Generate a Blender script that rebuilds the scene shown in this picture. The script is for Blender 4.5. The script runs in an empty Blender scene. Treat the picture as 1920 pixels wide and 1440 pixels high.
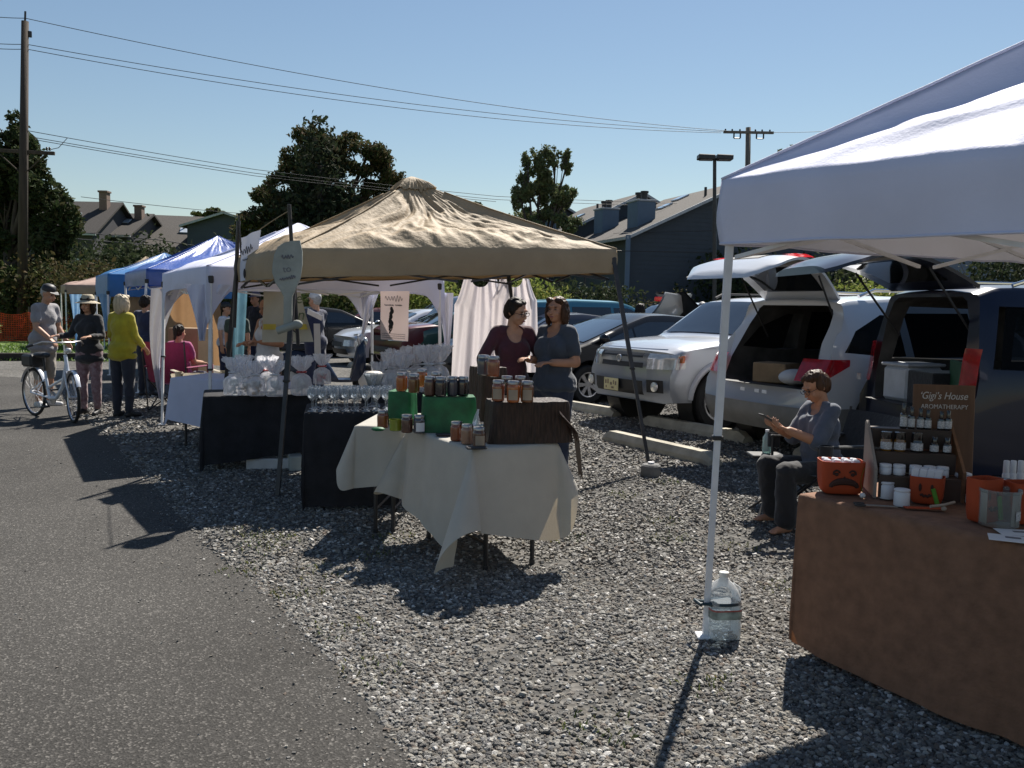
import bpy, math, random
import numpy as np
from mathutils import Vector, Matrix, Euler, noise
random.seed(7); RNG = np.random.default_rng(7)
R = math.radians; PI = math.pi
scene = bpy.context.scene
COL = scene.collection

# ------------------------------------------------------------------ camera and pixel helpers
CAMZ, F, PITCH, ROLL = 1.55, 1663.0, R(4.98), R(1.0)
_f = Vector((0, math.cos(PITCH), -math.sin(PITCH)))
_r0, _u0 = Vector((1, 0, 0)), Vector((0, math.sin(PITCH), math.cos(PITCH)))
_r = _r0*math.cos(ROLL) + _u0*math.sin(ROLL)
_u = _u0*math.cos(ROLL) - _r0*math.sin(ROLL)
cd = bpy.data.cameras.new('camera'); cam = bpy.data.objects.new('camera', cd); COL.objects.link(cam)
cd.sensor_width = 36; cd.lens = 36*F/1920; cd.clip_end = 2000; cd.clip_start = 0.05
M = Matrix((( _r.x, _u.x, -_f.x, 0), (_r.y, _u.y, -_f.y, 0), (_r.z, _u.z, -_f.z, CAMZ), (0, 0, 0, 1)))
cam.matrix_world = M; scene.camera = cam
def ray(px, py): return _f + _r*((px-960)/F) - _u*((py-720)/F)
def G(px, py, z=0.0):
    d = ray(px, py); t = (z-CAMZ)/d.z; return Vector((d.x*t, d.y*t, z))
def D(px, py, Y):
    d = ray(px, py); t = Y/d.y; return Vector((d.x*t, Y, CAMZ+d.z*t))
def X(px, Y, z=0.0):                  # the point at distance Y and height z that shows in pixel column px
    p = D(px, 575, Y); q = D(px, 900, Y)
    k = (z-p.z)/(q.z-p.z); return Vector((p.x+(q.x-p.x)*k, Y, z))
ROWD = Vector((-.5, .866, 0)); ACR = Vector((.866, .5, 0))

# ------------------------------------------------------------------ mesh builder
class MB:
    def __init__(s): s.v = []; s.f = []; s.m = []; s.M = Matrix.Identity(4); s.mi = 0
    def add(s, vs, fs):
        o = len(s.v); s.v += [tuple(s.M @ Vector(v)) for v in vs]
        s.f += [tuple(i+o for i in f) for f in fs]; s.m += [s.mi]*len(fs)
    def box(s, c, d, b=0.0, rot=None):
        x, y, z = d[0]/2, d[1]/2, d[2]/2; b = min(b, x*.9, y*.9, z*.9)
        T = Matrix.Translation(c) @ (rot.to_matrix().to_4x4() if rot else Matrix.Identity(4))
        if b <= 0:
            vs = [(i*x, j*y, k*z) for i in (-1, 1) for j in (-1, 1) for k in (-1, 1)]
            fs = [(0,1,3,2),(4,6,7,5),(0,4,5,1),(2,3,7,6),(0,2,6,4),(1,5,7,3)]
        else:
            vs = []; idx = {}
            for i in (-1, 1):
                for j in (-1, 1):
                    for k in (-1, 1):
                        for a in range(3):
                            p = [i*(x-b), j*(y-b), k*(z-b)]; p[a] = (i*x, j*y, k*z)[a]
                            idx[i,j,k,a] = len(vs); vs.append(tuple(p))
            fs = []
            for a in range(3):
                o = [q for q in range(3) if q != a]
                for sg in (-1, 1):
                    q = []
                    for (p1, p2) in ((-1,-1),(1,-1),(1,1),(-1,1)):
                        t = [0,0,0]; t[a] = sg; t[o[0]] = p1; t[o[1]] = p2; q.append(idx[t[0],t[1],t[2],a])
                    fs.append(tuple(q))
            for a in range(3):
                o = [q for q in range(3) if q != a]
                for p1 in (-1, 1):
                    for p2 in (-1, 1):
                        q = []
                        for (e, ax) in ((-1,o[0]),(1,o[0]),(1,o[1]),(-1,o[1])):
                            t = [0,0,0]; t[a] = e; t[o[0]] = p1; t[o[1]] = p2; q.append(idx[t[0],t[1],t[2],ax])
                        fs.append(tuple(q))
            for i in (-1, 1):
                for j in (-1, 1):
                    for k in (-1, 1): fs.append(tuple(idx[i,j,k,a] for a in range(3)))
        s.add([tuple(T @ Vector(v)) for v in vs], fs)
    def tube(s, pts, rad, n=8, caps=True, sq=False):
        pts = [Vector(p) for p in pts]
        if not isinstance(rad, (list, tuple)): rad = [rad]*len(pts)
        vs = []; fs = []; prev = None
        for i, p in enumerate(pts):
            t = (pts[min(i+1, len(pts)-1)] - pts[max(i-1, 0)])
            t = t.normalized() if t.length > 1e-9 else Vector((0,0,1))
            if prev is None:
                a = Vector((0,0,1)) if abs(t.z) < .9 else Vector((1,0,0))
                prev = t.cross(a).normalized()
            prev = (prev - t*prev.dot(t)).normalized(); w = t.cross(prev)
            for k in range(n):
                a = 2*PI*(k+.5)/n; vs.append(tuple(p + (prev*math.cos(a) + w*math.sin(a))*rad[i]))
        for i in range(len(pts)-1):
            for k in range(n):
                fs.append((i*n+k, i*n+(k+1)%n, (i+1)*n+(k+1)%n, (i+1)*n+k))
        if caps: fs.append(tuple(range(n))[::-1]); fs.append(tuple((len(pts)-1)*n+k for k in range(n)))
        s.add(vs, fs)
    def caps(s, a, b, r1, r2, n=12):
        """capsule with rounded ends"""
        a, b = Vector(a), Vector(b); d = (b-a); L = d.length; d = d/L if L > 1e-6 else Vector((0,0,1))
        P = []; Q = []
        for k in range(4): t = (k+1)/4*PI/2; P.append(a - d*r1*math.cos(t-0.0001)); Q.append(max(r1*math.sin(t), .0005))
        for k in range(4): t = PI/2 - k/4*PI/2*.98; P.append(b + d*r2*math.cos(t)); Q.append(max(r2*math.sin(t), .0005))
        s.tube(P, Q, n)
    def lathe(s, prof, n=20, c=(0,0,0), cap0=True, cap1=True):
        vs = []; fs = []
        for (r, z) in prof:
            for k in range(n):
                a = 2*PI*k/n; vs.append((c[0]+r*math.cos(a), c[1]+r*math.sin(a), c[2]+z))
        for i in range(len(prof)-1):
            for k in range(n): fs.append((i*n+k, i*n+(k+1)%n, (i+1)*n+(k+1)%n, (i+1)*n+k))
        if cap0: fs.append(tuple(range(n))[::-1])
        if cap1: fs.append(tuple((len(prof)-1)*n+k for k in range(n)))
        s.add(vs, fs)
    def ell(s, c, r, n=16, m=10, rot=None):
        T = Matrix.Translation(c) @ (rot.to_4x4() if rot is not None else Matrix.Identity(4))
        vs = [(0,0,-r[2])]; fs = []
        for i in range(1, m):
            t = -PI/2 + PI*i/m
            for k in range(n):
                a = 2*PI*k/n; vs.append((r[0]*math.cos(t)*math.cos(a), r[1]*math.cos(t)*math.sin(a), r[2]*math.sin(t)))
        vs.append((0,0,r[2])); e = len(vs)-1
        for k in range(n): fs.append((0, 1+(k+1)%n, 1+k)); fs.append((e, 1+(m-2)*n+k, 1+(m-2)*n+(k+1)%n))
        for i in range(m-2):
            for k in range(n): fs.append((1+i*n+k, 1+i*n+(k+1)%n, 1+(i+1)*n+(k+1)%n, 1+(i+1)*n+k))
        s.add([tuple(T @ Vector(v)) for v in vs], fs)
    def grid(s, fn, nu, nv, cu=False):
        vs = [tuple(fn(i/nu, j/nv)) for j in range(nv+1) for i in range(nu if cu else nu+1)]
        w = nu if cu else nu+1; fs = []
        for j in range(nv):
            for i in range(nu): fs.append((j*w+i, j*w+(i+1)%w, (j+1)*w+(i+1)%w, (j+1)*w+i))
        s.add(vs, fs)
    def loft(s, rings, caps=True):
        n = len(rings[0]); vs = [p for r in rings for p in r]; fs = []
        for i in range(len(rings)-1):
            for k in range(n): fs.append((i*n+k, i*n+(k+1)%n, (i+1)*n+(k+1)%n, (i+1)*n+k))
        if caps: fs.append(tuple(range(n))[::-1]); fs.append(tuple((len(rings)-1)*n+k for k in range(n)))
        s.add(vs, fs)
    def prism(s, poly, z0, z1):
        """polygon in XY between z0 and z1"""
        n = len(poly); s.add([(p[0],p[1],z0) for p in poly]+[(p[0],p[1],z1) for p in poly],
              [tuple(range(n))[::-1], tuple(range(n, 2*n))]+[(i,(i+1)%n,n+(i+1)%n,n+i) for i in range(n)])
    def sheet(s, pts):
        s.add(pts, [tuple(range(len(pts)))])
    def build(s, name, mats, parent=None, smooth=35, fix=True):
        me = bpy.data.meshes.new(name); me.from_pydata(s.v, [], s.f)
        if not isinstance(mats, (list, tuple)): mats = [mats]
        for m in mats: me.materials.append(m)
        me.polygons.foreach_set('material_index', s.m)
        if fix:
            import bmesh
            bm = bmesh.new(); bm.from_mesh(me); bmesh.ops.recalc_face_normals(bm, faces=bm.faces); bm.to_mesh(me); bm.free()
        if smooth:
            me.polygons.foreach_set('use_smooth', [True]*len(me.polygons))
            if smooth < 180: me.set_sharp_from_angle(angle=R(smooth))
        me.update()
        o = bpy.data.objects.new(name, me); COL.objects.link(o)
        if parent: o.parent = parent
        return o

def npmesh(name, V, Fc, mats, parent=None, smooth=False, midx=None):
    me = bpy.data.meshes.new(name); k = Fc.shape[1]
    me.vertices.add(len(V)); me.vertices.foreach_set('co', V.astype(np.float32).ravel())
    me.loops.add(Fc.size); me.loops.foreach_set('vertex_index', Fc.astype(np.int32).ravel())
    me.polygons.add(len(Fc)); me.polygons.foreach_set('loop_start', np.arange(0, Fc.size, k, dtype=np.int32))
    if not isinstance(mats, (list, tuple)): mats = [mats]
    for m in mats: me.materials.append(m)
    if midx is not None: me.polygons.foreach_set('material_index', midx.astype(np.int32))
    me.polygons.foreach_set('use_smooth', np.full(len(Fc), bool(smooth)))
    me.update(calc_edges=True); me.validate()
    o = bpy.data.objects.new(name, me); COL.objects.link(o)
    if parent: o.parent = parent
    return o

def tag(o, label=None, cat=None, group=None, kind=None):
    if label: o['label'] = label
    if cat: o['category'] = cat
    if group: o['group'] = group
    if kind: o['kind'] = kind
    return o
def thing(name, label, cat, loc=(0,0,0), rz=0, group=None):
    o = bpy.data.objects.new(name, None); COL.objects.link(o); o.empty_display_size = .1
    o.location = loc; o.rotation_euler = (0, 0, rz); return tag(o, label, cat, group)
def dup(root, loc, rz=0, label=None, group=None, s=None):
    r = root.copy(); COL.objects.link(r); r.location = loc; r.rotation_euler = (0, 0, rz)
    if s: r.scale = (s, s, s) if not isinstance(s, tuple) else s
    if label: r['label'] = label
    if group: r['group'] = group
    for ch in list(root.children):
        c = ch.copy(); COL.objects.link(c); c.parent = r
        for g in ch.children:
            d = g.copy(); COL.objects.link(d); d.parent = c
    return r
def place(o, loc, rz=0):
    o.location = loc; o.rotation_euler = (0, 0, rz); return o
def apply_mods(o):
    dg = bpy.context.evaluated_depsgraph_get(); dg.update()
    me = bpy.data.meshes.new_from_object(o.evaluated_get(dg)); old = o.data
    o.modifiers.clear(); o.data = me; bpy.data.meshes.remove(old); return o
def remesh(o, vox, smooth=6, fac=.5):
    m = o.modifiers.new('r', 'REMESH'); m.mode = 'VOXEL'; m.voxel_size = vox; m.use_smooth_shade = True
    if smooth:
        q = o.modifiers.new('s', 'SMOOTH'); q.iterations = smooth; q.factor = fac
    return apply_mods(o)
def text(body, size, mat_, parent, loc, rot, name='lettering', ext=.0012, align='CENTER', shear=0, sx=1.0):
    cu = bpy.data.curves.new(name, 'FONT'); cu.body = body; cu.size = size; cu.extrude = ext; cu.align_x = align; cu.align_y = 'CENTER'; cu.shear = shear
    o = bpy.data.objects.new(name, cu); COL.objects.link(o)
    dg = bpy.context.evaluated_depsgraph_get(); dg.update()
    me = bpy.data.meshes.new_from_object(o.evaluated_get(dg)); bpy.data.objects.remove(o)
    me.materials.clear(); me.materials.append(mat_)
    o = bpy.data.objects.new(name, me); COL.objects.link(o); o.parent = parent
    o.location = loc; o.rotation_euler = rot; o.scale = (sx, 1, 1); return o

# ------------------------------------------------------------------ materials
MATS = {}
def mat(name, col, rough=.6, metal=0.0, var=.12, vs=6.0, bump=0.0, bs=40.0, coat=0.0, spec=.5, transl=0.0, tcol=None, island=None, stretch=None, sheen=0, col2=None):
    if name in MATS: return MATS[name]
    m = bpy.data.materials.new(name); m.use_nodes = True; nt = m.node_tree; N = nt.nodes; L = nt.links
    b = N['Principled BSDF']; out = N['Material Output']
    b.inputs['Roughness'].default_value = rough; b.inputs['Metallic'].default_value = metal
    b.inputs['Specular IOR Level'].default_value = spec; b.inputs['Coat Weight'].default_value = coat; b.inputs['Coat Roughness'].default_value = .04
    if sheen: b.inputs['Sheen Weight'].default_value = sheen
    tc = N.new('ShaderNodeTexCoord'); vec = tc.outputs['Object']
    if stretch:
        mp = N.new('ShaderNodeMapping'); mp.inputs['Scale'].default_value = stretch; L.new(vec, mp.inputs['Vector']); vec = mp.outputs['Vector']
    c = Vector(col); dark = c*(1-var*1.4); lite = c*(1+var)
    if col2: lite = Vector(col2)
    rp = N.new('ShaderNodeValToRGB'); rp.color_ramp.elements[0].color = (*dark, 1); rp.color_ramp.elements[1].color = (*lite, 1)
    rp.color_ramp.elements[0].position = .3; rp.color_ramp.elements[1].position = .7
    if island is not None:
        g = N.new('ShaderNodeNewGeometry'); rp.color_ramp.elements[0].position = 0; rp.color_ramp.elements[1].position = 1
        for e in rp.color_ramp.elements: pass
        while len(rp.color_ramp.elements) > 1: rp.color_ramp.elements.remove(rp.color_ramp.elements[-1])
        rp.color_ramp.elements[0].color = (*island[0], 1)
        for k, cc in enumerate(island[1:]):
            e = rp.color_ramp.elements.new((k+1)/(len(island)-1)); e.color = (*cc, 1)
        L.new(g.outputs['Random Per Island'], rp.inputs['Fac'])
    else:
        nz = N.new('ShaderNodeTexNoise'); nz.inputs['Scale'].default_value = vs; nz.inputs['Detail'].default_value = 5; L.new(vec, nz.inputs['Vector'])
        L.new(nz.outputs['Fac'], rp.inputs['Fac'])
    L.new(rp.outputs['Color'], b.inputs['Base Color'])
    if bump:
        n2 = N.new('ShaderNodeTexNoise'); n2.inputs['Scale'].default_value = bs; n2.inputs['Detail'].default_value = 4; L.new(vec, n2.inputs['Vector'])
        bp = N.new('ShaderNodeBump'); bp.inputs['Strength'].default_value = bump; bp.inputs['Distance'].default_value = .02
        L.new(n2.outputs['Fac'], bp.inputs['Height']); L.new(bp.outputs['Normal'], b.inputs['Normal'])
    if transl:
        t = N.new('ShaderNodeBsdfTranslucent'); mx = N.new('ShaderNodeMixShader'); mx.inputs[0].default_value = transl
        if tcol: t.inputs['Color'].default_value = (*tcol, 1)
        else: L.new(rp.outputs['Color'], t.inputs['Color'])
        L.new(b.outputs[0], mx.inputs[1]); L.new(t.outputs[0], mx.inputs[2]); L.new(mx.outputs[0], out.inputs['Surface'])
    MATS[name] = m; return m
def glassmat(name, tint=(.9,.95,1), fac=.85, rough=.03, gcol=(1,1,1)):
    """thin see-through sheet: clear with a Fresnel shine"""
    if name in MATS: return MATS[name]
    m = bpy.data.materials.new(name); m.use_nodes = True; nt = m.node_tree; N = nt.nodes; L = nt.links
    out = N['Material Output']; b = N['Principled BSDF']; b.inputs['Base Color'].default_value = (*gcol, 1); b.inputs['Roughness'].default_value = rough
    t = N.new('ShaderNodeBsdfTransparent'); t.inputs['Color'].default_value = (*tint, 1)
    mx = N.new('ShaderNodeMixShader'); lw = N.new('ShaderNodeLayerWeight'); lw.inputs['Blend'].default_value = .35
    mr = N.new('ShaderNodeMapRange'); mr.inputs['To Min'].default_value = 1-fac; mr.inputs['To Max'].default_value = 1.0
    L.new(lw.outputs['Fresnel'], mr.inputs['Value']); L.new(mr.outputs['Result'], mx.inputs[0])
    L.new(t.outputs[0], mx.inputs[1]); L.new(b.outputs[0], mx.inputs[2]); L.new(mx.outputs[0], out.inputs['Surface'])
    MATS[name] = m; return m
# ------------------------------------------------------------------ light, sky, ground
SUN_AZ, SUN_EL = R(20.5), R(50)
w = bpy.data.worlds.new('World'); scene.world = w; w.use_nodes = True
nt = w.node_tree; bg = nt.nodes['Background']; sky = nt.nodes.new('ShaderNodeTexSky'); sky.sky_type = 'NISHITA'
sky.sun_disc = False; sky.sun_elevation = SUN_EL; sky.sun_rotation = SUN_AZ; sky.air_density = 1.25; sky.dust_density = .15; sky.ozone_density = 2.2
nt.links.new(sky.outputs[0], bg.inputs[0]); bg.inputs[1].default_value = .05
sd = bpy.data.lights.new('sun', 'SUN'); sd.energy = 5.0; sd.angle = R(.55); sd.color = (1, .94, .85)
so = bpy.data.objects.new('sun', sd); COL.objects.link(so)
sv = Vector((math.sin(SUN_AZ)*math.cos(SUN_EL), math.cos(SUN_AZ)*math.cos(SUN_EL), math.sin(SUN_EL)))
so.rotation_euler = sv.to_track_quat('Z', 'Y').to_euler(); so.location = (0, 0, 60)
scene.view_settings.view_transform = 'Standard'; scene.view_settings.look = 'None'; scene.view_settings.gamma = 1; scene.view_settings.exposure = .82
scene.render.engine = 'CYCLES'
cy = scene.cycles; cy.max_bounces = 8; cy.transparent_max_bounces = 24; cy.diffuse_bounces = 3; cy.glossy_bounces = 3; cy.transmission_bounces = 6
cy.caustics_reflective = False; cy.caustics_refractive = False
try: cy.use_denoising = True
except Exception: pass

def ground_mat(name, cols, s1, s2, bump, speck=None):
    m = bpy.data.materials.new(name); m.use_nodes = True; nt = m.node_tree; N = nt.nodes; L = nt.links; b = N['Principled BSDF']
    b.inputs['Roughness'].default_value = .9; b.inputs['Specular IOR Level'].default_value = .25
    tc = N.new('ShaderNodeTexCoord')
    v = N.new('ShaderNodeTexVoronoi'); v.inputs['Scale'].default_value = s1; L.new(tc.outputs['Object'], v.inputs['Vector'])
    sep = N.new('ShaderNodeSeparateColor'); L.new(v.outputs['Color'], sep.inputs[0])
    rp = N.new('ShaderNodeValToRGB'); L.new(sep.outputs[0], rp.inputs[0]); e = rp.color_ramp.elements
    e[0].color = (*cols[0], 1); e[1].color = (*cols[-1], 1)
    for k in range(1, len(cols)-1): e.new(k/(len(cols)-1)).color = (*cols[k], 1)
    nz = N.new('ShaderNodeTexNoise'); nz.inputs['Scale'].default_value = s2; nz.inputs['Detail'].default_value = 6; L.new(tc.outputs['Object'], nz.inputs['Vector'])
    mx = N.new('ShaderNodeMix'); mx.data_type = 'RGBA'; mx.blend_type = 'MULTIPLY'; mx.inputs[0].default_value = 1
    r2 = N.new('ShaderNodeValToRGB'); r2.color_ramp.elements[0].color = (.62, .6, .58, 1); r2.color_ramp.elements[1].color = (1.15, 1.13, 1.1, 1)
    r2.color_ramp.elements[0].position = .3; r2.color_ramp.elements[1].position = .7
    L.new(nz.outputs['Fac'], r2.inputs[0]); L.new(rp.outputs[0], mx.inputs[6]); L.new(r2.outputs[0], mx.inputs[7]); L.new(mx.outputs[2], b.inputs['Base Color'])
    bp = N.new('ShaderNodeBump'); bp.inputs['Strength'].default_value = bump; bp.inputs['Distance'].default_value = .02
    L.new(v.outputs['Distance'], bp.inputs['Height']); L.new(bp.outputs[0], b.inputs['Normal'])
    return m
GRAVC = [(.07,.068,.064), (.11,.107,.10), (.16,.153,.14), (.13,.12,.105), (.20,.19,.175), (.10,.098,.094), (.25,.24,.22)]
gm = ground_mat('gravel_ground', [tuple(c*.8*t for c, t in zip(q, (.98, 1, 1.03))) for q in GRAVC], 26, .45, .8)
mb = MB(); mb.sheet([(-500,-60,0),(500,-60,0),(500,900,0),(-500,900,0)]); tag(mb.build('ground', gm, smooth=0), kind='structure')
# asphalt lane along the stalls
am = ground_mat('asphalt', [tuple(c*.58 for c in q) for q in [(.050,.048,.046), (.080,.078,.074), (.098,.095,.090), (.060,.058,.055), (.14,.135,.13), (.070,.068,.065), (.30,.29,.275)]], 130, .55, .28)
edge_px = [(815,1470),(725,1350),(640,1250),(560,1165),(470,1085),(400,1030),(345,970),(300,915),(250,862),(205,822),(150,780),(105,745),(70,722),(30,707),(-60,704)]
ep = [Vector((.35, 1.2, 0))]+[G(*p) for p in edge_px]
EDGE = [Vector((1.2,-6,0))]+ep
fine = []
for a, b in zip(EDGE[:-1], EDGE[1:]):
    n = max(1, int((b-a).length/.07)) if b.y < 24 else 4
    nr = Vector((-(b-a).y, (b-a).x, 0)).normalized()
    for k in range(n):
        p = a.lerp(b, k/n); fine.append(p + nr*(noise.noise(p*3.1)*.05 + noise.noise(p*14)*.02))
fine.append(EDGE[-1])
mb = MB(); mb.sheet([(-90,-6,.004)]+[(p.x,p.y,.004) for p in fine]+[(-90, fine[-1].y, .004)])
tag(mb.build('road', am, smooth=0), kind='structure')
# lawn past the lane
lm = ground_mat('lawn_soil', [(.08,.14,.03),(.12,.19,.04),(.16,.23,.06)], 30, .5, .6)
l0, l1 = G(-500,667), G(330,667); LAWN_Y = l0.y
mb = MB(); mb.sheet([(l0.x-40,l0.y,.004),(l1.x+1,l1.y,.004),(l1.x+14,l1.y+38,.004),(l0.x-40,l0.y+90,.004)]); tag(mb.build('lawn', lm, smooth=0), kind='structure')

# loose crushed stone: one stuff object
def in_gravel(x, y):
    xs = np.interp(y, [p.y for p in EDGE], [p.x for p in EDGE]); return x > xs - .03
ICO = []
ph = (1+5**.5)/2
for a in (-1, 1):
    for b in (-ph, ph): ICO += [(0,a,b),(a,b,0),(b,0,a)]
ICO = np.array(ICO)/math.sqrt(1+ph*ph)
def hull_faces(V):
    import bmesh
    bm = bmesh.new(); [bm.verts.new(v) for v in V]; bm.verts.index_update()
    bmesh.ops.convex_hull(bm, input=bm.verts); bm.verts.index_update()
    f = np.array([[v.index for v in q.verts] for q in bm.faces if len(q.verts) == 3]); bm.free(); return f
IF = hull_faces(ICO)
CUB = np.array([(i,j,k) for i in (-1,1) for j in (-1,1) for k in (-1,1)])*.62
CF = np.array([(0,1,3),(0,3,2),(4,6,7),(4,7,5),(0,4,5),(0,5,1),(2,3,7),(2,7,6),(0,2,6),(0,6,4),(1,5,7),(1,7,3)])
def stones(n, y0, y1, smin, smax, base, faces, margin=1.08):
    P = []
    while sum(len(p) for p in P) < n:
        k = n*3; y = RNG.uniform(y0, y1, k); x = RNG.uniform(-1, 1, k)*.60*y1*margin
        ok = (np.abs(x) < .6*y*margin+.1) & in_gravel(x, y) & (np.sin(x*1.7+np.sin(y*1.3)*2)*np.sin(y*2.1+np.sin(x*.9)*2) + RNG.normal(0, .45, k) > -.62); P.append(np.stack([x[ok], y[ok]], 1))
    P = np.concatenate(P)[:n]; s = smin + (smax-smin)*RNG.random(n)**2.2
    nv = len(base)
    V = np.repeat(base[None], n, 0)*(1+RNG.uniform(-.28, .28, (n, nv, 3)))
    V *= (s[:, None]*np.stack([RNG.uniform(.7,1.3,n), RNG.uniform(.6,1.1,n), RNG.uniform(.38,.70,n)], 1))[:, None, :]
    a = RNG.uniform(0, 2*PI, n); b = RNG.uniform(-.45, .45, n); c = RNG.uniform(-.45, .45, n)
    def rot(V, ang, i, j):
        ca, sa = np.cos(ang)[:, None], np.sin(ang)[:, None]; vi, vj = V[:,:,i].copy(), V[:,:,j].copy()
        V[:,:,i] = vi*ca - vj*sa; V[:,:,j] = vi*sa + vj*ca
    rot(V, b, 1, 2); rot(V, c, 0, 2); rot(V, a, 0, 1)
    V[:,:,0] += P[:,0:1]; V[:,:,1] += P[:,1:2]; V[:,:,2] += (s*RNG.uniform(.05,.42,n))[:, None]
    Fc = faces[None] + (np.arange(n)*nv)[:, None, None]
    return V.reshape(-1, 3), Fc.reshape(-1, 3)
STC = [(.16,.155,.145),(.09,.088,.085),(.23,.22,.20),(.12,.118,.113),(.18,.16,.13),(.31,.30,.275),(.10,.098,.098),(.15,.135,.115),(.27,.26,.235),(.13,.125,.12),(.20,.19,.17),(.44,.425,.40),(.08,.078,.076),(.17,.162,.148),(.14,.115,.095),(.19,.185,.175)]
STC = [tuple(.16*(c*.70/.115)**1.3*t for c, t in zip(q, (.985, 1.0, 1.03))) for q in STC]
stm = mat('crushed_stone', (.2,.2,.2), .85, island=STC, spec=.35, bump=.5, bs=160)
def strays(n, spread):
    global in_gravel; keep = in_gravel
    in_gravel = lambda x, y: (x < np.interp(y, [p.y for p in EDGE], [p.x for p in EDGE])) & (x > np.interp(y, [p.y for p in EDGE], [p.x for p in EDGE]) - RNG.exponential(spread, np.shape(x)))
    r_ = stones(n, 2.5, 9, .003, .010, CUB, CF); in_gravel = keep; return r_
Vs, Fs, o = [], [], 0
for v, f in (strays(1500, .10), strays(260, 1.2)): v[:,2] += .004; Vs.append(v); Fs.append(f+o); o += len(v)
for args in ((82000, 2.5, 5.2, .0042, .0168, ICO, IF), (84000, 5.0, 8.5, .0065, .020, CUB, CF), (56000, 8.3, 14.5, .011, .028, CUB, CF)):
    v, f = stones(*args); Vs.append(v); Fs.append(f+o); o += len(v)
tag(npmesh('gravel', np.concatenate(Vs), np.concatenate(Fs), stm), kind='stuff')
# weeds and grass tufts in the gravel and blades on the lawn
def blades(pts, h, spread, per, m, name, kind='stuff', wd=.006):
    V = []; Fc = []
    for p in pts:
        for _ in range(per):
            a = random.uniform(0, 2*PI); r = spread*math.sqrt(random.random()); x, y = p.x+r*math.cos(a), p.y+r*math.sin(a)
            hh = h*random.uniform(.4, 1.1); d = random.uniform(0, 2*PI); l = hh*random.uniform(.3, 1.2); w_ = wd
            q = (math.cos(d+PI/2)*w_, math.sin(d+PI/2)*w_); o = len(V)
            V += [(x-q[0],y-q[1],.005),(x+q[0],y+q[1],.005),(x+math.cos(d)*l*.4+q[0]*.8,y+math.sin(d)*l*.4+q[1]*.8,hh*.7),(x+math.cos(d)*l,y+math.sin(d)*l,hh)]
            Fc.append((o,o+1,o+2,o+3))
    return tag(npmesh(name, np.array(V), np.array(Fc), m), kind=kind)
wm = mat('weed_leaf', (.09,.12,.03), .6, island=[(.06,.10,.02),(.12,.15,.04),(.16,.14,.05),(.07,.09,.02)], transl=.3)
wp = [G(490,1030),(G(520,1015)),G(455,1070),G(600,1075),G(690,1040),G(1060,1010),G(740,1010),G(560,1110),G(1240,980),G(1255,1010),G(1385,1030),G(640,1180),G(1470,1105),G(700,1260),G(1170,930),G(1250,905),G(470,1000),G(500,1010),G(1120,1370),G(1330,1290)]
blades(wp, .032, .16, 42, wm, 'weeds', wd=.004)
gp = [Vector((random.uniform(l0.x+3, l1.x), LAWN_Y + .1 + 9*random.random()**1.5, 0)) for _ in range(900)]
blades(gp, .10, .35, 10, mat('lawn_blade', (.12,.2,.04), .6, island=[(.09,.16,.03),(.15,.24,.05),(.13,.19,.04)], transl=.35), 'lawn_grass', wd=.02)
# ------------------------------------------------------------------ shared materials
WHITE_FAB = mat('white_canopy_cloth', (.67,.69,.85), .75, var=.04, vs=3, bump=.12, bs=60, transl=.07, tcol=(.82,.74,.60))
TAN_FAB = mat('tan_canopy_cloth', (.36,.27,.165), .7, var=.10, vs=3, bump=.3, bs=30, transl=.06, tcol=(.6,.38,.17))
BLUE_FAB = mat('blue_canopy_cloth', (.025,.085,.37), .38, var=.10, vs=4, bump=.3, bs=26, transl=.10, tcol=(.03,.10,.5), spec=.9)
SKYBLUE_FAB = mat('sky_blue_canopy_cloth', (.03,.17,.42), .45, var=.10, vs=4, bump=.25, bs=26, transl=.14, tcol=(.05,.3,.6), spec=.7)
PINK_FAB = mat('pinkish_canopy_cloth', (.38,.26,.22), .7, var=.08, vs=4, transl=.15)
WHITE_METAL = mat('white_painted_steel', (.74,.74,.76), .45, var=.08, vs=9)
BLACK_METAL = mat('black_painted_steel', (.022,.022,.026), .42, var=.3, vs=9)
DARK_PLASTIC = mat('dark_plastic', (.02,.02,.022), .5, var=.3)
CREAM = mat('cream_table_linen', (.50,.475,.42), .9, var=.05, vs=8, bump=.15, bs=90, transl=.16, tcol=(.75,.60,.38), sheen=.2)
BLACK_CLOTH = mat('black_table_linen', (.013,.013,.017), .9, var=.3, vs=9, bump=.2, bs=60)
ORANGE_CLOTH = mat('orange_table_linen', (.22,.115,.070), .9, var=.15, vs=19, bump=.3, bs=60, transl=.06, tcol=(.5,.18,.05))
LILAC_CLOTH = mat('white_blue_table_linen', (.62,.64,.80), .85, var=.04, vs=8, transl=.15)
BROWN_CLOTH = mat('brown_crushed_satin', (.036,.019,.013), .5, var=.5, vs=14, bump=.6, bs=9, stretch=(6,6,.8), spec=.3, sheen=.03)
GREEN_CLOTH = mat('green_satin', (.010,.13,.045), .5, var=.3, vs=10, bump=.2, bs=30, transl=.12)
TABLE_TOP = mat('grey_folding_table_plastic', (.32,.31,.30), .6, var=.08)

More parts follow.
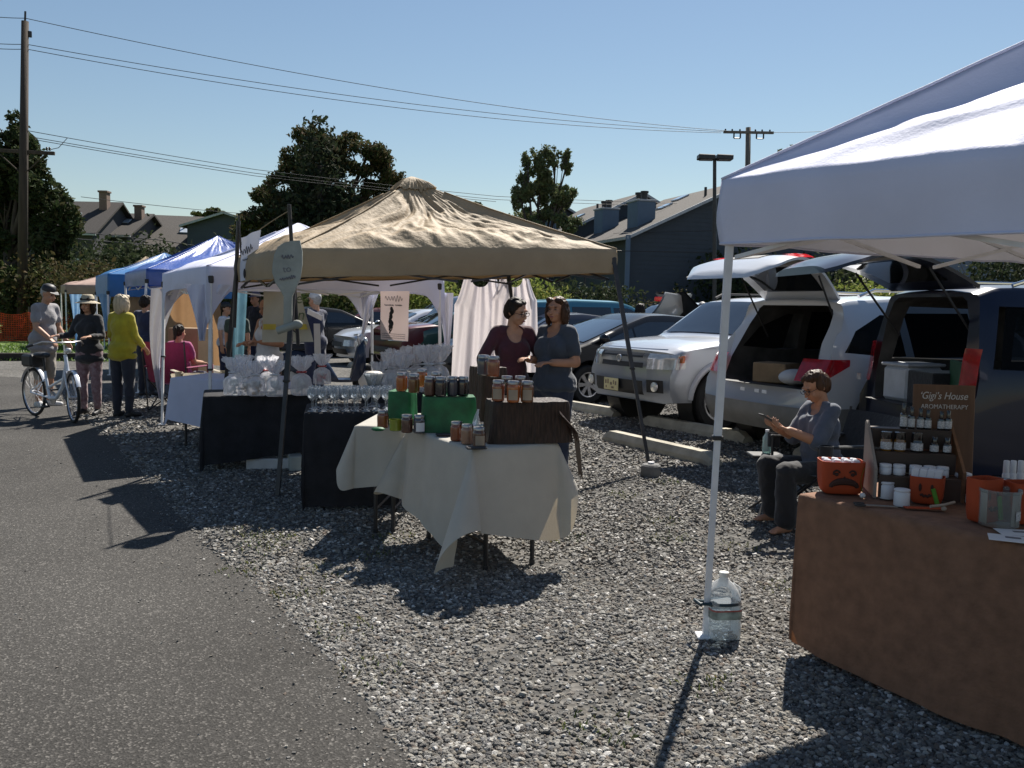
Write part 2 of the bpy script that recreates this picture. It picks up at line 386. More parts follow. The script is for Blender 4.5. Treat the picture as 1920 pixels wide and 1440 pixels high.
# ------------------------------------------------------------------ pop-up tents
def tent(name, label, cor, peak, val, fab, metal, legs, wr=.02, sag=.06, K=9, nper=48, nq=22, cap=False, truss=True, seed=0, curtains=None, wfun=None, lip=.09, conc=.04, sw=.13, crumple=False, q0=.13, lr=1.0):
    ctr = sum(cor, Vector())/4; ctr.z = 0
    t = thing(name, label, 'canopy tent', ctr, 0, 'canopy tents along the lane')
    C = [c-ctr for c in cor]; pk = Vector(peak)-ctr
    qs = [ (q0 if cap else .015) + (1-q0 if cap else .985)*i/nq for i in range(nq+1)]
    rings = []
    def per(u):
        i = int(u) % 4; f = u-int(u); return C[i].lerp(C[(i+1)%4], f), abs(f-.5)*2
    def pt(u, q, low=0.0):
        b, e = per(u); ze = b.z + val
        x = pk.x + (b.x-pk.x)*q; y = pk.y + (b.y-pk.y)*q
        z = pk.z + (ze-pk.z)*(q + conc*math.sin(PI*q)*(1+.5*(1-e)))
        dist = (1-e)*q*1.5
        z -= sag*math.sin(PI*min(1, q**1.1))*(1-math.exp(-dist/sw))
        sm = min(1, max(0, (q-.12)/.70)); z += lip*(1-e**3)*(sm*sm*(3-2*sm))*(1-max(0, (q-.80)/.20)**2)
        n1 = noise.noise(Vector((u*K, q*2.2+seed, seed*1.7))); n2 = noise.noise(Vector((u*K*2.3, q*5+3, seed)))
        n3 = noise.noise(Vector((u*K*4.3+q*3, q*13+seed, seed+5))); n4 = noise.noise(Vector((u*K*.7-q*2.5, q*9+seed, 2.2)))
        if crumple:
            wu = u*7.5 + 1.3*noise.noise(Vector((u*2.3, q*3, seed+11))); wq = q*2.8 + .8*noise.noise(Vector((u*2.9, q*2.5, seed+17)))
            n1 = noise.noise(Vector((wu, wq, seed)))*.9; n3 = noise.noise(Vector((wu*2.7+wq*.8, wq*2.3-wu*.6, seed+3))); n4 = noise.noise(Vector((wu*.55+wq*.8, wq*1.1-wu*.5, seed+6)))
        am = wr*(.35+.65*q)*(1 if q < .9 else 1-.85*(q-.9)/.1)*(1-.85*e**5)
        z += am*((.5-abs(n1)*2)*.50 + n2*.15 + (.35-abs(n3)*1.6)*.30*(.5+.5*q) + (.3-abs(n4)*1.5)*.38*q)
        if wfun: z += wfun(u, q, e)
        return Vector((x, y, z))
    N = nper*4
    for q in qs: rings.append([tuple(pt(4*k/N, q)) for k in range(N)])
    top = [pt(4*k/N, 1.0) for k in range(N)]
    for j in range(1, 7):
        r_ = []
        for k in range(N):
            b, e = per(4*k/N); out = Vector((b.x-pk.x, b.y-pk.y, 0)).normalized()
            wv = noise.noise(Vector((4*k/N*5, j*.3, seed+9)))*.022*(j/6) + .012*math.sin(j/6*PI)
            z = top[k].z + (b.z - top[k].z)*(j/6)
            if curtains: z += curtains(4*k/N, e)*(j/6)
            r_.append((b.x+out.x*wv, b.y+out.y*wv, z + .012*(j/6)*noise.noise(Vector((4*k/N*7, 0, seed)))))
        rings.append(r_)
    mb = MB(); mb.loft(rings, caps=False)
    if not cap:
        n0 = len(rings[0]); mb.f.append(tuple(range(n0))); mb.m.append(0)
    mb.build('canopy', fab, t, smooth=180)
    mb = MB(); off = Vector((0, 0, .004))
    for i in range(4): mb.tube([pt(i, .16+.84*k/30)+off for k in range(31)], .007, 5)
    mb.build('hip_seam', fab, t, smooth=180)
    mb = MB(); rg = [Vector(p) for p in rings[-1]]; mb.tube([p+Vector((0,0,.004)) for p in rg]+[rg[0]+Vector((0,0,.004))], .006, 5); mb.build('hem', fab, t, smooth=180)
    if cap:
        mb = MB(); rr = []
        for q, dz in ((.008,.085),(.05,.06),(.09,.045),(.125,.022)):
            rr.append([tuple(pt(4*k/N, max(q,q0))+Vector((0,0,dz)) if q >= q0 else Vector((pk.x+(per(4*k/N)[0].x-pk.x)*q, pk.y+(per(4*k/N)[0].y-pk.y)*q, pk.z-.05+dz))) for k in range(N)])
        mb.loft(rr, caps=False); mb.f.append(tuple(range(N))); mb.m.append(0); mb.build('vent_cap', fab, t, smooth=180)
    for i, (lt, lb) in enumerate(legs):
        if lt is None: continue
        a, b = lt-ctr, lb-ctr; mid = a.lerp(b, .52)
        mb = MB(); mb.tube([a, mid], .023*lr, 4, True); mb.tube([mid, b], .0185*lr, 4)
        mb.mi = 1; mb.box(mid, (.05,.05,.02), .004)
        lo = mb.build('leg', [metal, DARK_PLASTIC], t)
        mb = MB(); mb.box(b+Vector((0,0,.008)), (.085,.085,.014), .004); mb.build('foot_plate', metal, lo)
        mb = MB(); mb.box(a+Vector((0,0,-.03)), (.056,.056,.075), .008); mb.build('corner_bracket', DARK_PLASTIC, lo)
    if truss:
        for i in range(4):
            a, b = C[i].copy(), C[(i+1)%4].copy(); inn = (Vector((pk.x,pk.y,0))-Vector(((a.x+b.x)/2,(a.y+b.y)/2,0))).normalized()*.05
            za, zb = a.z+val-.08, b.z+val-.08; mb = MB(); nx = 2
            for k in range(nx):
                p, q = a.lerp(b, (k+.04)/nx)+inn, a.lerp(b, (k+.96)/nx)+inn
                hi, lo_ = (val-.09), -.055
                for (z0, z1, off) in ((hi, lo_, 0), (lo_, hi, .018)):
                    mb.tube([p+Vector((0,0,z0))+inn*off*10, q+Vector((0,0,z1))+inn*off*10], .0125, 4)
                mb.box(p.lerp(q,.5)+Vector((0,0,(hi+lo_)/2)), (.04,.04,.03), .005)
            mb.build('truss', metal, t)
        mb = MB()
        for i in range(4): mb.tube([C[i]+Vector((0,0,val-.10)), Vector((pk.x,pk.y,pk.z-.14))], .013, 4)
        mb.lathe([(.03,-.28),(.03,.0)], 8, (pk.x,pk.y,pk.z-.03)); mb.build('roof_poles', metal, t)
    return t

# near white tent at the right edge
c1 = D(1348, 459, G(1322,1195).y); a1 = Vector((.53,-.848,0)).normalized(); b1 = Vector((.848,.53,0)).normalized()
c2 = c1 + a1*3.0; c3 = c2 + b1*3.0; c4 = c1 + b1*3.0
c2.z = c1.z - .06; c3.z = c1.z; c4.z = c1.z + .02
pk = c1 + a1*1.5 + b1*1.5; pk.z = 3.10
ins = lambda c, k=.05: Vector((c.x + (pk.x-c.x)*k/2.1, c.y + (pk.y-c.y)*k/2.1, c.z))
def w1(u, q, e):         # long pull lines running up from the lane side of the roof
    if 3 <= u < 4 or u < 1:
        f = (u % 1); return -.012*math.exp(-((f-.55-.3*(1-q))/.02)**2)
    return 0
W1 = tent('white_tent', 'near white pop-up canopy at the right edge over the orange table', [c1, c4, c3, c2], pk, .29, WHITE_FAB, WHITE_METAL,
     [(ins(c1)+Vector((0,0,.15)), G(1322,1195)), (ins(c4)+Vector((0,0,.15)), Vector((c4.x,c4.y,0))), (None,None), (None,None)], wr=.088, sag=.13, K=6, nper=100, nq=60, seed=1.3, lip=.07, sw=.065, crumple=True, conc=.0, wfun=w1)
# tan tent in the middle
tN, tF, tB = D(549,520,7.35), D(441,529,8.7), D(1155,513,8.7)
tBF = tF + (tB-tN)*.95; tBF.z = 1.86
tpk = D(772,338,8.85)
Nb, Fb, Bb = G(520,932), X(410, 9.0), G(1219,886)
tan = tent('tan_tent', 'tan pop-up canopy with wrinkled roof and black slanted legs over the jar tables', [tN, tF, tBF, tB], tpk, .235, TAN_FAB, BLACK_METAL,
     [(tN+Vector((.02,.03,.15)), Nb), (tF+Vector((.03,-.02,.15)), Fb), (tBF+Vector((-.03,-.03,.15)), Vector((tBF.x+.25, tBF.y+.3, 0))), (tB+Vector((-.03,0,.15)), Bb)],
     wr=.105, sag=.10, lr=1.2, K=12, nper=120, nq=76, cap=True, seed=4.1, lip=.11, crumple=True, q0=.07)
# white tent behind it
wF, wN = X(305, 11.2, 1.68), X(388, 8.9, 1.70); wBN = X(832, 10.5, 1.70); wBF = wF + (wBN-wN); wBF.z = 1.70
wpk = (wF+wN+wBN+wBF)/4; wpk.z = 2.52
arch = lambda u, e: -.32*max(0, (e-.80)/.20)**1.6 - .05*e**3
W2 = tent('white_tent', 'white canopy with corner curtains standing behind the tan canopy', [wN, wF, wBF, wBN], wpk, .2, WHITE_FAB, WHITE_METAL,
     [(wN+Vector((.03,.03,.1)), X(393, 8.95)), (wF+Vector((.03,-.03,.1)), G(304,797)), (X(697, wBF.y-.1, 1.75), X(698, wBF.y-.1)), (wBN+Vector((-.05,-.03,.1)), X(826, 10.45))], wr=.02, sag=.08, K=7, seed=7.7, curtains=arch, nq=26)
def curtain(tt, top, bot, wd, swing, m):
    ctr = tt.location
    mb = MB()
    def fn(u, v):
        p = Vector(top).lerp(Vector(bot), v) - ctr; g = wd*(1-v)**1.3*(1-.3*v)+.05
        return p + Vector(((u-.5)*g + swing*math.sin(v*PI)*.5, .03*math.sin(u*14+v*3)+.05*math.sin(u*PI), 0))
    mb.grid(fn, 24, 20); return mb.build('corner_curtain', m, tt, smooth=180)
curtain(W2, wF+Vector((.05,-.05,.02)), G(302,775)+Vector((0,0,.2)), .30, -.20, WHITE_FAB)
curtain(W2, wN+Vector((.0,.04,.02)), X(378, 9.0, 1.15), .42, -.05, WHITE_FAB)
curtain(W2, X(692, wBF.y-.15, 1.72), X(680, wBF.y-.15, 1.12), .22, .03, WHITE_FAB)
curtain(W2, wBN+Vector((-.02,-.02,.0)), X(838, 10.45, .98), .22, .05, WHITE_FAB)
# royal blue, sky blue, far tan, far pink canopies
def sq_tent(N, wid, z, pkz):
    F_, BN = N + ROWD*wid, N + ACR*wid; BF = F_ + ACR*wid
    for p in (N, F_, BN, BF): p.z = z
    pk = (N+F_+BN+BF)/4; pk.z = pkz
    legs = [(p+Vector((0,0,.1)), Vector((p.x,p.y,0))) for p in (N, F_, BF, BN)]
    return [N, F_, BF, BN], pk, legs
bN = X(279, 15.0); cor, pk, legs = sq_tent(bN, 2.95, 1.80, 2.80); legs[0] = (legs[0][0], G(259,737))
BL = tent('blue_tent', 'royal blue pop-up canopy with shiny wrinkled roof', cor, pk, .27, BLUE_FAB, WHITE_METAL, legs, crumple=True, wr=.06, sag=.08, K=10, seed=2.2, nq=26)
sN = X(206, 18.2); cor, pk, legs = sq_tent(sN, 2.6, 1.62, 2.62)
SB = tent('sky_blue_tent', 'lighter sky blue canopy beyond the royal blue one', cor, pk, .45, SKYBLUE_FAB, WHITE_METAL, legs, wr=.03, sag=.07, K=7, seed=5.2, truss=False)
for px in (141, 196):
    p = X(px, sN.y+2.0 if px < 160 else sN.y+.1, 1.66); q = p.copy(); q.z = .35 if px < 160 else .9
    curtain(SB, p, q, .22, .0, mat('pale_blue_curtain', (.35,.55,.75), .7, transl=.3))
fN = X(196, 27.5); cor, pk, legs = sq_tent(fN, 2.9, 1.85, 3.0)
tent('tan_tent', 'distant tan canopy peeking out over the sky blue canopy', cor, pk, .2, TAN_FAB, WHITE_METAL, legs, wr=.06, seed=8.1, truss=False)
pN = X(126, 27); cor, pk, legs = sq_tent(pN, 2.4, 1.72, 2.35)
tent('pink_tent', 'small pinkish canopy furthest down the lane', cor, pk, .26, PINK_FAB, WHITE_METAL, legs, wr=.03, seed=6.1, truss=False)
# tan back wall hanging in the blue tent
mb = MB(); p0, p1 = X(215, 18.9), X(415, 18.0)
def fn(u, v):
    p = p0.lerp(p1, u); return (p.x, p.y + .06*math.sin(u*22)+.03*math.sin(u*51), .25 + 1.62*(1-v) - .12*math.sin(u*PI*2)**2*(1-v))
mb.grid(fn, 60, 14); tag(mb.build('side_wall', mat('tan_side_wall', (.36,.23,.13), .8, transl=.3, tcol=(.5,.29,.14)), smooth=180), 'tan cloth wall hung across the back of the blue canopy', 'tent wall')
# long blueish shade cloth strip under the white tent
mb = MB(); p0, p1 = X(437, 12.6), X(457, 12.4)
mb.grid(lambda u, v: (p0.x+(p1.x-p0.x)*u*(1-.3*v), p0.y+.05*math.sin(u*9), 1.70-1.0*v), 10, 12)
tag(mb.build('curtain', mat('teal_curtain', (.20,.38,.45), .8, transl=.2), smooth=180), 'narrow pale teal curtain hanging under the white canopy', 'curtain')

# ------------------------------------------------------------------ folding tables and draped cloths
def table(label, c, dx, L, W, h=.735, legcol=BLACK_METAL, group='folding tables of the stalls'):
    dx = Vector(dx).normalized(); rz = math.atan2(dx.y, dx.x)
    t = thing('folding_table', label, 'table', (c.x, c.y, 0), rz, group)
    mb = MB(); mb.box((L/2, W/2, h-.02), (L, W, .038), .008); mb.build('tabletop', TABLE_TOP, t)
    for x in (.12, L-.12):
        for y in (.06, W-.06):
            mb = MB(); mb.tube([(x,y,h-.04),(x,y,.02)], .014, 8); mb.lathe([(.018,0),(.018,.03)], 8, (x,y,0)); mb.build('leg', legcol, t)
        mb = MB(); mb.tube([(x,.06,.16),(x,W-.06,.16)], .009, 6); mb.build('stretcher', legcol, t)
    return t, rz
def drape(name, label, c, dx, L, W, m, ox0, ox1, oy0, oy1, ang=0.0, h=.742, flare=.10, fold=.10, fq=3.0, n=90, seed=0, cat='tablecloth', ground=.012, maxd=None, cz=0, rnd=8):
    dx = Vector(dx).normalized(); rz = math.atan2(dx.y, dx.x); ca, sa = math.cos(ang), math.sin(ang)
    mb = MB()
    def fn(a, b):
        s_, t_ = 2*a-1, 2*b-1; mm = (abs(s_)**rnd+abs(t_)**rnd)**(1/rnd); kk = max(abs(s_), abs(t_))/mm if mm > 1e-6 else 1; a, b = .5+s_*kk/2, .5+t_*kk/2
        u = -ox0 + (L+ox0+ox1)*a - L/2; v = -oy0 + (W+oy0+oy1)*b - W/2
        x = u*ca - v*sa + L/2; y = u*sa + v*ca + W/2
        ex = min(max(x, 0), L); ey = min(max(y, 0), W); rx, ry = x-ex, y-ey; d = math.hypot(rx, ry)
        z = h + .002*noise.noise(Vector((x*6, y*6, seed)))
        if d > 1e-6:
            nx, ny = rx/d, ry/d; fl = flare + cz*(2*abs(nx*ny))**.7; pc = (ex + nx*.3)*1.0 - (ey + ny*.3) * 1.3
            f = noise.noise(Vector((pc*fq, seed, .3*d)))*.8 + .5*noise.noise(Vector((pc*fq*2.6, seed+4, .2)))
            off = min(d, .012) + max(0, d-.012)*(fl + fold*f)
            zz = h - (d - min(d,.012)*.5)*math.sqrt(max(.2, 1-(fl+fold*f)**2))
            if zz < ground: off += (ground-zz)*.8; zz = ground + .008*abs(f)
            return (ex+nx*off, ey+ny*off, zz)
        return (ex, ey, z)
    mb.grid(fn, n, n); o = mb.build(name, m, smooth=180); place(o, (c.x, c.y, 0), rz)
    return tag(o, label, cat)

T1c = G(888,842,.74); T1c.z = 0
table('folding table under the near cream cloth with the brown draped boxes', T1c, ACR, .56, .92)
drape('tablecloth', 'large cream tablecloth hanging in long points over the nearest jar table', T1c, ACR, .56, .92, CREAM, .56, .34, .52, .35, ang=R(-13), flare=.13, fold=.13, fq=2.1, seed=1.5, cz=.34)
T2c = G(668,798,.74); T2c.z = 0
table('folding table under the smaller cream cloth left of the near one', T2c, (1,-.07,0), .36, .75)
drape('tablecloth', 'smaller cream tablecloth on the jar table with the lime pot', T2c, (1,-.07,0), .36, .75, CREAM, .30, .10, .40, .2, ang=R(6), flare=.12, fold=.12, fq=3.0, seed=3.1, cz=.3)
T3c = G(383,743,.69); T3c.z = 0
T3d = G(592,740,.69) - G(383,743,.69)
table('folding table under black cloth with the cellophane gifts', T3c, T3d, T3d.length, .62, h=.685)
drape('tablecloth', 'black tablecloth under the wrapped cellophane gifts, hem rising to the right', T3c, T3d, T3d.length, .62, BLACK_CLOTH, .55, .45, .58, .3, ang=R(6), h=.692, flare=.07, fold=.08, fq=4, seed=5.2)
T4c = G(573,774,.74); T4c.z = 0
T4d = G(745,773,.74) - G(573,774,.74)
table('folding table under black cloth with the wine glasses', T4c, T4d, T4d.length, .62)
drape('tablecloth', 'black tablecloth under the rows of wine glasses', T4c, T4d, T4d.length, .62, BLACK_CLOTH, .4, .3, .71, .3, ang=R(0), flare=.05, fold=.05, fq=5, seed=7.2)
T5c = G(322,708,.74); T5c.z = 0
T5d = G(425,712,.74) - G(322,708,.74)
table('folding table with bluish white cloth at the corner of the white canopy', T5c, T5d, T5d.length+.35, .7)
drape('tablecloth', 'bluish white tablecloth with slanted hem at the corner leg of the white canopy', T5c, T5d, T5d.length+.35, .7, LILAC_CLOTH, .35, .2, .52, .2, ang=R(-9), flare=.13, fold=.06, fq=3, seed=9.2)
T6c = G(1502,926,.74); T6c.z = 0
T6d = (G(1900,1018,.74) - G(1502,926,.74)).normalized()
table('folding table under the long orange cloth', T6c, T6d, 1.83, .76)
drape('tablecloth', 'orange autumn leaf patterned tablecloth reaching the gravel at the near right', T6c, T6d, 1.83, .76, ORANGE_CLOTH, .60, .5, .72, .5, rnd=4, flare=.012, fold=.06, fq=3.0, seed=11.2, n=110)
# ------------------------------------------------------------------ vehicles
def paint(name, col, metal=.0): return mat(name, col, .32, metal, var=.03, vs=3, coat=.9, spec=.5)
CAR_GLASS = mat('tinted_car_glass', (.012,.015,.018), .06, var=.2, coat=.6, spec=.9)
TYRE = mat('tyre_rubber', (.018,.018,.019), .85, var=.3, bump=.2)
RIM = mat('alloy_rim', (.50,.50,.52), .32, .85, var=.06)
CAR_BLACK = mat('black_car_plastic', (.016,.016,.018), .55, var=.3)
CHROME = mat('chrome_trim', (.7,.7,.72), .12, 1.0, var=.02)
LAMP = mat('headlamp_lens', (.62,.62,.60), .12, .3, var=.15, vs=22, coat=1)
REDLAMP = mat('red_tail_lamp', (.45,.012,.02), .15, var=.25, vs=18, coat=1, transl=.25, tcol=(.9,.03,.04))
ORLAMP = mat('orange_marker_lamp', (.75,.2,.04), .2, coat=1)
CAR_INT = mat('dark_car_interior', (.055,.052,.05), .85, var=.3)
UNDER = mat('grey_lower_cladding', (.20,.195,.185), .7, var=.12)
def lerp_tab(tab, x):
    if x <= tab[0][0]: return tab[0][1]
    for (a, b), (c, d) in zip(tab[:-1], tab[1:]):
        if x <= c: return b + (d-b)*(x-a)/(c-a+1e-9)
    return tab[-1][1]
def smo(tab, x, k=.07): return (lerp_tab(tab, x-k) + 2*lerp_tab(tab, x) + lerp_tab(tab, x+k))/4
class Car:
    """x forward, y left, z up.  top: (x,z) roofline rear to front; fr/rr: (z,x) front and rear profiles"""
    def __init__(s, L, W, H, belt, top, fr, rr, axles, wr, clear=.30, tumble=.2, taper=.12, cf=.20, cr=.10, clad=None):
        s.__dict__.update(locals())
    def zt(s, x): return smo(s.top, x)
    def zb(s, x):
        z = s.clear
        for a in s.axles:
            d = abs(x-a); r_ = s.wr*1.20
            if d < r_: z = max(z, s.wr + math.sqrt(r_*r_-d*d))
        return z
    def hw(s, z, x):
        h = s.W/2*(1-.025*((z-.68)/.5)**2)
        if z > s.belt: h *= 1 - s.tumble*((z-s.belt)/(s.H-s.belt))
        return h*(1 - s.taper*max(0, abs(x)/(s.L/2)-.62)**2/.1444*1.0)
    def mapx(s, x, y, z):
        q = s.L/2; fx = s.axles[1]+s.wr*1.2; rx = s.axles[0]-s.wr*1.2
        yy = abs(y)/(s.W/2)
        if x > fx:
            t = (x-fx)/(q-fx); x += t*(lerp_tab(s.fr, z)-q) - t*t*s.cf*yy**3
        elif x < rx:
            t = (rx-x)/(rx+q); x += t*(lerp_tab(s.rr, z)+q) + t*t*s.cr*yy**3
        return x
    def pt(s, x, y, z): return (s.mapx(x, y, z), y, z)
    def side(s, x, z, sg, off=.004): return (s.mapx(x, s.hw(z, x), z), sg*(s.hw(z, x)+off), z)
    def body(s, m, parent, mats=None):
        xs = set(np.linspace(-s.L/2, s.L/2, 44).round(4))
        for a in s.axles:
            for t in np.linspace(0, PI, 15): xs.add(round(a + s.wr*1.2*math.cos(t), 4))
            xs.add(round(a+s.wr*1.2+.012, 4)); xs.add(round(a-s.wr*1.2-.012, 4))
        rings = []
        for x in sorted(xs):
            zb, zt = s.zb(x), s.zt(x); zb = min(zb, zt-.2); bl = min(s.belt, zt-.07)
            half = [(0, s.clear if zb <= s.clear+.001 else zb), (s.hw(zb, x)*.86, zb)]
            for k in range(6):
                z = zb+.02 + (bl-zb-.02)*k/5; half.append((s.hw(z, x), z))
            for k in range(1, 4):
                z = bl + (zt-.045-bl)*k/3; half.append((s.hw(z, x), z))
            ht = s.hw(zt-.045, x); half += [(ht*.955, zt-.014), (ht*.82, zt+.004), (ht*.45, zt+.018), (0, zt+.022)]
            ring = [s.pt(x, y, z) for y, z in half] + [s.pt(x, -y, z) for y, z in half[-2:0:-1]]
            rings.append(ring)
        mb = MB(); mb.loft(rings)
        return mb.build('body', mats or m, parent, smooth=32)
    def window(s, x0, x1, z0f, z1f, sg, parent, name='side_window', m=None, n=10):
        mb = MB()
        def fn(u, v):
            x = x0 + (x1-x0)*u; za, zb_ = z0f(x), z1f(x); return s.side(x, za+(max(zb_,za+.01)-za)*v, sg)
        mb.grid(fn, n, 6); return mb.build(name, m or CAR_GLASS, parent, smooth=180)
    def shield(s, x0, x1, parent, f=.86, name='windshield', m=None, lift=.012):
        mb = MB()
        def fn(u, v):
            x = x0+(x1-x0)*v; z = s.zt(x); w_ = s.hw(z-.04, x)*f; y = (u*2-1)*w_; yy = abs(u*2-1)*f
            zz = z + .022*(1-yy**2) - (.020*max(0, yy-.8)/.2) + lift; return (s.mapx(x, y, z), y, zz)
        mb.grid(fn, 12, 10); return mb.build(name, m or CAR_GLASS, parent, smooth=180)
    def front(s, y0, y1, z0, z1, m, parent, name, off=.008, n=8, wrap=0.0, zf=None, rear=False):
        """patch on the nose (or tail); wrap carries it round the corner along the side by that length"""
        mb = MB(); q = -s.L/2 if rear else s.L/2; sg = 1 if y1 >= y0 else -1
        def P(y, z, o):
            x = s.mapx(q, y, z); return (x + (-o if rear else o), y, z)
        def fn(u, v):
            z = z0+(z1-z0)*v
            if zf: z = zf(u, v)
            if not wrap: return P(y0+(y1-y0)*u, z, off)
            k = .5
            if u <= k: return P(y0 + (y1-y0)*u/k, z, off)
            xx = q - (wrap if not rear else -wrap)*(u-k)/(1-k)
            return s.side(xx, z, 1 if y1 > 0 else -1, off)
        mb.grid(fn, n*2, n); return mb.build(name, m, parent, smooth=180)
    def wheels(s, parent, spokes=5, face=RIM, wd=.22):
        for a in s.axles:
            for sg in (-1, 1):
                y = sg*(s.W/2-wd*.55); r_ = s.wr; k = r_*.66
                mb = MB(); mb.M = Matrix.Translation((a, y, r_)) @ Matrix.Rotation(-PI/2*sg, 4, 'X')
                h = wd/2; mb.lathe([(k,-h*.9),(r_*.93,-h),(r_,-h*.72),(r_,h*.72),(r_*.985,h*.85),(r_*.93,h),(k*1.06,h*.95),(k,h*.8),(k,-h*.9)], 30, cap0=False, cap1=False)
                w = mb.build('wheel', TYRE, parent, smooth=40)
                mb = MB(); mb.M = Matrix.Translation((a, y, r_)) @ Matrix.Rotation(-PI/2*sg, 4, 'X')
                mb.lathe([(k*1.0,h*.8),(k*.985,h*.9),(k*.90,h*.86),(k*.88,h*.2),(k*.88,-h*.2)], 30, cap0=False, cap1=False)
                mb.lathe([(.001,h*.74),(k*.20,h*.72),(k*.24,h*.5)], 16, cap0=False)
                for i in range(spokes):
                    t = 2*PI*i/spokes; c_, s_ = math.cos(t), math.sin(t); w0, w1_ = k*.10, k*.17
                    q = [(k*.12,-w0),(k*.93,-w1_),(k*.93,w1_),(k*.12,w0)]
                    top = [(x*c_-yy*s_, x*s_+yy*c_, h*(.70 if i2 in (0,3) else .82)) for i2, (x, yy) in enumerate(q)]
                    bot = [(p[0], p[1], p[2]-.03) for p in top]
                    mb.add(bot+top, [(0,3,2,1),(4,5,6,7),(0,1,5,4),(1,2,6,5),(2,3,7,6),(3,0,4,7)])
                mb.mi = 1; mb.lathe([(.001,-h*.3),(k*.88,-h*.28)], 20, cap0=False, cap1=False)
                mb.build('rim', [face, CAR_BLACK], w, smooth=40)
            for sg in (-1, 1):
                mb = MB(); mb.M = Matrix.Translation((a, 0, s.wr)) @ Matrix.Rotation(PI/2*sg, 4, 'X')
                mb.lathe([(s.wr*1.19, -s.W/2+.03), (s.wr*1.19, -s.W/2+.32)], 24, cap0=False); mb.build('wheel_well', CAR_BLACK, parent, smooth=40)
    def mirrors(s, x, m, parent, z=None):
        z = z or s.belt+.08
        for sg in (-1, 1):
            mb = MB(); y = s.hw(z, x)
            mb.ell((x, sg*(y+.12), z), (.07,.11,.085), 14, 8); mb.tube([(x,sg*(y-.02),z-.05),(x,sg*(y+.07),z-.03)], .025, 6); mb.build('wing_mirror', m, parent, smooth=60)
def car_at(c, wx, wy, px, py, head, *a):
    """car root so that the wheel at local (wx,wy) touches the ground where the photo shows it"""
    g = G(px, py); ch, sh = math.cos(head), math.sin(head); return Vector((g.x-(wx*ch-wy*sh), g.y-(wx*sh+wy*ch), 0))
HIN = R(210)      # nosed in towards the stalls
HOUT = R(25)      # backed in
def standard(c, name, label, body, loc, rz, wins, shield, rshield=None, spokes=5, rails=None, group='cars parked behind the stalls', headl=True, tail=True):
    t = thing(name, label, 'car', loc, rz, group)
    c.body(body, t)
    for (x0, x1, z0, z1) in wins:
        for sg in (-1, 1): c.window(x0, x1, (lambda x, z0=z0: z0), (lambda x, z1=z1: min(z1, c.zt(x)-.10)), sg, t)
    c.shield(*shield, t)
    if rshield: c.shield(*rshield, t, name='rear_window')
    c.wheels(t, spokes)
    c.mirrors(shield[0]-.28, body, t)
    seams(c, t, (-.5,.44), (-.3,.6))
    if headl:
        zh = lerp_tab(c.top, c.L/2-.1)-.26
        for sg in (-1, 1):
            c.front(sg*c.W*.24, sg*c.W*.45, zh, zh+.15, LAMP, t, 'headlight', wrap=.28)
        c.front(-c.W*.2, c.W*.2, zh-.02, zh+.10, CAR_BLACK, t, 'grille'); c.front(-c.W*.3, c.W*.3, c.clear+.08, c.clear+.22, CAR_BLACK, t, 'lower_grille')
    if tail:
        for sg in (-1, 1): c.front(sg*c.W*.32, sg*c.W*.46, c.belt-.18, c.belt-.02, REDLAMP, t, 'tail_light', wrap=.2, rear=True)
    return t

# --- silver SUV nosed in
S1 = Car(4.8, 1.88, 1.74, 1.08, [(-2.4,1.60),(-2.0,1.70),(-1.2,1.74),(0.0,1.72),(.35,1.66),(1.02,1.17),(1.6,1.13),(2.2,1.05),(2.4,1.0)],
   [(.3,2.28),(.5,2.40),(.70,2.42),(.76,2.36),(.95,2.33),(1.05,2.24)], [(.3,-2.3),(.5,-2.4),(.8,-2.38),(1.1,-2.32),(1.7,-2.1)], (-1.34,1.45), .385, .36, taper=.10, cf=.26)
SILVER = paint('silver_paint', (.40,.42,.46), .4)
loc = car_at(S1, 1.45, .80, 1335, 806, HIN)
sil = thing('sport_utility_vehicle', 'silver off-road wagon nosed in toward the wheel stops with pale yellow plate', 'car', loc, HIN, 'cars parked behind the stalls')
S1.body(SILVER, sil)
for sg in (-1, 1):
    for (x0, x1) in ((-.42,.62),(-1.42,-.47),(-2.15,-1.48)): S1.window(x0, x1, lambda x: 1.12, lambda x: S1.zt(x)-.11, sg, sil)
    S1.front(sg*.50, sg*.90, .80, 1.0, LAMP, sil, 'headlight', wrap=.34, zf=lambda u, v: .79+.02*u+(.20-.03*u)*v)
    hl = S1.front(sg*.93, sg*.94, .88, .97, ORLAMP, sil, 'marker_lamp', off=.012, wrap=.30, zf=lambda u, v: .885+(.07+.02*u)*v)
    S1.front(sg*.56, sg*.78, .50, .66, CAR_BLACK, sil, 'fog_light_recess', off=.010)
    mb = MB(); p = S1.pt(2.4, sg*.68, .58); mb.M = Matrix.Translation((p[0]+.015, sg*.68, .575)) @ Matrix.Rotation(PI/2, 4, 'Y'); mb.lathe([(.062,0),(.06,.02),(.001,.03)], 16, cap0=False, cap1=False); mb.build('fog_light', LAMP, sil)
    mb = MB()
    def arch_fn(a):
        def fn(u, v):
            t = PI*(.02+.96*u); r_ = S1.wr*(1.17+.22*v); x = a + r_*math.cos(t); z = S1.wr + r_*math.sin(t); z = max(z, .34)
            return S1.side(x, z, sg, .03*math.sin(PI*min(1, v*1.0+.02))+.004)
        return fn
    for a in S1.axles: mb.grid(arch_fn(a), 28, 5)
    mb.build('fender_flare', mat('silver_flare', (.46,.47,.5), .5, .2, var=.04), sil, smooth=180)
    mb = MB(); mb.tube([(-1.9,sg*.62,1.73),(-1.7,sg*.64,1.80),(.0,sg*.64,1.79),(.15,sg*.63,1.73)], .018, 8); mb.build('roof_rail', CAR_BLACK, sil)
S1.shield(.97, .36, sil)
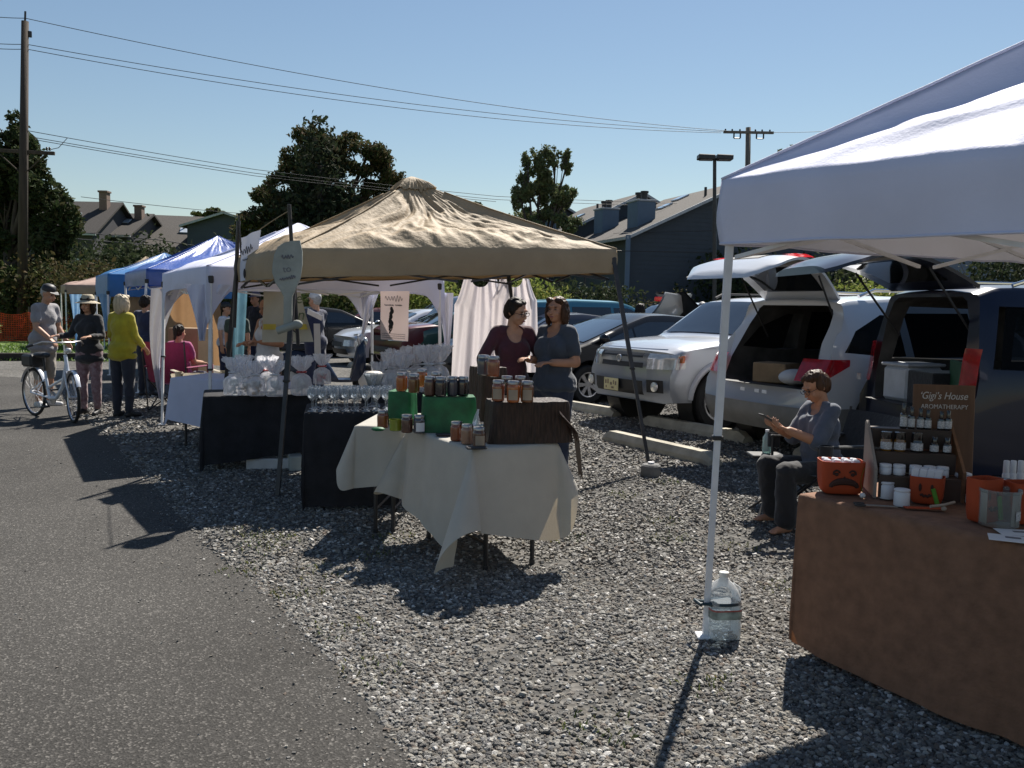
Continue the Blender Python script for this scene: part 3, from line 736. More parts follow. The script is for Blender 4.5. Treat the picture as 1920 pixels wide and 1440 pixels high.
S1.front(-.44, .44, .80, .865, CAR_BLACK, sil, 'grille'); S1.front(-.42, .42, .93, .985, CAR_BLACK, sil, 'grille')
S1.front(-.50, .50, .46, .64, CAR_BLACK, sil, 'lower_grille')
mb = MB(); mb.M = Matrix.Translation((2.375,0,.905)) @ Matrix.Rotation(PI/2, 4, 'Y'); mb.lathe([(.05,0),(.05,.012),(.036,.012),(.036,0)], 20, cap0=False, cap1=False); mb.build('badge', CHROME, sil)
YEL = mat('pale_yellow_plate', (.62,.55,.30), .5, var=.08)
mb = MB(); mb.box((2.455,-.06,.56), (.012,.31,.16), .004); pl = mb.build('licence_plate', YEL, sil)
mb = MB()
for y_, z_, w_, h_ in ((-.17,.585,.03,.05),(-.12,.59,.025,.06),(-.055,.565,.04,.035),(.0,.585,.02,.055),(.045,.575,.03,.05),(-.16,.52,.02,.03),(-.02,.515,.05,.025)): mb.box((2.4625,y_,z_), (.003,w_,h_))
mb.build('plate_marks', mat('plate_ink', (.20,.15,.10), .6), pl)
S1.wheels(sil, 6, wd=.25); S1.mirrors(.72, SILVER, sil)
S1.front(-.70, .70, 1.035, 1.05, SILVER, sil, 'hood_lip', off=.0)

# --- white SUV backed in, tailgate up, hollow boot
S2 = Car(4.85, 1.94, 1.72, 1.05, [(-2.42,1.50),(-1.75,1.68),(-1.0,1.72),(0.0,1.72),(.35,1.66),(1.1,1.12),(1.7,1.08),(2.2,.98),(2.42,.90)],
   [(.3,2.3),(.5,2.42),(.9,2.35)], [(.25,-2.30),(.45,-2.42),(.72,-2.44),(.80,-2.38),(1.0,-2.28),(1.2,-2.16),(1.68,-1.72)], (-1.40,1.42), .37, .30, taper=.07, cr=.16)
WHITEP = paint('white_car_paint', (.56,.575,.60))
def hollow(c, m, t, prof, x_end, wins=()):
    """cut the boot out of the closed body; prof: rear opening (y,z) half outline from bottom centre"""
    b = c.body(m, t, [m, CAR_INT])
    ring = [(y, z) for y, z in prof] + [(-y, z) for y, z in prof[::-1]]
    mb = MB(); mb.mi = 1
    mb.loft([[(-c.L/2-.4, y, z) for y, z in ring], [(-c.L/2+.05, y, z) for y, z in ring], [(x_end, y*.98, min(z, c.H-.09)) for y, z in ring]])
    o = mb.build('cutter', [m, CAR_INT], smooth=0); o.parent = t
    md = b.modifiers.new('b', 'BOOLEAN'); md.operation = 'DIFFERENCE'; md.object = o; md.solver = 'EXACT'; md.material_mode = 'TRANSFER'
    cuts = [o]
    for (poly) in wins:
        mb = MB(); mb.mi = 1; mb.M = Matrix.Rotation(PI/2, 4, 'X'); mb.prism(poly, -c.W, c.W); w_ = mb.build('cutter', [m, CAR_INT], smooth=0); w_.parent = t
        md = b.modifiers.new('w', 'BOOLEAN'); md.operation = 'DIFFERENCE'; md.object = w_; md.solver = 'EXACT'; md.material_mode = 'TRANSFER'; cuts.append(w_)
    apply_mods(b)
    for q in cuts: bpy.data.objects.remove(q)
    b.data.polygons.foreach_set('use_smooth', [True]*len(b.data.polygons)); b.data.set_sharp_from_angle(angle=R(30))
    return b
def pane(c, poly, sg, t, m, grow=1.0):
    cx = sum(p[0] for p in poly)/len(poly); cz = sum(p[1] for p in poly)/len(poly)
    mb = MB(); mb.sheet([c.side(cx+(x-cx)*grow, cz+(z-cz)*grow, sg, -.004) for x, z in poly]); return mb.build('side_window', m, t, smooth=0)
TINT = glassmat('smoked_car_glass', (.20,.21,.22), .93, .04, (.02,.02,.022))
loc = car_at(S2, -1.40, -.85, 1640, 862, HOUT)
wsu = thing('sport_utility_vehicle', 'white crossover backed in with its tailgate raised and boot open', 'car', loc, HOUT, 'cars parked behind the stalls')
q1 = [(-1.95,1.14),(-1.30,1.09),(-1.12,1.10),(-1.12,1.52),(-1.35,1.53),(-1.75,1.36)]
q2 = [(-1.0,1.08),(.0,1.08),(.0,1.56),(-1.0,1.55)]
hollow(S2, WHITEP, wsu, [(0,.74),(.60,.74),(.66,.80),(.70,1.02),(.64,1.40),(.58,1.58),(.50,1.62),(0,1.62)], .2, [q1, q2])
for sg in (-1, 1):
    pane(S2, q1, sg, wsu, TINT, 1.04); pane(S2, q2, sg, wsu, TINT, 1.03)
    S2.window(.08, .75, lambda x: 1.08, lambda x: S2.zt(x)-.12, sg, wsu)
    S2.front(sg*.60, sg*.93, .84, 1.08, REDLAMP, wsu, 'tail_light', off=.012, wrap=.46, rear=True, zf=lambda u, v: (.84+.30*max(0,u-.45)) + (1.07-(.84+.30*max(0,u-.45)))*v)
    mb = MB(); mb.tube([(-1.55,sg*.66,1.72),(-1.35,sg*.68,1.79),(.0,sg*.68,1.79),(.2,sg*.66,1.72)], .02, 8); mb.build('roof_rail', CHROME, wsu)
    mb = MB()
    for a in S2.axles:
        def fn(u, v, a=a):
            tt = PI*(.02+.96*u); r_ = S2.wr*(1.17+.12*v); return S2.side(a+r_*math.cos(tt), max(S2.wr+r_*math.sin(tt), .3), sg, .012)
        mb.grid(fn, 26, 3)
    mb.build('arch_trim', CAR_BLACK, wsu, smooth=180)
S2.shield(1.02, .38, wsu); S2.wheels(wsu, 6)
mb = MB(); mb.grid(lambda u, v: ((lambda y, z: (S2.mapx(-2.425, y, z)-.014, y, z))((u*2-1)*.86, .29+.28*v)), 24, 6); mb.build('lower_bumper', UNDER, wsu, smooth=180)
for sg in (-1, 1):
    mb = MB(); mb.grid(lambda u, v: S2.side(-2.42+.52*u, .29+.28*v, sg, .012), 10, 5); mb.build('lower_bumper_corner', UNDER, wsu, smooth=180)
mb = MB(); mb.grid(lambda u, v: (-2.43+.02+.16*v, (u*2-1)*.56, .765+.004*v), 12, 3); mb.build('loading_sill', CAR_BLACK, wsu, smooth=180)
for y in (-.3,-.18,.05): 
    mb = MB(); mb.box((-2.452,y,.70), (.004,.07,.035)); mb.build('sticker', WHITE_METAL, wsu)
mb = MB()
for sg in (-1,1):
    mb.box((-.55, sg*.38, 1.02), (.16,.52,.62), .06); mb.box((-.55, sg*.38, 1.42), (.10,.26,.16), .04); 
mb.build('rear_seats', mat('grey_car_seat', (.10,.095,.09), .9), wsu)
def tailgate(c, t, m, hx, hz, Lg, Wg, up, glass, lampcol, bend=.16, plate=True, w2=.80, drop=.34):
    """raised tailgate: hinge at (hx,hz), panel reaching backwards"""
    d = Vector((-math.cos(up), 0, math.sin(up))); n = Vector((math.sin(up), 0, math.cos(up)))
    def P(s_, y, o=0):
        k = s_/Lg; b = bend*math.sin(min(1, k*1.02)*PI*.95) - drop*max(0, k-.55)**2*Lg
        return Vector((hx, y, hz)) + d*s_ + n*(b+o)
    rings = []
    for i in range(21):
        k = i/20; s_ = Lg*k; w_ = Wg/2*(w2+(1-w2)*min(1, k*1.5))*(1-.30*max(0, k-.86)/.14)
        r_ = []
        for j in range(13): y = -w_+2*w_*j/12; r_.append(tuple(P(s_, y, .04*(1-(abs(y)/w_)**4))))
        for j in range(13): y = w_-2*w_*j/12; r_.append(tuple(P(s_, y, -.03)))
        rings.append(r_)
    mb = MB(); mb.loft(rings); tg = mb.build('tailgate', m, t, smooth=50)
    mb = MB(); mb.grid(lambda u, v: tuple(P(Lg*(.10+.40*v), (u*2-1)*Wg*.39*(.88+.12*v), .048)), 10, 8); mb.build('glass', glass, tg, smooth=180)
    mb = MB(); mb.grid(lambda u, v: tuple(P(Lg*(.12+.36*v), (u*2-1)*Wg*.36*(.88+.12*v), -.034)), 10, 8); mb.build('inner_glass', CAR_GLASS, tg, smooth=180)
    mb = MB(); mb.grid(lambda u, v: tuple(P(Lg*(.52+.44*v), (u*2-1)*Wg*.42, -.034-.03*math.sin(PI*v)*math.sin(PI*u)**.3)), 14, 8); mb.build('inner_trim', mat('beige_trim', (.30,.28,.25), .8), tg, smooth=180)
    if lampcol:
        for sg in (-1, 1):
            mb = MB(); mb.grid(lambda u, v: tuple(P(Lg*(.52+.16*v), sg*Wg*(.30+.19*u), .044-.035*max(0,u-.7))), 8, 6); mb.build('lamp', lampcol, tg, smooth=180)
    if plate:
        mb = MB(); mb.grid(lambda u, v: tuple(P(Lg*(.66+.14*v), (u*2-1)*.27, .046)), 8, 6); mb.build('plate_recess', CAR_BLACK, tg, smooth=180)
    for sg in (-1, 1):
        mb = MB(); a = Vector((hx+.05, sg*Wg*.40, hz-.45)); mb.tube([a, P(Lg*.34, sg*Wg*.42, -.05)], .011, 6); mb.build('gas_strut', CAR_BLACK, tg)
tailgate(S2, wsu, WHITEP, -1.72, 1.70, 1.18, 1.44, R(21), CAR_GLASS, REDLAMP, drop=1.05)
# --- navy minivan backed in, closer, tailgate up
S3 = Car(4.9, 1.94, 1.80, 1.06, [(-2.45,1.72),(-2.2,1.78),(-1.0,1.80),(0.2,1.77),(.5,1.70),(1.35,1.16),(1.8,1.08),(2.3,.95),(2.45,.85)],
   [(.3,2.35),(.5,2.45),(.9,2.4)], [(.25,-2.38),(.45,-2.45),(.74,-2.46),(.80,-2.40),(1.0,-2.36),(1.2,-2.34),(1.8,-2.22)], (-1.45,1.50), .36, .26, tumble=.13, taper=.05, cr=.12)
NAVY = mat('navy_paint', (.005,.009,.027), .28, var=.03, coat=.35, spec=.3)
HN = R(4)
_p = X(1787, 6.95); loc = Vector((_p.x + 2.42*math.cos(HN) - .93*math.sin(HN), _p.y + 2.42*math.sin(HN) + .93*math.cos(HN), 0))
nav = thing('minivan', 'dark navy minivan backed in with raised tailgate behind the aromatherapy sign', 'van', loc, HN, 'cars parked behind the stalls')
q1 = [(-2.15,1.12),(-1.05,1.10),(-1.05,1.60),(-2.05,1.62)]; q2 = [(-.95,1.10),(.1,1.10),(.1,1.60),(-.95,1.60)]
hollow(S3, NAVY, nav, [(0,.72),(.62,.72),(.68,.80),(.71,1.0),(.67,1.50),(.60,1.66),(.52,1.70),(0,1.70)], .3, [q1, q2])
for sg in (-1, 1):
    pane(S3, q1, sg, nav, TINT, 1.03); pane(S3, q2, sg, nav, TINT, 1.03)
    S3.window(.18, .95, lambda x: 1.10, lambda x: S3.zt(x)-.12, sg, nav)
    tl = S3.front(sg*.745, sg*.91, .90, 1.28, REDLAMP, nav, 'tail_light', off=.02, rear=True)
    mb = MB(); mb.grid(lambda u, v: (-2.425, sg*(.76+.09*u), .90+.06*v), 4, 4); mb.build('reverse_lamp', LAMP, tl, smooth=180)
    mb = MB(); mb.tube([(-1.9,sg*.70,1.79),(-1.7,sg*.72,1.86),(.2,sg*.72,1.85),(.4,sg*.70,1.77)], .018, 8); mb.build('roof_rail', CHROME, nav)
S3.shield(1.28, .52, nav); S3.wheels(nav, 5)
mb = MB(); mb.grid(lambda u, v: (-2.46+.02+.16*v, (u*2-1)*.62, .745+.004*v), 12, 3); mb.build('loading_sill', CAR_BLACK, nav, smooth=180)
mb = MB(); mb.box((-2.452,.0,.50), (.02,.9,.12), .008); mb.build('bumper_strip', CAR_BLACK, nav)
mb = MB()
for sg in (-1,1): mb.box((-.4, sg*.38, 1.02), (.16,.55,.60), .06); mb.box((-.4, sg*.38, 1.42), (.10,.26,.16), .04)
mb.build('rear_seats', mat('grey_car_seat', (.10,.095,.09), .9), nav)
tailgate(S3, nav, NAVY, -2.18, 1.79, 1.22, 1.56, R(8), mat('tailgate_glass', (.03,.06,.07), .05, coat=1, spec=1), None, bend=.15, plate=False, w2=.92)
def tonav(x, y, z): ch, sh = math.cos(HN), math.sin(HN); return Vector((nav.location.x+x*ch-y*sh, nav.location.y+x*sh+y*ch, z))
def towhite(x, y, z): ch, sh = math.cos(HOUT), math.sin(HOUT); return Vector((wsu.location.x+x*ch-y*sh, wsu.location.y+x*sh+y*ch, z))

def seams(c, t, xs, handles=(), body=None):
    for sg in (-1, 1):
        for x in xs:
            c.window(x-.006, x+.006, lambda x: .40, lambda x: c.belt-.01, sg, t, 'door_gap', CAR_BLACK, 2)
        for x in handles:
            mb = MB(); p = c.side(x, c.belt-.16, sg, .02); mb.box(p, (.20,.03,.035), .012); mb.build('door_handle', body or CAR_BLACK, t)
seams(S2, wsu, (-1.06,.02,1.0), (-.85,.2), WHITEP); seams(S1, sil, (-.45,.68), (-.25,-1.2), SILVER); seams(S3, nav, (-1.0,.12,1.1), (-.8,.3))
S2.window(-1.78,-1.60, lambda x: .84, lambda x: 1.0, -1, wsu, 'fuel_flap', WHITEP)
# --- other parked cars
def wedge(H=1.46): return Car(4.45, 1.74, H, .98, [(-2.2,1.02),(-1.9,1.22),(-1.2,1.40),(-.4,H),(.0,H-.01),(.45,H-.14),(1.45,.98),(1.9,.86),(2.22,.72)],
    [(.25,2.12),(.45,2.22),(.7,2.18)], [(.25,-2.1),(.5,-2.22),(.9,-2.2),(1.2,-2.05)], (-1.32,1.36), .315, .2, taper=.14, cf=.3, tumble=.26)
BLACKP = mat('black_car_paint', (.007,.008,.011), .25, var=.03, coat=.25, spec=.3); DKBLUE = mat('dark_blue_paint', (.012,.02,.045), .28, var=.03, coat=.3, spec=.3); MAROON = paint('dark_red_paint', (.10,.012,.016), .1)
TEALP = paint('blue_green_paint', (.05,.20,.26), .4); LSILV = paint('pale_silver_paint', (.6,.62,.66), .3); BLUEP = paint('mid_blue_paint', (.03,.09,.25), .3)
H1 = wedge()
loc = car_at(H1, 1.36, .80, 1100, 757, HIN)
blk = standard(H1, 'hatchback', 'black sloping hatchback beside the silver off-road wagon', BLACKP, loc, HIN, [(-1.55,-.58,1.0,1.32),(-.52,.40,.99,1.33),(.44,.95,.985,1.30)], (1.42,.42), (-2.0,-1.25), 7)
SED = Car(4.7, 1.80, 1.44, .96, [(-2.35,.98),(-1.75,1.04),(-1.0,1.38),(-.4,1.44),(.1,1.42),(.4,1.32),(1.15,.98),(1.9,.88),(2.35,.72)],
    [(.25,2.25),(.45,2.35),(.7,2.3)], [(.25,-2.25),(.5,-2.35),(.95,-2.3)], (-1.38,1.40), .325, .2, taper=.12, cf=.3, tumble=.24)
loc2 = loc + ROWD*2.75 + Vector((.1,.1,0))
dsd = standard(SED, 'sedan', 'dark blue-black sedan behind the woman in the dark tee', DKBLUE, loc2, HIN, [(-1.35,-.50,1.0,1.30),(-.45,.42,.99,1.31),(.46,.85,.985,1.26)], (1.12,.38), (-1.72,-1.02), 5)
loc3 = Vector((-4.5+2.03, 22.6+1.17, 0)); 
standard(SED, 'sedan', 'pale silver sedan nosed in behind the man with the white cap', LSILV, loc3, HIN, [(-1.35,-.50,1.0,1.30),(-.45,.42,.99,1.31)], (1.12,.38), (-1.72,-1.02), 5)
# red pickup with open bed
PK = Car(5.4, 1.92, 1.80, 1.10, [(-2.7,1.12),(-.62,1.12),(-.52,1.70),(-.3,1.79),(.5,1.78),(.75,1.70),(1.25,1.16),(1.8,1.12),(2.5,1.05),(2.7,.95)],
    [(.3,2.6),(.5,2.7),(1.0,2.62)], [(.3,-2.62),(.5,-2.7),(1.1,-2.68)], (-1.65,1.70), .38, .38, taper=.06, cf=.2)
loc4 = Vector((-3.1+2.34, 20.4+1.35, 0))
pkt = standard(PK, 'pickup_truck', 'dark red pickup truck behind the hanging cat banner', MAROON, loc4, HIN, [(-.42,.15,1.16,1.62),(.2,.95,1.15,1.62)], (1.2,.72), None, 6)
pkt['category'] = 'pickup truck'
VAN = Car(4.7, 1.85, 1.72, 1.05, [(-2.35,1.55),(-2.1,1.66),(-1.0,1.72),(.1,1.70),(.4,1.62),(1.2,1.10),(1.8,1.04),(2.35,.85)],
    [(.3,2.25),(.5,2.35),(.9,2.3)], [(.3,-2.28),(.5,-2.35),(1.1,-2.32),(1.7,-2.15)], (-1.35,1.40), .35, .28, taper=.08)
vwin = [(-2.0,-1.15,1.1,1.55),(-1.08,-.15,1.09,1.57),(-.08,.78,1.08,1.56)]
standard(VAN, 'minivan', 'mid blue family van partly hidden by the white aprons', BLUEP, X(850, 26.5), HIN, vwin, (1.12,.38), None, 5)
back = [('station_wagon', VAN, 'blue-green wagon with roof glinting in the row behind the dark sedan', TEALP, X(1120, 19.5), HOUT, vwin, (1.12,.38), None),
        ('sedan', SED, 'silver sedan in the back row behind the long-haired bystander', LSILV, X(1180, 21.0), HOUT, [(-1.35,-.50,1.0,1.30),(-.45,.42,.99,1.31)], (1.12,.38), (-1.72,-1.02)),
        ('station_wagon', VAN, 'silver blue wagon in the back row under the raised white boot lid', paint('ice_blue_paint', (.35,.42,.5), .3), X(1268, 22.0), HOUT+PI, vwin, (1.12,.38), None),
        ('hatchback', H1, 'small violet hatchback in the back row left of the white tent leg', paint('violet_paint', (.20,.10,.24), .3), X(1318, 22.5), HOUT, [(-1.55,-.58,1.0,1.32),(-.52,.40,.99,1.33)], (1.42,.42), (-2.0,-1.25)),
        ('sedan', SED, 'dark green sedan far back between the pickup and the aprons', paint('dark_green_paint', (.02,.06,.05), .2), X(905, 21.5), HOUT, [(-1.35,-.50,1.0,1.30),(-.45,.42,.99,1.31)], (1.12,.38), (-1.72,-1.02)),
        ('sedan', SED, 'black sedan at the far left of the back row', BLACKP, X(565, 26.0), HIN, [(-1.35,-.50,1.0,1.30),(-.45,.42,.99,1.31)], (1.12,.38), (-1.72,-1.02)),
        ('sedan', SED, 'dark red sedan behind the silver one near the red pickup', MAROON, X(690, 29), HIN, [(-1.35,-.50,1.0,1.30),(-.45,.42,.99,1.31)], (1.12,.38), (-1.72,-1.02))]
for nm, c, lb, pm, lc, rz, wn, sh, rs in back: standard(c, nm, lb, pm, lc, rz, wn, sh, rs, 5)
# raised boot lid and raised hood in the back row
def lid(name, label, root, m, c, L, Wd, tilt, azi, lamp=None):
    mb = MB(); d = Vector((math.cos(azi)*math.cos(tilt), math.sin(azi)*math.cos(tilt), math.sin(tilt))); s_ = Vector((-math.sin(azi), math.cos(azi), 0)); n = d.cross(s_)
    o = [[tuple(Vector(c)+d*L*i/8+s_*Wd*(j/8-.5)+n*(.06*math.sin(PI*i/8)+k*.03)) for i in range(9)] for j in range(9) for k in (0,)]
    def fn(u, v, k=0): return tuple(Vector(c)+d*L*v+s_*Wd*(u-.5)*(1-.08*v)+n*(-.10*math.sin(PI*v)-.05*math.sin(PI*u)))
    mb.grid(fn, 12, 10); mb.grid(lambda u, v: tuple(Vector(fn(u, v))+n*.04), 12, 10)
    return mb
mb = lid('', '', None, None, X(1225, 20.2, 1.20), .95, 1.35, R(48), R(-38)); bl = mb.build('raised_boot_lid', WHITEP, None, smooth=40)
tag(bl, 'raised white boot lid with red lamp strip above the back row of cars', 'boot lid')
mb = MB(); p = X(1250, 20.05, 1.78); mb.box(p, (.55,.05,.10), .02, Euler((0,0,R(-10)))); mb.build('lamp_strip', REDLAMP, bl)
mb = lid('', '', None, None, X(1330, 20.6, 1.30), 1.25, 1.4, R(30), R(200)); tag(mb.build('raised_tailgate', CAR_BLACK, None, smooth=40), 'raised dark tailgate glinting just left of the white tent leg', 'tailgate')

# --- concrete wheel stops
CONC = mat('weathered_concrete', (.40,.37,.30), .9, var=.2, vs=5, bump=.5, bs=24)
def stop_mesh():
    L, a, b, h = 1.85, .085, .055, .13
    mb = MB(); y = lambda w: [(-w,0),(w,0)]
    prof = [(-a,0),(-a,.06),(-b,h),(b,h),(a,.06),(a,0)]
    mb.loft([[( -L/2, p, z*.55) for p, z in prof], [(-L/2+.10, p, z) for p, z in prof], [(L/2-.10, p, z) for p, z in prof], [(L/2, p, z*.55) for p, z in prof]])
    return mb.build('wheel_stop', CONC, None, smooth=20)
ws0 = stop_mesh()
sA, sB = G(1232,848), G(1300,812)
stops = [(sA,0,'long pale wheel stop nearest the right black leg of the tan canopy'),(sA+ROWD*2.72,0,'wheel stop just right of the brown draped box'),(sB+ROWD*2.62,0,'wheel stop in front of the black hatchback tyre'),(sB,0,'shaded wheel stop between the white tent leg and the silver bumper'),
 (sA+ROWD*5.5,0,'wheel stop hidden behind the maroon sweater and aprons'),(sA+ROWD*8.3,0,'wheel stop glimpsed just above the wine glasses'),(sB+ROWD*9.0,0,'far wheel stop left of the thin white leg'),(sB+ROWD*11.6,0,'small far wheel stop near the cap man'),
 (sB-ROWD*2.7,0,'wheel stop in deep shade behind the seated woman')]
for i, (px, py, lb) in enumerate(stops):
    o = ws0 if i == 0 else ws0.copy()
    if i: COL.objects.link(o)
    g = px; place(o, (g.x, g.y, 0), math.atan2(.866, -.5)+R(random.uniform(-6, 6))); tag(o, lb, 'wheel stop', 'concrete wheel stops')
# ------------------------------------------------------------------ people
SKIN = mat('skin', (.46,.25,.16), .55, var=.10, vs=14, spec=.4)
SKIN_TAN = mat('sun_tanned_skin', (.40,.20,.12), .55, var=.10, vs=14, spec=.4)
LIP = mat('lips', (.30,.10,.09), .5); EYE = mat('eye', (.03,.022,.02), .15, coat=.6)
HAIR_DK = mat('dark_brown_hair', (.022,.014,.010), .5, var=.4, vs=30, stretch=(1,1,.15), bump=.6, bs=60, spec=.2)
HAIR_BR = mat('chestnut_hair', (.062,.030,.016), .45, var=.4, vs=30, stretch=(1,1,.15), bump=.6, bs=60, spec=.2)
HAIR_BL = mat('pale_blond_hair', (.46,.37,.24), .5, var=.2, vs=30, stretch=(1,1,.15), bump=.6, bs=60)
HAIR_GR = mat('grey_hair', (.36,.35,.34), .5, var=.2, vs=30, bump=.5, bs=60)
def cloth(name, col, **k): return mat(name, col, .88, var=k.pop('var', .14), vs=k.pop('vs', 9), bump=.3, bs=24, sheen=.25, **k)
def Vn(*a): return Vector(a).normalized()
def hand(mb, w, f, n, side, k=1.0, curl=.5):
    """palm and five fingers; f along the forearm, n palm normal (fingers curl to it), side +1 if the thumb lies on f x n"""
    f = Vector(f).normalized(); n = Vector(n); n = (n - f*n.dot(f)).normalized(); t = f.cross(n)*side
    w = Vector(w); p0, p1 = w, w + f*.085*k
    for q in (-.027,-.009,.009,.027):
        mb.caps(p0 + t*q*.75*k + f*.01, p1 + t*q*k, .0135*k, .012*k, 8)
    for i, (q, l) in enumerate(((.030,.072),(.010,.080),(-.010,.074),(-.030,.058))):
        a = p1 + t*q*k; c = curl*(.75+.18*i)
        d1 = (f*math.cos(c*.5)+n*math.sin(c*.5) + t*q*2).normalized(); d2 = (f*math.cos(c*1.5)+n*math.sin(c*1.5) + t*q).normalized()
        b = a + d1*l*.52*k; mb.caps(a, b, .0100*k, .0092*k, 8); mb.caps(b, b+d2*l*.5*k, .0092*k, .0078*k, 8)
    a = p0 + f*.022*k + t*.026*k; b = a + (f*.55+t*.75+n*.3).normalized()*.04*k; c = b + (f*.9+t*.25+n*.45).normalized()*.034*k
    mb.caps(a, b, .0135*k, .0112*k, 8); mb.caps(b, c, .0110*k, .0092*k, 8)

def folds(o, amp):
    n_ = len(o.data.vertices); co = np.empty(n_*3, np.float32); no = np.empty(n_*3, np.float32); o.data.vertices.foreach_get('co', co); o.data.vertices.foreach_get('normal', no)
    co = co.reshape(-1, 3); no = no.reshape(-1, 3); sd = random.uniform(0, 50)
    for i in range(n_):
        x, y, z = co[i]; w_ = noise.noise(Vector((x*9+z*5, y*9-z*4, z*6+sd))); v_ = noise.noise(Vector((x*22-z*9, y*22+z*7, z*13+sd)))
        co[i] += no[i]*amp*((.35-abs(w_)*1.5) + .45*v_)
    o.data.vertices.foreach_set('co', co.ravel()); o.data.update()
def person(label, loc, rz, H=1.65, fat=1.0, female=True, skin=SKIN, hair=('short', HAIR_DK), top=None, sleeve='short', bottom=None, shoe=None,
           lean=(0, 0), headrot=(0, 0), arms=None, legs=None, hipz=None, vox=.009, hat=None, glasses=False, legs_bare=1.0, neckline=0.0, curl=(.5,.5), palm=None, group=None, top2=None, shirt_len=.86, strap=False, bare_feet=False, flare=1.0):
    t = thing('person', label, 'person', loc, rz, group); k = H/1.65
    S = Matrix.Diagonal((k, k, k)); hz = (hipz/k if hipz else .875)
    HC = Vector((0, 0, hz)); up = Matrix.Rotation(lean[1], 3, 'Z') @ Matrix.Rotation(lean[0], 3, 'X')
    def U(x, y, z): return HC + up @ Vector((x, y, z-.875))
    sh = .145 if female else .170
    J = {}
    for sd, sg in (('L', 1), ('R', -1)):
        J['s'+sd] = U(sg*sh*(.9+.1*fat), .005, 1.355)
        ud, fd = (arms or {}).get(sd, (Vn(sg*.13, .02, -1), Vn(sg*.04, -.12, -1)))
        ud, fd = Vector(ud).normalized(), Vector(fd).normalized()
        J['e'+sd] = J['s'+sd] + ud*.265; J['w'+sd] = J['e'+sd] + fd*.225; J['f'+sd] = fd
        J['h'+sd] = HC + Vector((sg*.088*(.8+.2*fat), 0, -.01)) if True else 0
        td, kd, fo = (legs or {}).get(sd, (Vn(sg*.03, -.02, -1), Vn(0, .04, -1), Vn(sg*.25, -1, 0)))
        td, kd = Vector(td).normalized(), Vector(kd).normalized()
        J['k'+sd] = J['h'+sd] + td*.405; J['a'+sd] = J['k'+sd] + kd*.385; J['o'+sd] = Vector(fo).normalized(); J['td'+sd] = td
    nb = U(0, .012, 1.375); hb = U(0, -.005, 1.46)
    Hr = up @ Matrix.Rotation(headrot[1], 3, 'Z') @ Matrix.Rotation(headrot[0], 3, 'X')
    hc = hb + Hr @ Vector((0, -.012, .082))
    def HP(x, y, z): return hc + Hr @ Vector((x, y, z))
    def torso(mb, g):
        mb.ell(U(0,.005,.905), (.158*fat+g,.118*fat+g,.13+g), rot=up); mb.ell(U(0,-.012*fat,1.04), (.138*fat+g,.108*fat+g,.15+g), rot=up)
        mb.ell(U(0,0,1.21), (.150*(.6+.4*fat)+g,.108*(.5+.5*fat)+g,.16+g), rot=up); mb.ell(U(0,.01,1.325), ((sh-.02)+g*.5,.075+g,.055+g), rot=up)
        mb.caps(J['sL'].lerp(J['sR'], .08), J['sR'].lerp(J['sL'], .08), .056+g*.8, .056+g*.8)
        if female:
            for sg in (-1, 1): mb.ell(U(sg*.062*fat, -.068*(.5+.5*fat), 1.205), (.072*fat+g,.050*fat+g,.085*fat+g), rot=up)
    def arm(mb, sd, g, r=1.0, upto=2.0, bell=0):
        s_, e, w_ = J['s'+sd], J['e'+sd], J['w'+sd]; ff = .75+.25*fat
        if upto <= 1: mb.caps(s_, s_.lerp(e, upto), .050*ff+g, .044*ff+g+bell)
        else:
            mb.caps(s_, e, .050*ff+g, .040*ff+g); mb.caps(e, e.lerp(w_, min(1, upto-1)), .040*ff+g, .031*ff+g+bell)
    def leg(mb, sd, g, upto=2.0, lo=0.0, taper=1.0):
        h_, q, a = J['h'+sd], J['k'+sd], J['a'+sd]; ff = .6+.4*fat
        mb.caps(h_, q, .088*ff+g, .058*ff+g)
        if upto > 1:
            e = q.lerp(a, upto-1); mb.caps(q, e, .057*ff+g, max(.040*ff+g*.6, lo))
            if not lo: mb.ell(q.lerp(a, .33)+Vector((0,.012,0)), (.050*ff+g,.052*ff+g,.10))
    mb = MB(); mb.M = S.to_4x4()
    torso(mb, -.008)
    mb.caps(nb, hb+Hr@Vector((0,.008,.035)), .054, .048)
    mb.ell(HP(0,.010,.028), (.072,.090,.082), 18, 12, Hr); mb.ell(HP(0,-.022,-.030), (.058,.066,.078), 18, 12, Hr); mb.ell(HP(0,-.048,-.080), (.034,.032,.026), 12, 8, Hr)
    mb.ell(HP(0,-.095,-.018), (.011,.016,.024), 10, 8, Hr); mb.ell(HP(0,-.104,-.032), (.015,.014,.011), 10, 8, Hr); mb.ell(HP(0,-.078,.028), (.05,.016,.012), 12, 8, Hr)
    for sg in (-1, 1):
        mb.ell(HP(sg*.073,.012,-.005), (.010,.018,.030), 10, 8, Hr); mb.ell(HP(sg*.038,-.066,-.035), (.022,.02,.02), 10, 8, Hr)
    mb.ell(HP(0,-.084,-.060), (.022,.012,.010), 10, 8, Hr)
    for sd in 'LR':
        arm(mb, sd, -.004 if sleeve == 'long' else 0)
        sg = 1 if sd == 'L' else -1; f_ = J['f'+sd]
        pn = (palm or {}).get(sd, Vn(-sg, 0, 0) if abs(f_.z) > .7 else Vn(0,0,-1) if f_.y < -.3 else Vn(-sg*.2,.3,-1))
        pv = Vector(pn); tdir = f_.cross(pv); want = Vector((0, -1, 0)) if abs(f_.z) > .7 else Vector((-sg*.4, -.4, 1))
        hand(mb, J['w'+sd], f_, pn, 1 if tdir.dot(want) >= 0 else -1, 1.0 if female else 1.08, curl[0 if sd == 'L' else 1])
        leg(mb, sd, -.006)
        a, o = J['a'+sd], J['o'+sd]
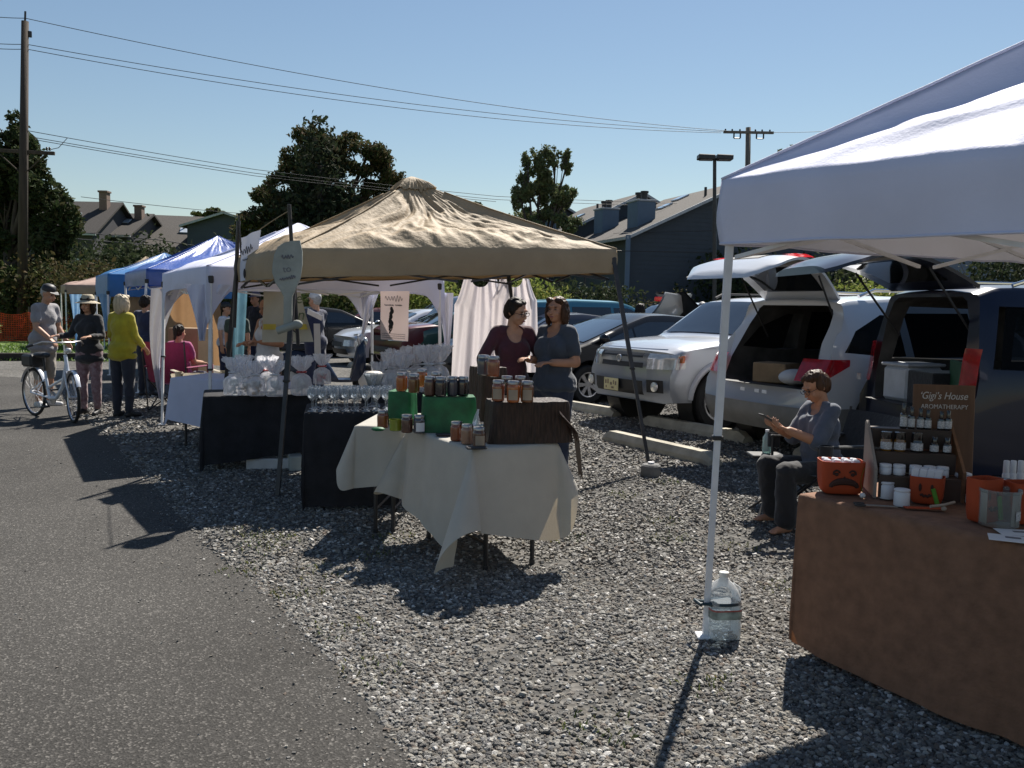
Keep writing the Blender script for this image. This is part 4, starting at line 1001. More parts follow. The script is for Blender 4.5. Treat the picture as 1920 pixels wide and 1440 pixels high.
        mb.caps(a, a+Vector((0,0,-.035))+o*.02, .036, .03); mb.caps(a+Vector((0,0,-.045))-o*.03, a+Vector((0,0,-.055))+o*.12, .030, .022); mb.caps(a+Vector((0,0,-.035))+o*.02, a+Vector((0,0,-.055))+o*.11, .03, .024)
        if bare_feet:
            q = o.cross(Vector((0,0,1)))
            for i in range(5): b_ = a+Vector((0,0,-.060))+o*(.125-.006*abs(i-1.2))+q*(i-2)*.013*sg; mb.caps(b_, b_+o*.028, .009 if i else .012, .008, 6)
    b = mb.build('body', skin, t); remesh(b, vox*k, 4, .5)
    def part(nm, fn, m, v=None, sm=14):
        mb = MB(); mb.M = S.to_4x4(); fn(mb); o = mb.build(nm, m, t); remesh(o, (v or vox*1.25)*k, sm, .5)
        if nm in ('top','trousers','shorts'): folds(o, .009 if nm == 'top' else .011)
        return o
    # clothes
    def shirt(mb):
        torso(mb, .010); 
        mb.ell(U(0,0,shirt_len+.03), (.168*fat+.026,.124*fat+.026,.085), rot=up); mb.ell(U(0,.005,.93), (.158*fat+.028,.118*fat+.028,.12), rot=up)
        if sleeve == 'long': [arm(mb, s_, .010, upto=1.93) for s_ in 'LR']
        elif sleeve == 'elbow': [arm(mb, s_, .009, upto=1.0, bell=.014) for s_ in 'LR']
        elif sleeve == 'short': [arm(mb, s_, .009, upto=.62, bell=.012) for s_ in 'LR']
    if top:
        o = part('top', shirt, top)
        if neckline or strap:          # cut the neck opening so the chest shows
            c_ = MB(); c_.M = S.to_4x4()
            c_.ell(U(0,-.10,1.385), (.085+neckline*.15,.11,.055+neckline), 20, 12, up)
            if strap:
                for sg in (-1, 1): c_.ell(U(sg*(sh+.045),0,1.37), (.085,.2,.16), 16, 10, up)
            co = c_.build('cutter', top, t); md = o.modifiers.new('b', 'BOOLEAN'); md.operation = 'DIFFERENCE'; md.object = co; md.solver = 'EXACT'
            apply_mods(o); bpy.data.objects.remove(co); o.data.polygons.foreach_set('use_smooth', [True]*len(o.data.polygons))
    def pants(mb):
        mb.ell(HC+Vector((0,.005,.0)), (.158*fat+.012,.118*fat+.012,.10))
        for s_ in 'LR': leg(mb, s_, .014, upto=1+.93*legs_bare if legs_bare > 0 else 1.0, lo=.058*flare if legs_bare > .5 else .068)
    if bottom: part('trousers' if legs_bare > .5 else 'shorts', pants, bottom)
    if shoe:
        for sd in 'LR':
            a, o = J['a'+sd], J['o'+sd]
            def sh_(mb):
                mb.caps(a+Vector((0,0,-.044))-o*.035, a+Vector((0,0,-.050))+o*.15, .042, .034); mb.caps(a+Vector((0,0,-.02)), a+Vector((0,0,-.04))+o*.07, .045, .038)
            part('shoe', sh_, shoe, .010, 3)
    # hair
    st, hm = hair
    def hr(mb):
        mb.ell(HP(0,.026,.042), (.080,.090,.074), 18, 12, Hr)
        if st == 'short':
            mb.ell(HP(0,.060,.0), (.082,.068,.092), 16, 10, Hr); mb.ell(HP(0,.02,.075), (.078,.08,.05), 16, 10, Hr); mb.ell(HP(.016,-.020,.082), (.052,.044,.026), 12, 8, Hr); mb.ell(HP(-.035,-.030,.078), (.038,.040,.026), 12, 8, Hr)
            for sg in (-1, 1): mb.ell(HP(sg*.066,.010,.018), (.018,.045,.052), 12, 8, Hr)
        if st == 'crop':
            mb.ell(HP(0,.045,.012), (.074,.062,.08), 16, 10, Hr)
        if st in ('bob', 'long'):
            dz = -.06 if st == 'bob' else -.12
            mb.ell(HP(0,.062,dz*.5), (.088,.058,.10-dz*.5), 16, 10, Hr)
            for sg in (-1, 1): mb.ell(HP(sg*.080,.012,dz*.5), (.028,.062,.085-dz*.45), 14, 10, Hr); mb.ell(HP(sg*.040,-.040,.076), (.042,.034,.028), 12, 8, Hr)
        if st == 'pony': mb.ell(HP(0,.05,.01), (.07,.06,.075), 14, 10, Hr); mb.caps(HP(0,.10,.05), HP(0,.13,-.09), .03, .018)
    if st != 'bald':
        o = part('hair', hr, hm, .007, 3); n_ = len(o.data.vertices); co = np.empty(n_*3, np.float32); o.data.vertices.foreach_get('co', co); co = co.reshape(-1, 3)
        for i in range(n_):
            p = Vector(co[i]); d = (p - Vector(S@hc)).normalized()
            co[i] += np.array(d)*(.006*noise.noise(Vector((p.x*70, p.y*70, p.z*18))) + .006*noise.noise(p*28))
        o.data.vertices.foreach_set('co', co.ravel()); o.data.update()
    for sg in (-1, 1):
        mb = MB(); mb.M = S.to_4x4(); mb.ell(HP(sg*.031,-.0815,.004), (.012,.008,.0065), 10, 8, Hr); mb.build('eye', EYE, t)
        mb = MB(); mb.M = S.to_4x4(); mb.ell(HP(sg*.032,-.085,.024), (.018,.006,.004), 10, 6, Hr); mb.build('eyebrow', hm, t)
    mb = MB(); mb.M = S.to_4x4(); mb.ell(HP(0,-.0925,-.060), (.021,.006,.007), 12, 8, Hr); mb.build('mouth', LIP, t)
    if glasses:
        mb = MB(); mb.M = S.to_4x4()
        for sg in (-1, 1):
            mb.tube([HP(sg*.031+.023*math.cos(a), -.100, .0+.018*math.sin(a)) for a in np.linspace(0, 2*PI, 17)], .0022, 5); mb.tube([HP(sg*.054,-.098,.004), HP(sg*.078,.01,.006)], .0022, 5)
        mb.tube([HP(-.009,-.102,.004), HP(.009,-.102,.004)], .0022, 5); mb.build('glasses', CAR_BLACK, t)
    if hat:
        kind, hmat = hat; mb = MB(); T4 = S.to_4x4() @ Matrix.Translation(HP(0,.012,.05)) @ Hr.to_4x4(); mb.M = T4
        if kind == 'cap':
            mb.lathe([(.090,-.005),(.091,.03),(.078,.066),(.045,.085),(.002,.090)], 20); mb.grid(lambda u, v: ((u-.5)*.15*(1-.25*v*v), -.080-.085*v*math.sin(PI*(.15+.7*u)), .004-.016*v), 10, 6)
        else:
            mb.lathe([(.001,.098),(.06,.096),(.083,.07),(.090,.01),(.105,0),(.165,-.025),(.168,-.03),(.10,-.008)], 28, cap0=False, cap1=False)
        h_ = mb.build('hat', hmat, t, smooth=50)
        if kind != 'cap':
            mb = MB(); mb.M = T4; mb.lathe([(.092,.008),(.089,.035)], 24, cap0=False, cap1=False); mb.build('hat_band', CAR_BLACK, h_)
    return t, J, S
def face(dx, dy): return math.atan2(dx, -dy)      # rz so that local -Y looks along (dx,dy)
def wpt(t, p): ch, sh = math.cos(t.rotation_euler.z), math.sin(t.rotation_euler.z); return Vector((t.location.x+p[0]*ch-p[1]*sh, t.location.y+p[0]*sh+p[1]*ch, p[2]))

# woman seated at the near right, looking at her phone
DENIM_SHIRT = cloth('slate_blue_shirt', (.075,.090,.125)); BLACK_TR = cloth('black_trousers', (.014,.014,.017))
sg_ = G(1452, 985); seat = X(1536, 6.32)
frz = face(-.97, -.24)
p1, J1, K1 = person('seated woman in slate blue shirt and black trousers looking down at a phone', (seat.x, seat.y, 0), frz, H=1.55, fat=1.18, skin=SKIN_TAN, hair=('short', HAIR_BR), top=DENIM_SHIRT, sleeve='elbow', bottom=BLACK_TR,
   lean=(R(4), 0), headrot=(R(24), R(4)), hipz=.41, vox=.0075, bare_feet=True, flare=1.45, neckline=.02, glasses=True,
   arms={'L': (Vn(.10,-.50,-.86), Vn(-.30,-.90,.36)), 'R': (Vn(-.12,-.45,-.88), Vn(.34,-.88,.36))}, palm={'L': (0,.35,1), 'R': (0,.35,1)}, curl=(.75,.75),
   legs={'L': (Vn(.14,-1,.10), Vn(.0,.05,-1), Vn(.2,-1,0)), 'R': (Vn(-.10,-1,.13), Vn(-.02,.22,-1), Vn(-.1,-1,0))})
# two women behind the jar table
MAROON_SH = cloth('maroon_sweater', (.060,.012,.022)); BLUE_TEE = cloth('dark_slate_tee', (.035,.045,.065)); JEANS = cloth('blue_jeans', (.020,.028,.055)); DKTR = cloth('charcoal_trousers', (.02,.02,.024))
m_at = X(950, 7.7)
person('woman with short dark hair in a maroon sweater leaning on the jar table', (m_at.x, m_at.y, 0), face(.42,-1), H=1.63, fat=1.05, hair=('short', HAIR_DK), top=MAROON_SH, sleeve='long', bottom=DKTR, shoe=CAR_BLACK,
   lean=(R(10), 0), headrot=(R(6), R(28)), neckline=.05, arms={'L': (Vn(.42,-.10,-.88), Vn(.05,-.62,-.76)), 'R': (Vn(-.50,.02,-.85), Vn(.06,-.34,-.94))}, glasses=True, vox=.008)
j_at = X(1034, 7.55)
person('woman with shoulder-length chestnut hair in dark tee and jeans holding something small', (j_at.x, j_at.y, 0), face(-.62,-.62), H=1.64, fat=1.18, skin=SKIN_TAN, hair=('bob', HAIR_BR), top=BLUE_TEE, sleeve='short', bottom=JEANS, shoe=CAR_BLACK,
   lean=(R(-3), 0), headrot=(R(4), R(14)), neckline=.035, arms={'L': (Vn(.18,.10,-.98), Vn(-.30,-.95,.02)), 'R': (Vn(-.18,.04,-.98), Vn(.25,-.95,.10))}, vox=.008)
# left group on the lane
GREY_T = cloth('grey_tee', (.26,.25,.26)); KHAKI = cloth('khaki_shorts', (.25,.22,.18)); NAVYC = cloth('navy_cloth', (.014,.020,.055)); YELLOW = cloth('mustard_yellow_sweater', (.36,.30,.012)); BLACKJ = cloth('black_jacket', (.016,.016,.02))
PLAID = cloth('pink_patterned_leggings', (.22,.10,.11), col2=(.30,.22,.24), vs=24); WTANK = cloth('white_tank_top', (.68,.68,.72), transl=.15); SNEAK = mat('white_sneaker', (.55,.55,.55), .6); STRAW = mat('straw_hat', (.42,.36,.26), .8, bump=.4)
p_ = G(84, 762)
person('man in grey tee, khaki shorts and dark cap standing behind the white bicycle', p_, face(1,-.25), H=1.74, fat=1.15, female=False, hair=('crop', HAIR_GR), top=GREY_T, sleeve='short', bottom=KHAKI, shoe=SNEAK, legs_bare=.12, lean=(R(7), 0), headrot=(R(10), 0), hat=('cap', CAR_BLACK), shirt_len=.78,
   arms={'L': (Vn(.12,-.05,-1), Vn(0,-.55,-.8)), 'R': (Vn(-.12,-.1,-1), Vn(.1,-.75,-.6))}, vox=.011)
p_ = G(170, 777)
hw_, JH, KH = person('woman in brimmed hat, black jacket and patterned leggings holding the bicycle', p_, face(-.12,-1), H=1.58, fat=1.08, hair=('bob', HAIR_DK), top=BLACKJ, sleeve='long', bottom=PLAID, shoe=CAR_BLACK, hat=('brim', STRAW), shirt_len=.76,
   arms={'L': (Vn(.30,-.20,-.93), Vn(-.15,-.95,.0)), 'R': (Vn(-.32,-.25,-.92), Vn(-.15,-.95,.0))}, vox=.011, flare=.9)
p_ = G(232, 781)
person('woman with blond bob in mustard yellow sweater and dark trousers seen from behind', p_, face(.35,1), H=1.62, fat=1.12, hair=('bob', HAIR_BL), top=YELLOW, sleeve='long', bottom=cloth('dark_navy_trousers', (.016,.020,.036)), shoe=CAR_BLACK, shirt_len=.80,
   arms={'L': (Vn(.28,-.1,-.95), Vn(.05,-.90,.25)), 'R': (Vn(-.2,-.1,-.97), Vn(.05,-.7,-.6))}, vox=.011)
p_ = G(276, 742)
person('person in navy shirt standing behind the blue tent leg', p_, face(.3,.95), H=1.62, fat=1.0, female=False, hair=('short', HAIR_DK), top=NAVYC, sleeve='long', bottom=cloth('dark_navy_trousers', (.016,.020,.036)), shoe=CAR_BLACK, vox=.012)
p_ = X(505, 10.4)
person('woman in white halter top with ponytail selling under the white canopy', p_, face(-.55,-.8), H=1.60, fat=1.05, skin=SKIN_TAN, hair=('pony', HAIR_BR), top=WTANK, sleeve='none', bottom=cloth('tan_brown_trousers', (.13,.06,.045)), shoe=CAR_BLACK, headrot=(R(16), R(8)), strap=True, neckline=.06,
   arms={'L': (Vn(.30,-.05,-.95), Vn(-.6,-.72,.1)), 'R': (Vn(-.3,-.1,-.95), Vn(.3,-.9,.0))}, vox=.010)
bystand = [(592, 14.0, 'man in navy shirt and white cap studying a sheet beside the white canopy', face(-.7,.4), dict(H=1.70, female=False, fat=1.1, hair=('crop', HAIR_GR), top=NAVYC, sleeve='long', bottom=NAVYC, hat=('cap', SNEAK), arms={'L': (Vn(.1,-.3,-.9), Vn(-.2,-.9,.2)), 'R': (Vn(-.1,-.3,-.9), Vn(.2,-.9,.2))})),
 (481, 17.0, 'man in black tee and pale cap standing far behind the halter-top woman', face(-.5,-.8), dict(H=1.72, female=False, hair=('crop', HAIR_DK), top=BLACKJ, bottom=NAVYC, hat=('cap', GREY_T))),
 (424, 15.5, 'bystander in white shirt and dark cap left of the black tent leg', face(.9,-.1), dict(H=1.52, female=False, fat=1.1, hair=('crop', HAIR_DK), top=WTANK, sleeve='short', bottom=NAVYC, hat=('cap', CAR_BLACK))),
 (446, 14.6, 'grey-haired bystander in dark green vest right of the black tent leg', face(.2,.95), dict(H=1.50, female=False, fat=1.2, hair=('crop', HAIR_GR), top=cloth('dark_green_vest', (.03,.05,.035)), sleeve='short', bottom=DKTR)),
 (1196, 18.4, 'dark-haired bystander in black among the back row of cars', face(.5,.9), dict(H=1.66, hair=('long', HAIR_DK), top=BLACKJ, sleeve='long', bottom=DKTR)),
 (1312, 19.2, 'grey-haired bystander far back just left of the white tent leg', face(.4,.9), dict(H=1.72, female=False, hair=('crop', HAIR_GR), top=GREY_T, sleeve='short', bottom=DKTR))]
for px, Y, lb, rz, kw in bystand: person(lb, X(px, Y), rz, shoe=CAR_BLACK, vox=.013, **kw)
PINK = cloth('pink_top', (.36,.05,.17))
pc = X(338, 12.6)
person('person in bright pink top sitting with back turned in the magenta camp chair', (pc.x, pc.y, 0), face(.2,1), H=1.60, fat=1.1, hair=('pony', HAIR_DK), top=PINK, sleeve='short', bottom=NAVYC, shoe=CAR_BLACK, hipz=.46, vox=.012,
   legs={'L': (Vn(.12,-1,.05), Vn(0,.05,-1), Vn(.1,-1,0)), 'R': (Vn(-.12,-1,.05), Vn(0,.05,-1), Vn(-.1,-1,0))}, arms={'L': (Vn(.15,-.3,-.9), Vn(0,-.95,-.1)), 'R': (Vn(-.15,-.3,-.9), Vn(0,-.95,-.1))})
# ------------------------------------------------------------------ goods and furniture of the stalls
INK = mat('black_ink', (.03,.03,.035), .7); GREYINK = mat('grey_ink', (.16,.16,.18), .7); PAPER = mat('white_paper', (.74,.74,.76), .8, var=.03, transl=.12)
LIDM = mat('jar_lid_metal', (.34,.34,.36), .28, 1.0, var=.2); LABEL = mat('kraft_label', (.34,.27,.20), .8)
CLEAR = glassmat('clear_glass', (.93,.96,.96), .80, .03)
def wax(n, c): return mat(n, c, .22, var=.12, vs=18, coat=1.0, transl=.12)
AMBER, ORNG, DARKJ, GREYJ, LIME, BRNJ = wax('amber_candle', (.16,.055,.012)), wax('orange_candle', (.38,.10,.015)), wax('dark_candle', (.018,.016,.02)), wax('slate_candle', (.06,.065,.085)), wax('lime_candle', (.26,.30,.03)), wax('brown_candle', (.10,.045,.03))
RUST = wax('rust_candle', (.26,.075,.03)); PEACH = wax('peach_candle', (.34,.19,.12))
def jar(label, c, m, r=.038, h=.115, lab=None, lid=LIDM, grp='candle jars on the stall'):
    t = thing('candle_jar', label, 'jar', c, random.uniform(-.5, .5), grp)
    mb = MB(); mb.lathe([(r*.82,0),(r*.97,.004),(r,.014),(r,h*.68),(r*.97,h*.76),(r*.80,h*.84),(r*.80,h*.88)], 22); mb.build('glass_body', m, t, smooth=50)
    mb = MB(); mb.lathe([(r*.84,h*.84),(r*.90,h*.85),(r*.90,h*.98),(r*.86,h*1.0),(r*.6,h*.99),(r*.55,h*1.01)], 22); mb.build('lid', lid, t, smooth=40)
    if lab:
        mb = MB(); mb.grid(lambda u, v: ((r+.0015)*math.cos(-PI/2+(u-.5)*1.5), (r+.0015)*math.sin(-PI/2+(u-.5)*1.5), h*(.12+.48*v)), 10, 4); mb.build('label', lab, t, smooth=180)
    return t
def dbox(name, label, c, rz, w, d, h, m, cat='display box'):
    """a box under a draped cloth: soft edges and a skirt that spreads a little"""
    mb = MB(); rings = []
    for k in range(13):
        z = h*(k/12); f = 1 + .10*(1-k/12)**2; r_ = []
        for i in range(72):
            a = 2*PI*i/72; ca, sa = math.cos(a), math.sin(a); q = (abs(ca)**10+abs(sa)**10)**-.1
            wv = 1 + .035*noise.noise(Vector((a*5, z*3, w*40)))*(1.3-k/12); rings_r = .97 if k == 12 else 1
            r_.append((w/2*q*ca*f*wv*rings_r, d/2*q*sa*f*wv*rings_r, z + (.004*noise.noise(Vector((ca*4, sa*4, w))) if k > 10 else 0)))
        rings.append(r_)
    mb.loft(rings); return tag(place(mb.build(name, m, smooth=60), c, rz), label, cat)
TA = math.atan2(.5, .866)
gz = .745
g1 = G(757, 797, gz); dbox('draped_box', 'narrow box draped in green satin with a white card in front', (g1.x-.02, g1.y+.10, gz), R(-8), .16, .2, .225, GREEN_CLOTH)
g2 = G(832, 812, gz); dbox('draped_box', 'wide box draped in green satin carrying dark jars', (g2.x+.02, g2.y+.13, gz), R(8), .34, .2, .225, GREEN_CLOTH)
b1 = G(985, 833, gz); dbox('draped_box', 'box draped in dark brown crushed satin at the front of the nearest table', (b1.x+.01, b1.y+.17, gz), TA-R(16), .48, .26, .245, BROWN_CLOTH)
b2 = G(918, 790, gz); dbox('draped_box', 'taller box draped in dark brown cloth behind the front one', (b2.x-.02, b2.y+.14, gz), TA, .20, .24, .375, BROWN_CLOTH)
# tail of brown satin running off the right of the table
mb = MB(); e0, e1 = G(1052, 800, .86), G(1082, 893, .55)
def fn(u, v):
    pts = [Vector((b1.x+.20, b1.y+.14, .93)), Vector((b1.x+.31, b1.y+.18, .80)), Vector((e1.x+.02, e1.y+.22, .735)), Vector((e1.x+.05, e1.y+.22, .50))]
    t_ = v*2.999; i = int(t_); p = pts[i].lerp(pts[i+1], t_-i); return (p.x-.02*u, p.y+.28*(u-.5)*(1-.55*v), p.z+.014*math.sin(u*15+v*4))
mb.grid(fn, 24, 30); tag(mb.build('satin_runner', BROWN_CLOTH, smooth=180), 'brown satin runner trailing off the right edge of the cream table', 'table runner')
zg = gz+.228; zb = gz+.248; zc = gz+.378
jl = [(753,733,zg,ORNG,None,'bright orange jar at the left end of the green boxes'),(776,736,zg,AMBER,None,'amber jar second from the left on the green boxes'),(791,725,zg,ORNG,None,'orange jar in the back row on the green boxes'),
 (806,742,zg,BRNJ,None,'dark brown jar in the middle of the wide green box'),(826,743,zg,DARKJ,None,'black jar just right of the dark brown one on the wide green box'),(848,742,zg,GREYJ,None,'slate jar second from the right end of the wide green box'),(868,742,zg,DARKJ,None,'black jar at the right end of the wide green box'),(818,732,zg,AMBER,None,'amber jar with bright lid behind the dark ones on the wide green box'),
 (718,802,gz,RUST,None,'small rust jar at the left edge of the smaller cream table'),(763,811,gz,BRNJ,None,'dark brown jar right of the lime pot'),(786,812,gz,GREYJ,PAPER,'slate grey jar below the wide green box'),
 (856,826,gz,RUST,None,'rust orange jar alone in front of the brown box'),(876,832,gz,PEACH,None,'pale jar beside the rust orange jar'),(898,838,gz,BRNJ,LABEL,'brown labelled jar touching the corner of the brown draped box'),
 (934,752,zb,RUST,LABEL,'left labelled jar on the front brown box'),(962,754,zb,ORNG,LABEL,'middle labelled orange jar on the front brown box'),(988,754,zb,AMBER,LABEL,'right amber jar on the front brown box'),(950,742,zb,DARKJ,None,'dark jar behind the front row on the brown box'),(975,742,zb,BRNJ,None,'brown jar behind the front row on the brown box'),
 (906,703,zc,GREYJ,None,'slate jar on top of the taller brown box'),(925,706,zc,RUST,None,'rust jar on top of the taller brown box')]
for px, py, z, m, lab, lb in jl: jar(lb, G(px, py, z), m, lab=lab, h=.125 if z > gz else .115)
mb = MB(); mb.lathe([(.03,0),(.04,.005),(.044,.075),(.041,.075),(.036,.01)], 20, cap1=False); o = mb.build('lime_pot', LIME, smooth=50); p = G(742, 808, gz); place(o, p); tag(o, 'small lime green pot on the smaller cream table', 'pot')
mb = MB(); mb.box((0,0,.11), (.075,.002,.23)); o = mb.build('paper_card', PAPER, smooth=0); p = G(764, 792, gz); place(o, (p.x, p.y-.015, gz), R(4)); o.rotation_euler.x = R(-6); tag(o, 'tall white price card leaning on the narrow green box', 'card')
mb = MB(); mb.grid(lambda u, v: (.05*(1-v)*(u-.5)*2+.03*v+.012*noise.noise(Vector((u*5,v*5,1))), .03*math.sin(u*7)*(1-v), .20*v), 10, 10); o = mb.build('plastic_bag', glassmat('milky_plastic', (.75,.8,.85), .6, .2), smooth=0); p = G(886, 830, gz); place(o, p); tag(o, 'crumpled clear bag standing beside the brown draped box', 'bag')
for px, py, lb in ((715,806,'green ribbon scrap by the small rust jar'),):
    mb = MB(); mb.ell((0,0,.012), (.045,.03,.014), 12, 8); o = mb.build('ribbon_scrap', GREEN_CLOTH); place(o, G(px-6, py+2, gz)); tag(o, lb, 'ribbon')
for px, py, w_, lb in ((832,817,.10,'black sunglasses lying near the front edge of the cream cloth'),(893,842,.12,'flat black tray under the brown labelled jar')):
    mb = MB(); mb.box((0,0,.008), (w_,.06,.014), .006); o = mb.build('black_tray', DARK_PLASTIC); place(o, G(px, py, gz), R(12)); tag(o, lb, 'tray')

# --- cellophane wrapped gifts
def cello_mat():
    m = bpy.data.materials.new('cellophane'); m.use_nodes = True; nt = m.node_tree; N, L = nt.nodes, nt.links; out = N['Material Output']; b = N['Principled BSDF']
    b.inputs['Base Color'].default_value = (.9,.9,.93,1); b.inputs['Roughness'].default_value = .12
    t = N.new('ShaderNodeBsdfTransparent'); tl = N.new('ShaderNodeBsdfTranslucent'); tl.inputs['Color'].default_value = (.9,.9,.95,1)
    m1 = N.new('ShaderNodeMixShader'); m1.inputs[0].default_value = .55; L.new(b.outputs[0], m1.inputs[1]); L.new(tl.outputs[0], m1.inputs[2])
    lw = N.new('ShaderNodeLayerWeight'); lw.inputs[0].default_value = .3; mr = N.new('ShaderNodeMapRange'); mr.inputs['To Min'].default_value = .40; mr.inputs['To Max'].default_value = .95; L.new(lw.outputs['Facing'], mr.inputs[0])
    m2 = N.new('ShaderNodeMixShader'); L.new(mr.outputs[0], m2.inputs[0]); L.new(t.outputs[0], m2.inputs[1]); L.new(m1.outputs[0], m2.inputs[2]); L.new(m2.outputs[0], out.inputs['Surface']); return m
CELLO = cello_mat(); REDRIB = mat('red_ribbon', (.45,.02,.02), .35, sheen=.2); WRIB = mat('white_ribbon', (.7,.7,.72), .4); CREAMC = mat('pale_soap', (.62,.58,.52), .5, var=.15, vs=30)
def gift(label, c, s=1.0, rib=WRIB, fill=CREAMC, sd=0, grp='cellophane wrapped gifts'):
    t = thing('wrapped_gift', label, 'gift', c, random.uniform(0, 6), grp)
    prof = [(0,.0),(.075,.002),(.082,.02),(.080,.08),(.076,.14),(.060,.175),(.020,.20),(.017,.212),(.040,.235),(.062,.27),(.075,.315),(.085,.345)]
    mb = MB(); nu = 34
    def fn(u, v):
        i = min(int(v*11), 10); f = v*11-i; r_ = prof[i][0]+(prof[i+1][0]-prof[i][0])*f; z = prof[i][1]+(prof[i+1][1]-prof[i][1])*f; a = 2*PI*u
        q = (abs(math.cos(a))**6+abs(math.sin(a))**6)**(-1/6) if z < .17 else 1
        nz = noise.noise(Vector((math.cos(a)*3.2, math.sin(a)*3.2, z*22+sd*7))); sp = (.55*nz+.45*math.sin(a*9+sd)) if z > .215 else nz*.16
        r_ *= q*(1+sp*.8); zz = z + (.035*noise.noise(Vector((a*4, sd, 5))) * max(0, (z-.22)/.12)) ; return (r_*math.cos(a)*s, r_*math.sin(a)*s, zz*s)
    mb.grid(fn, nu, 24, cu=True); mb.build('wrapper', CELLO, t, smooth=0)
    mb = MB(); mb.lathe([(.02*s,.195*s),(.026*s,.205*s),(.02*s,.215*s)], 12, cap0=False, cap1=False)
    for k in range(4): a = k*PI/2+.4; mb.ell((.035*s*math.cos(a), .035*s*math.sin(a), .208*s), (.022*s,.022*s,.009*s), 10, 6)
    mb.build('ribbon', rib, t)
    mb = MB(); mb.lathe([(.03*s,.005*s),(.006*s,.015*s),(.006*s,.07*s),(.04*s,.095*s),(.045*s,.15*s),(.043*s,.15*s),(.01*s,.09*s)], 14, cap1=False); mb.build('goblet', CLEAR, t)
    mb = MB()
    for k in range(9): mb.ell((random.uniform(-.045,.045)*s, random.uniform(-.045,.045)*s, random.uniform(.02,.13)*s), (.018*s,.018*s,.014*s), 8, 6)
    mb.build('contents', fill, t); return t
SUNF = mat('sunflower_decor', (.40,.22,.05), .6, var=.4, vs=30)
gf = [(437,742,.98,WRIB,CREAMC,'cellophane gift at the left end of the black table'),(478,743,.9,WRIB,SUNF,'cellophane gift with sunflower glass on the black table'),(497,735,.95,REDRIB,CREAMC,'cellophane gift with a red bow left of the black leg'),(513,744,.92,WRIB,CREAMC,'cellophane gift touching the left side of the black leg'),
 (563,742,1.02,REDRIB,CREAMC,'tall cellophane gift just right of the black leg'),(600,722,.9,REDRIB,REDRIB,'red ribboned cellophane gift furthest right on the black table'),(459,742,.8,WRIB,SUNF,'smaller cellophane gift between the two left ones'),(452,727,.9,WRIB,CREAMC,'cellophane gift in the back of the left cluster')]
for i, (px, py, s, rb, fl, lb) in enumerate(gf): g_ = G(px, py, .695); gift(lb, g_ + Vector((0, .10 if py < 740 else .05, 0)), s*1.03, rb, fl, i)
# second cluster behind the glasses on a small black table
cbase = X(768, 8.15, 0); table('small folding table behind the wine glasses with the second gift cluster', Vector((cbase.x-.42, cbase.y-.1, 0)), (1,.12,0), .85, .5)
drape('tablecloth', 'black tablecloth on the small table behind the wine glasses', Vector((cbase.x-.42, cbase.y-.1, 0)), (1,.12,0), .85, .5, BLACK_CLOTH, .5, .5, .6, .4, flare=.05, fold=.05, seed=15.1)
for i, (px, dy, s, lb) in enumerate([(712,0,.8,'short gift at the left of the second cellophane cluster'),(733,.1,1.05,'gift with a spiky top, second in the second cellophane cluster'),(757,.05,1.0,'third gift of the second cellophane cluster'),(780,.2,1.2,'tall gift in the middle of the second cellophane cluster'),(803,.1,1.25,'tall gift right of the middle of the second cellophane cluster'),(822,.2,1.25,'rightmost tall gift by the hem of the white aprons'),(742,.28,1.1,'gift at the back of the second cellophane cluster')]):
    gift(lb, X(px, cbase.y+dy, .745), s, WRIB, CREAMC if i % 2 else GREYJ, i+20)
# --- wine glasses
mb = MB(); mb.lathe([(.034,0),(.033,.003),(.006,.008),(.004,.02),(.004,.075),(.012,.085),(.030,.105),(.036,.13),(.033,.172),(.0315,.172),(.034,.13),(.028,.106),(.008,.09)], 18, cap1=False)
GLASSM = glassmat('wine_glass_clear', (.84,.87,.90), .90, .05, (.7,.72,.75))
g0 = mb.build('wine_glass', GLASSM, smooth=60); k = 0
T4r = math.atan2(T4d.y, T4d.x)
for row in range(4):
    for i in range(8):
        o = g0 if k == 0 else g0.copy()
        if k: COL.objects.link(o)
        k += 1; x = .05+.078*i+.02*(row % 2)+random.uniform(-.008, .008); y = .05+.085*row+random.uniform(-.008, .008)
        place(o, (T4c.x+x*math.cos(T4r)-y*math.sin(T4r), T4c.y+x*math.sin(T4r)+y*math.cos(T4r), .745)); tag(o, 'clear stemmed wine glass in the rows on the black cloth', 'wine glass', 'wine glasses in rows')
t = thing('wrapped_bowl', 'cut glass bowl standing above the right end of the wine glasses', 'bowl', X(701, 7.0, .745)); mb = MB(); mb.lathe([(.05,0),(.05,.01),(.02,.03),(.02,.14),(.05,.17),(.085,.26),(.08,.26),(.03,.17)], 20, cap1=False); mb.build('bowl', GLASSM, t, smooth=40); mb = MB(); mb.ell((0,0,.26), (.07,.07,.02), 14, 8); mb.build('beads', CREAMC, t, smooth=0)

# --- spoon sign, banners, hanging aprons
SPOON = mat('grey_weathered_wood', (.30,.32,.29), .75, var=.15, vs=5, bump=.3, bs=30)
sp = D(540, 500, 7.02); t = thing('spoon_sign', 'giant grey wooden spoon sign tied to the front black leg', 'sign', (sp.x, sp.y, 0), R(4)); zs = lambda py: CAMZ - (py-567)/F*7.02
pts = []
prof = [(-.115,.0),(-.118,.05),(-.10,.12),(-.06,.185),(-.028,.215),(.028,.215),(.075,.17),(.105,.09),(.118,.0),(.11,-.09),(.085,-.135)]
z0 = zs(500); poly = [(-.118,-.02),(-.122,.05),(-.100,.125),(-.060,.185),(-.034,.235),(-.036,.46),(.030,.46),(.032,.235),(.062,.17),(.096,.09),(.112,-.02),(.112,-.12),(.094,-.205),(.03,-.20),(-.03,-.185),(-.075,-.155),(-.105,-.09)]
mb = MB(); n = len(poly)
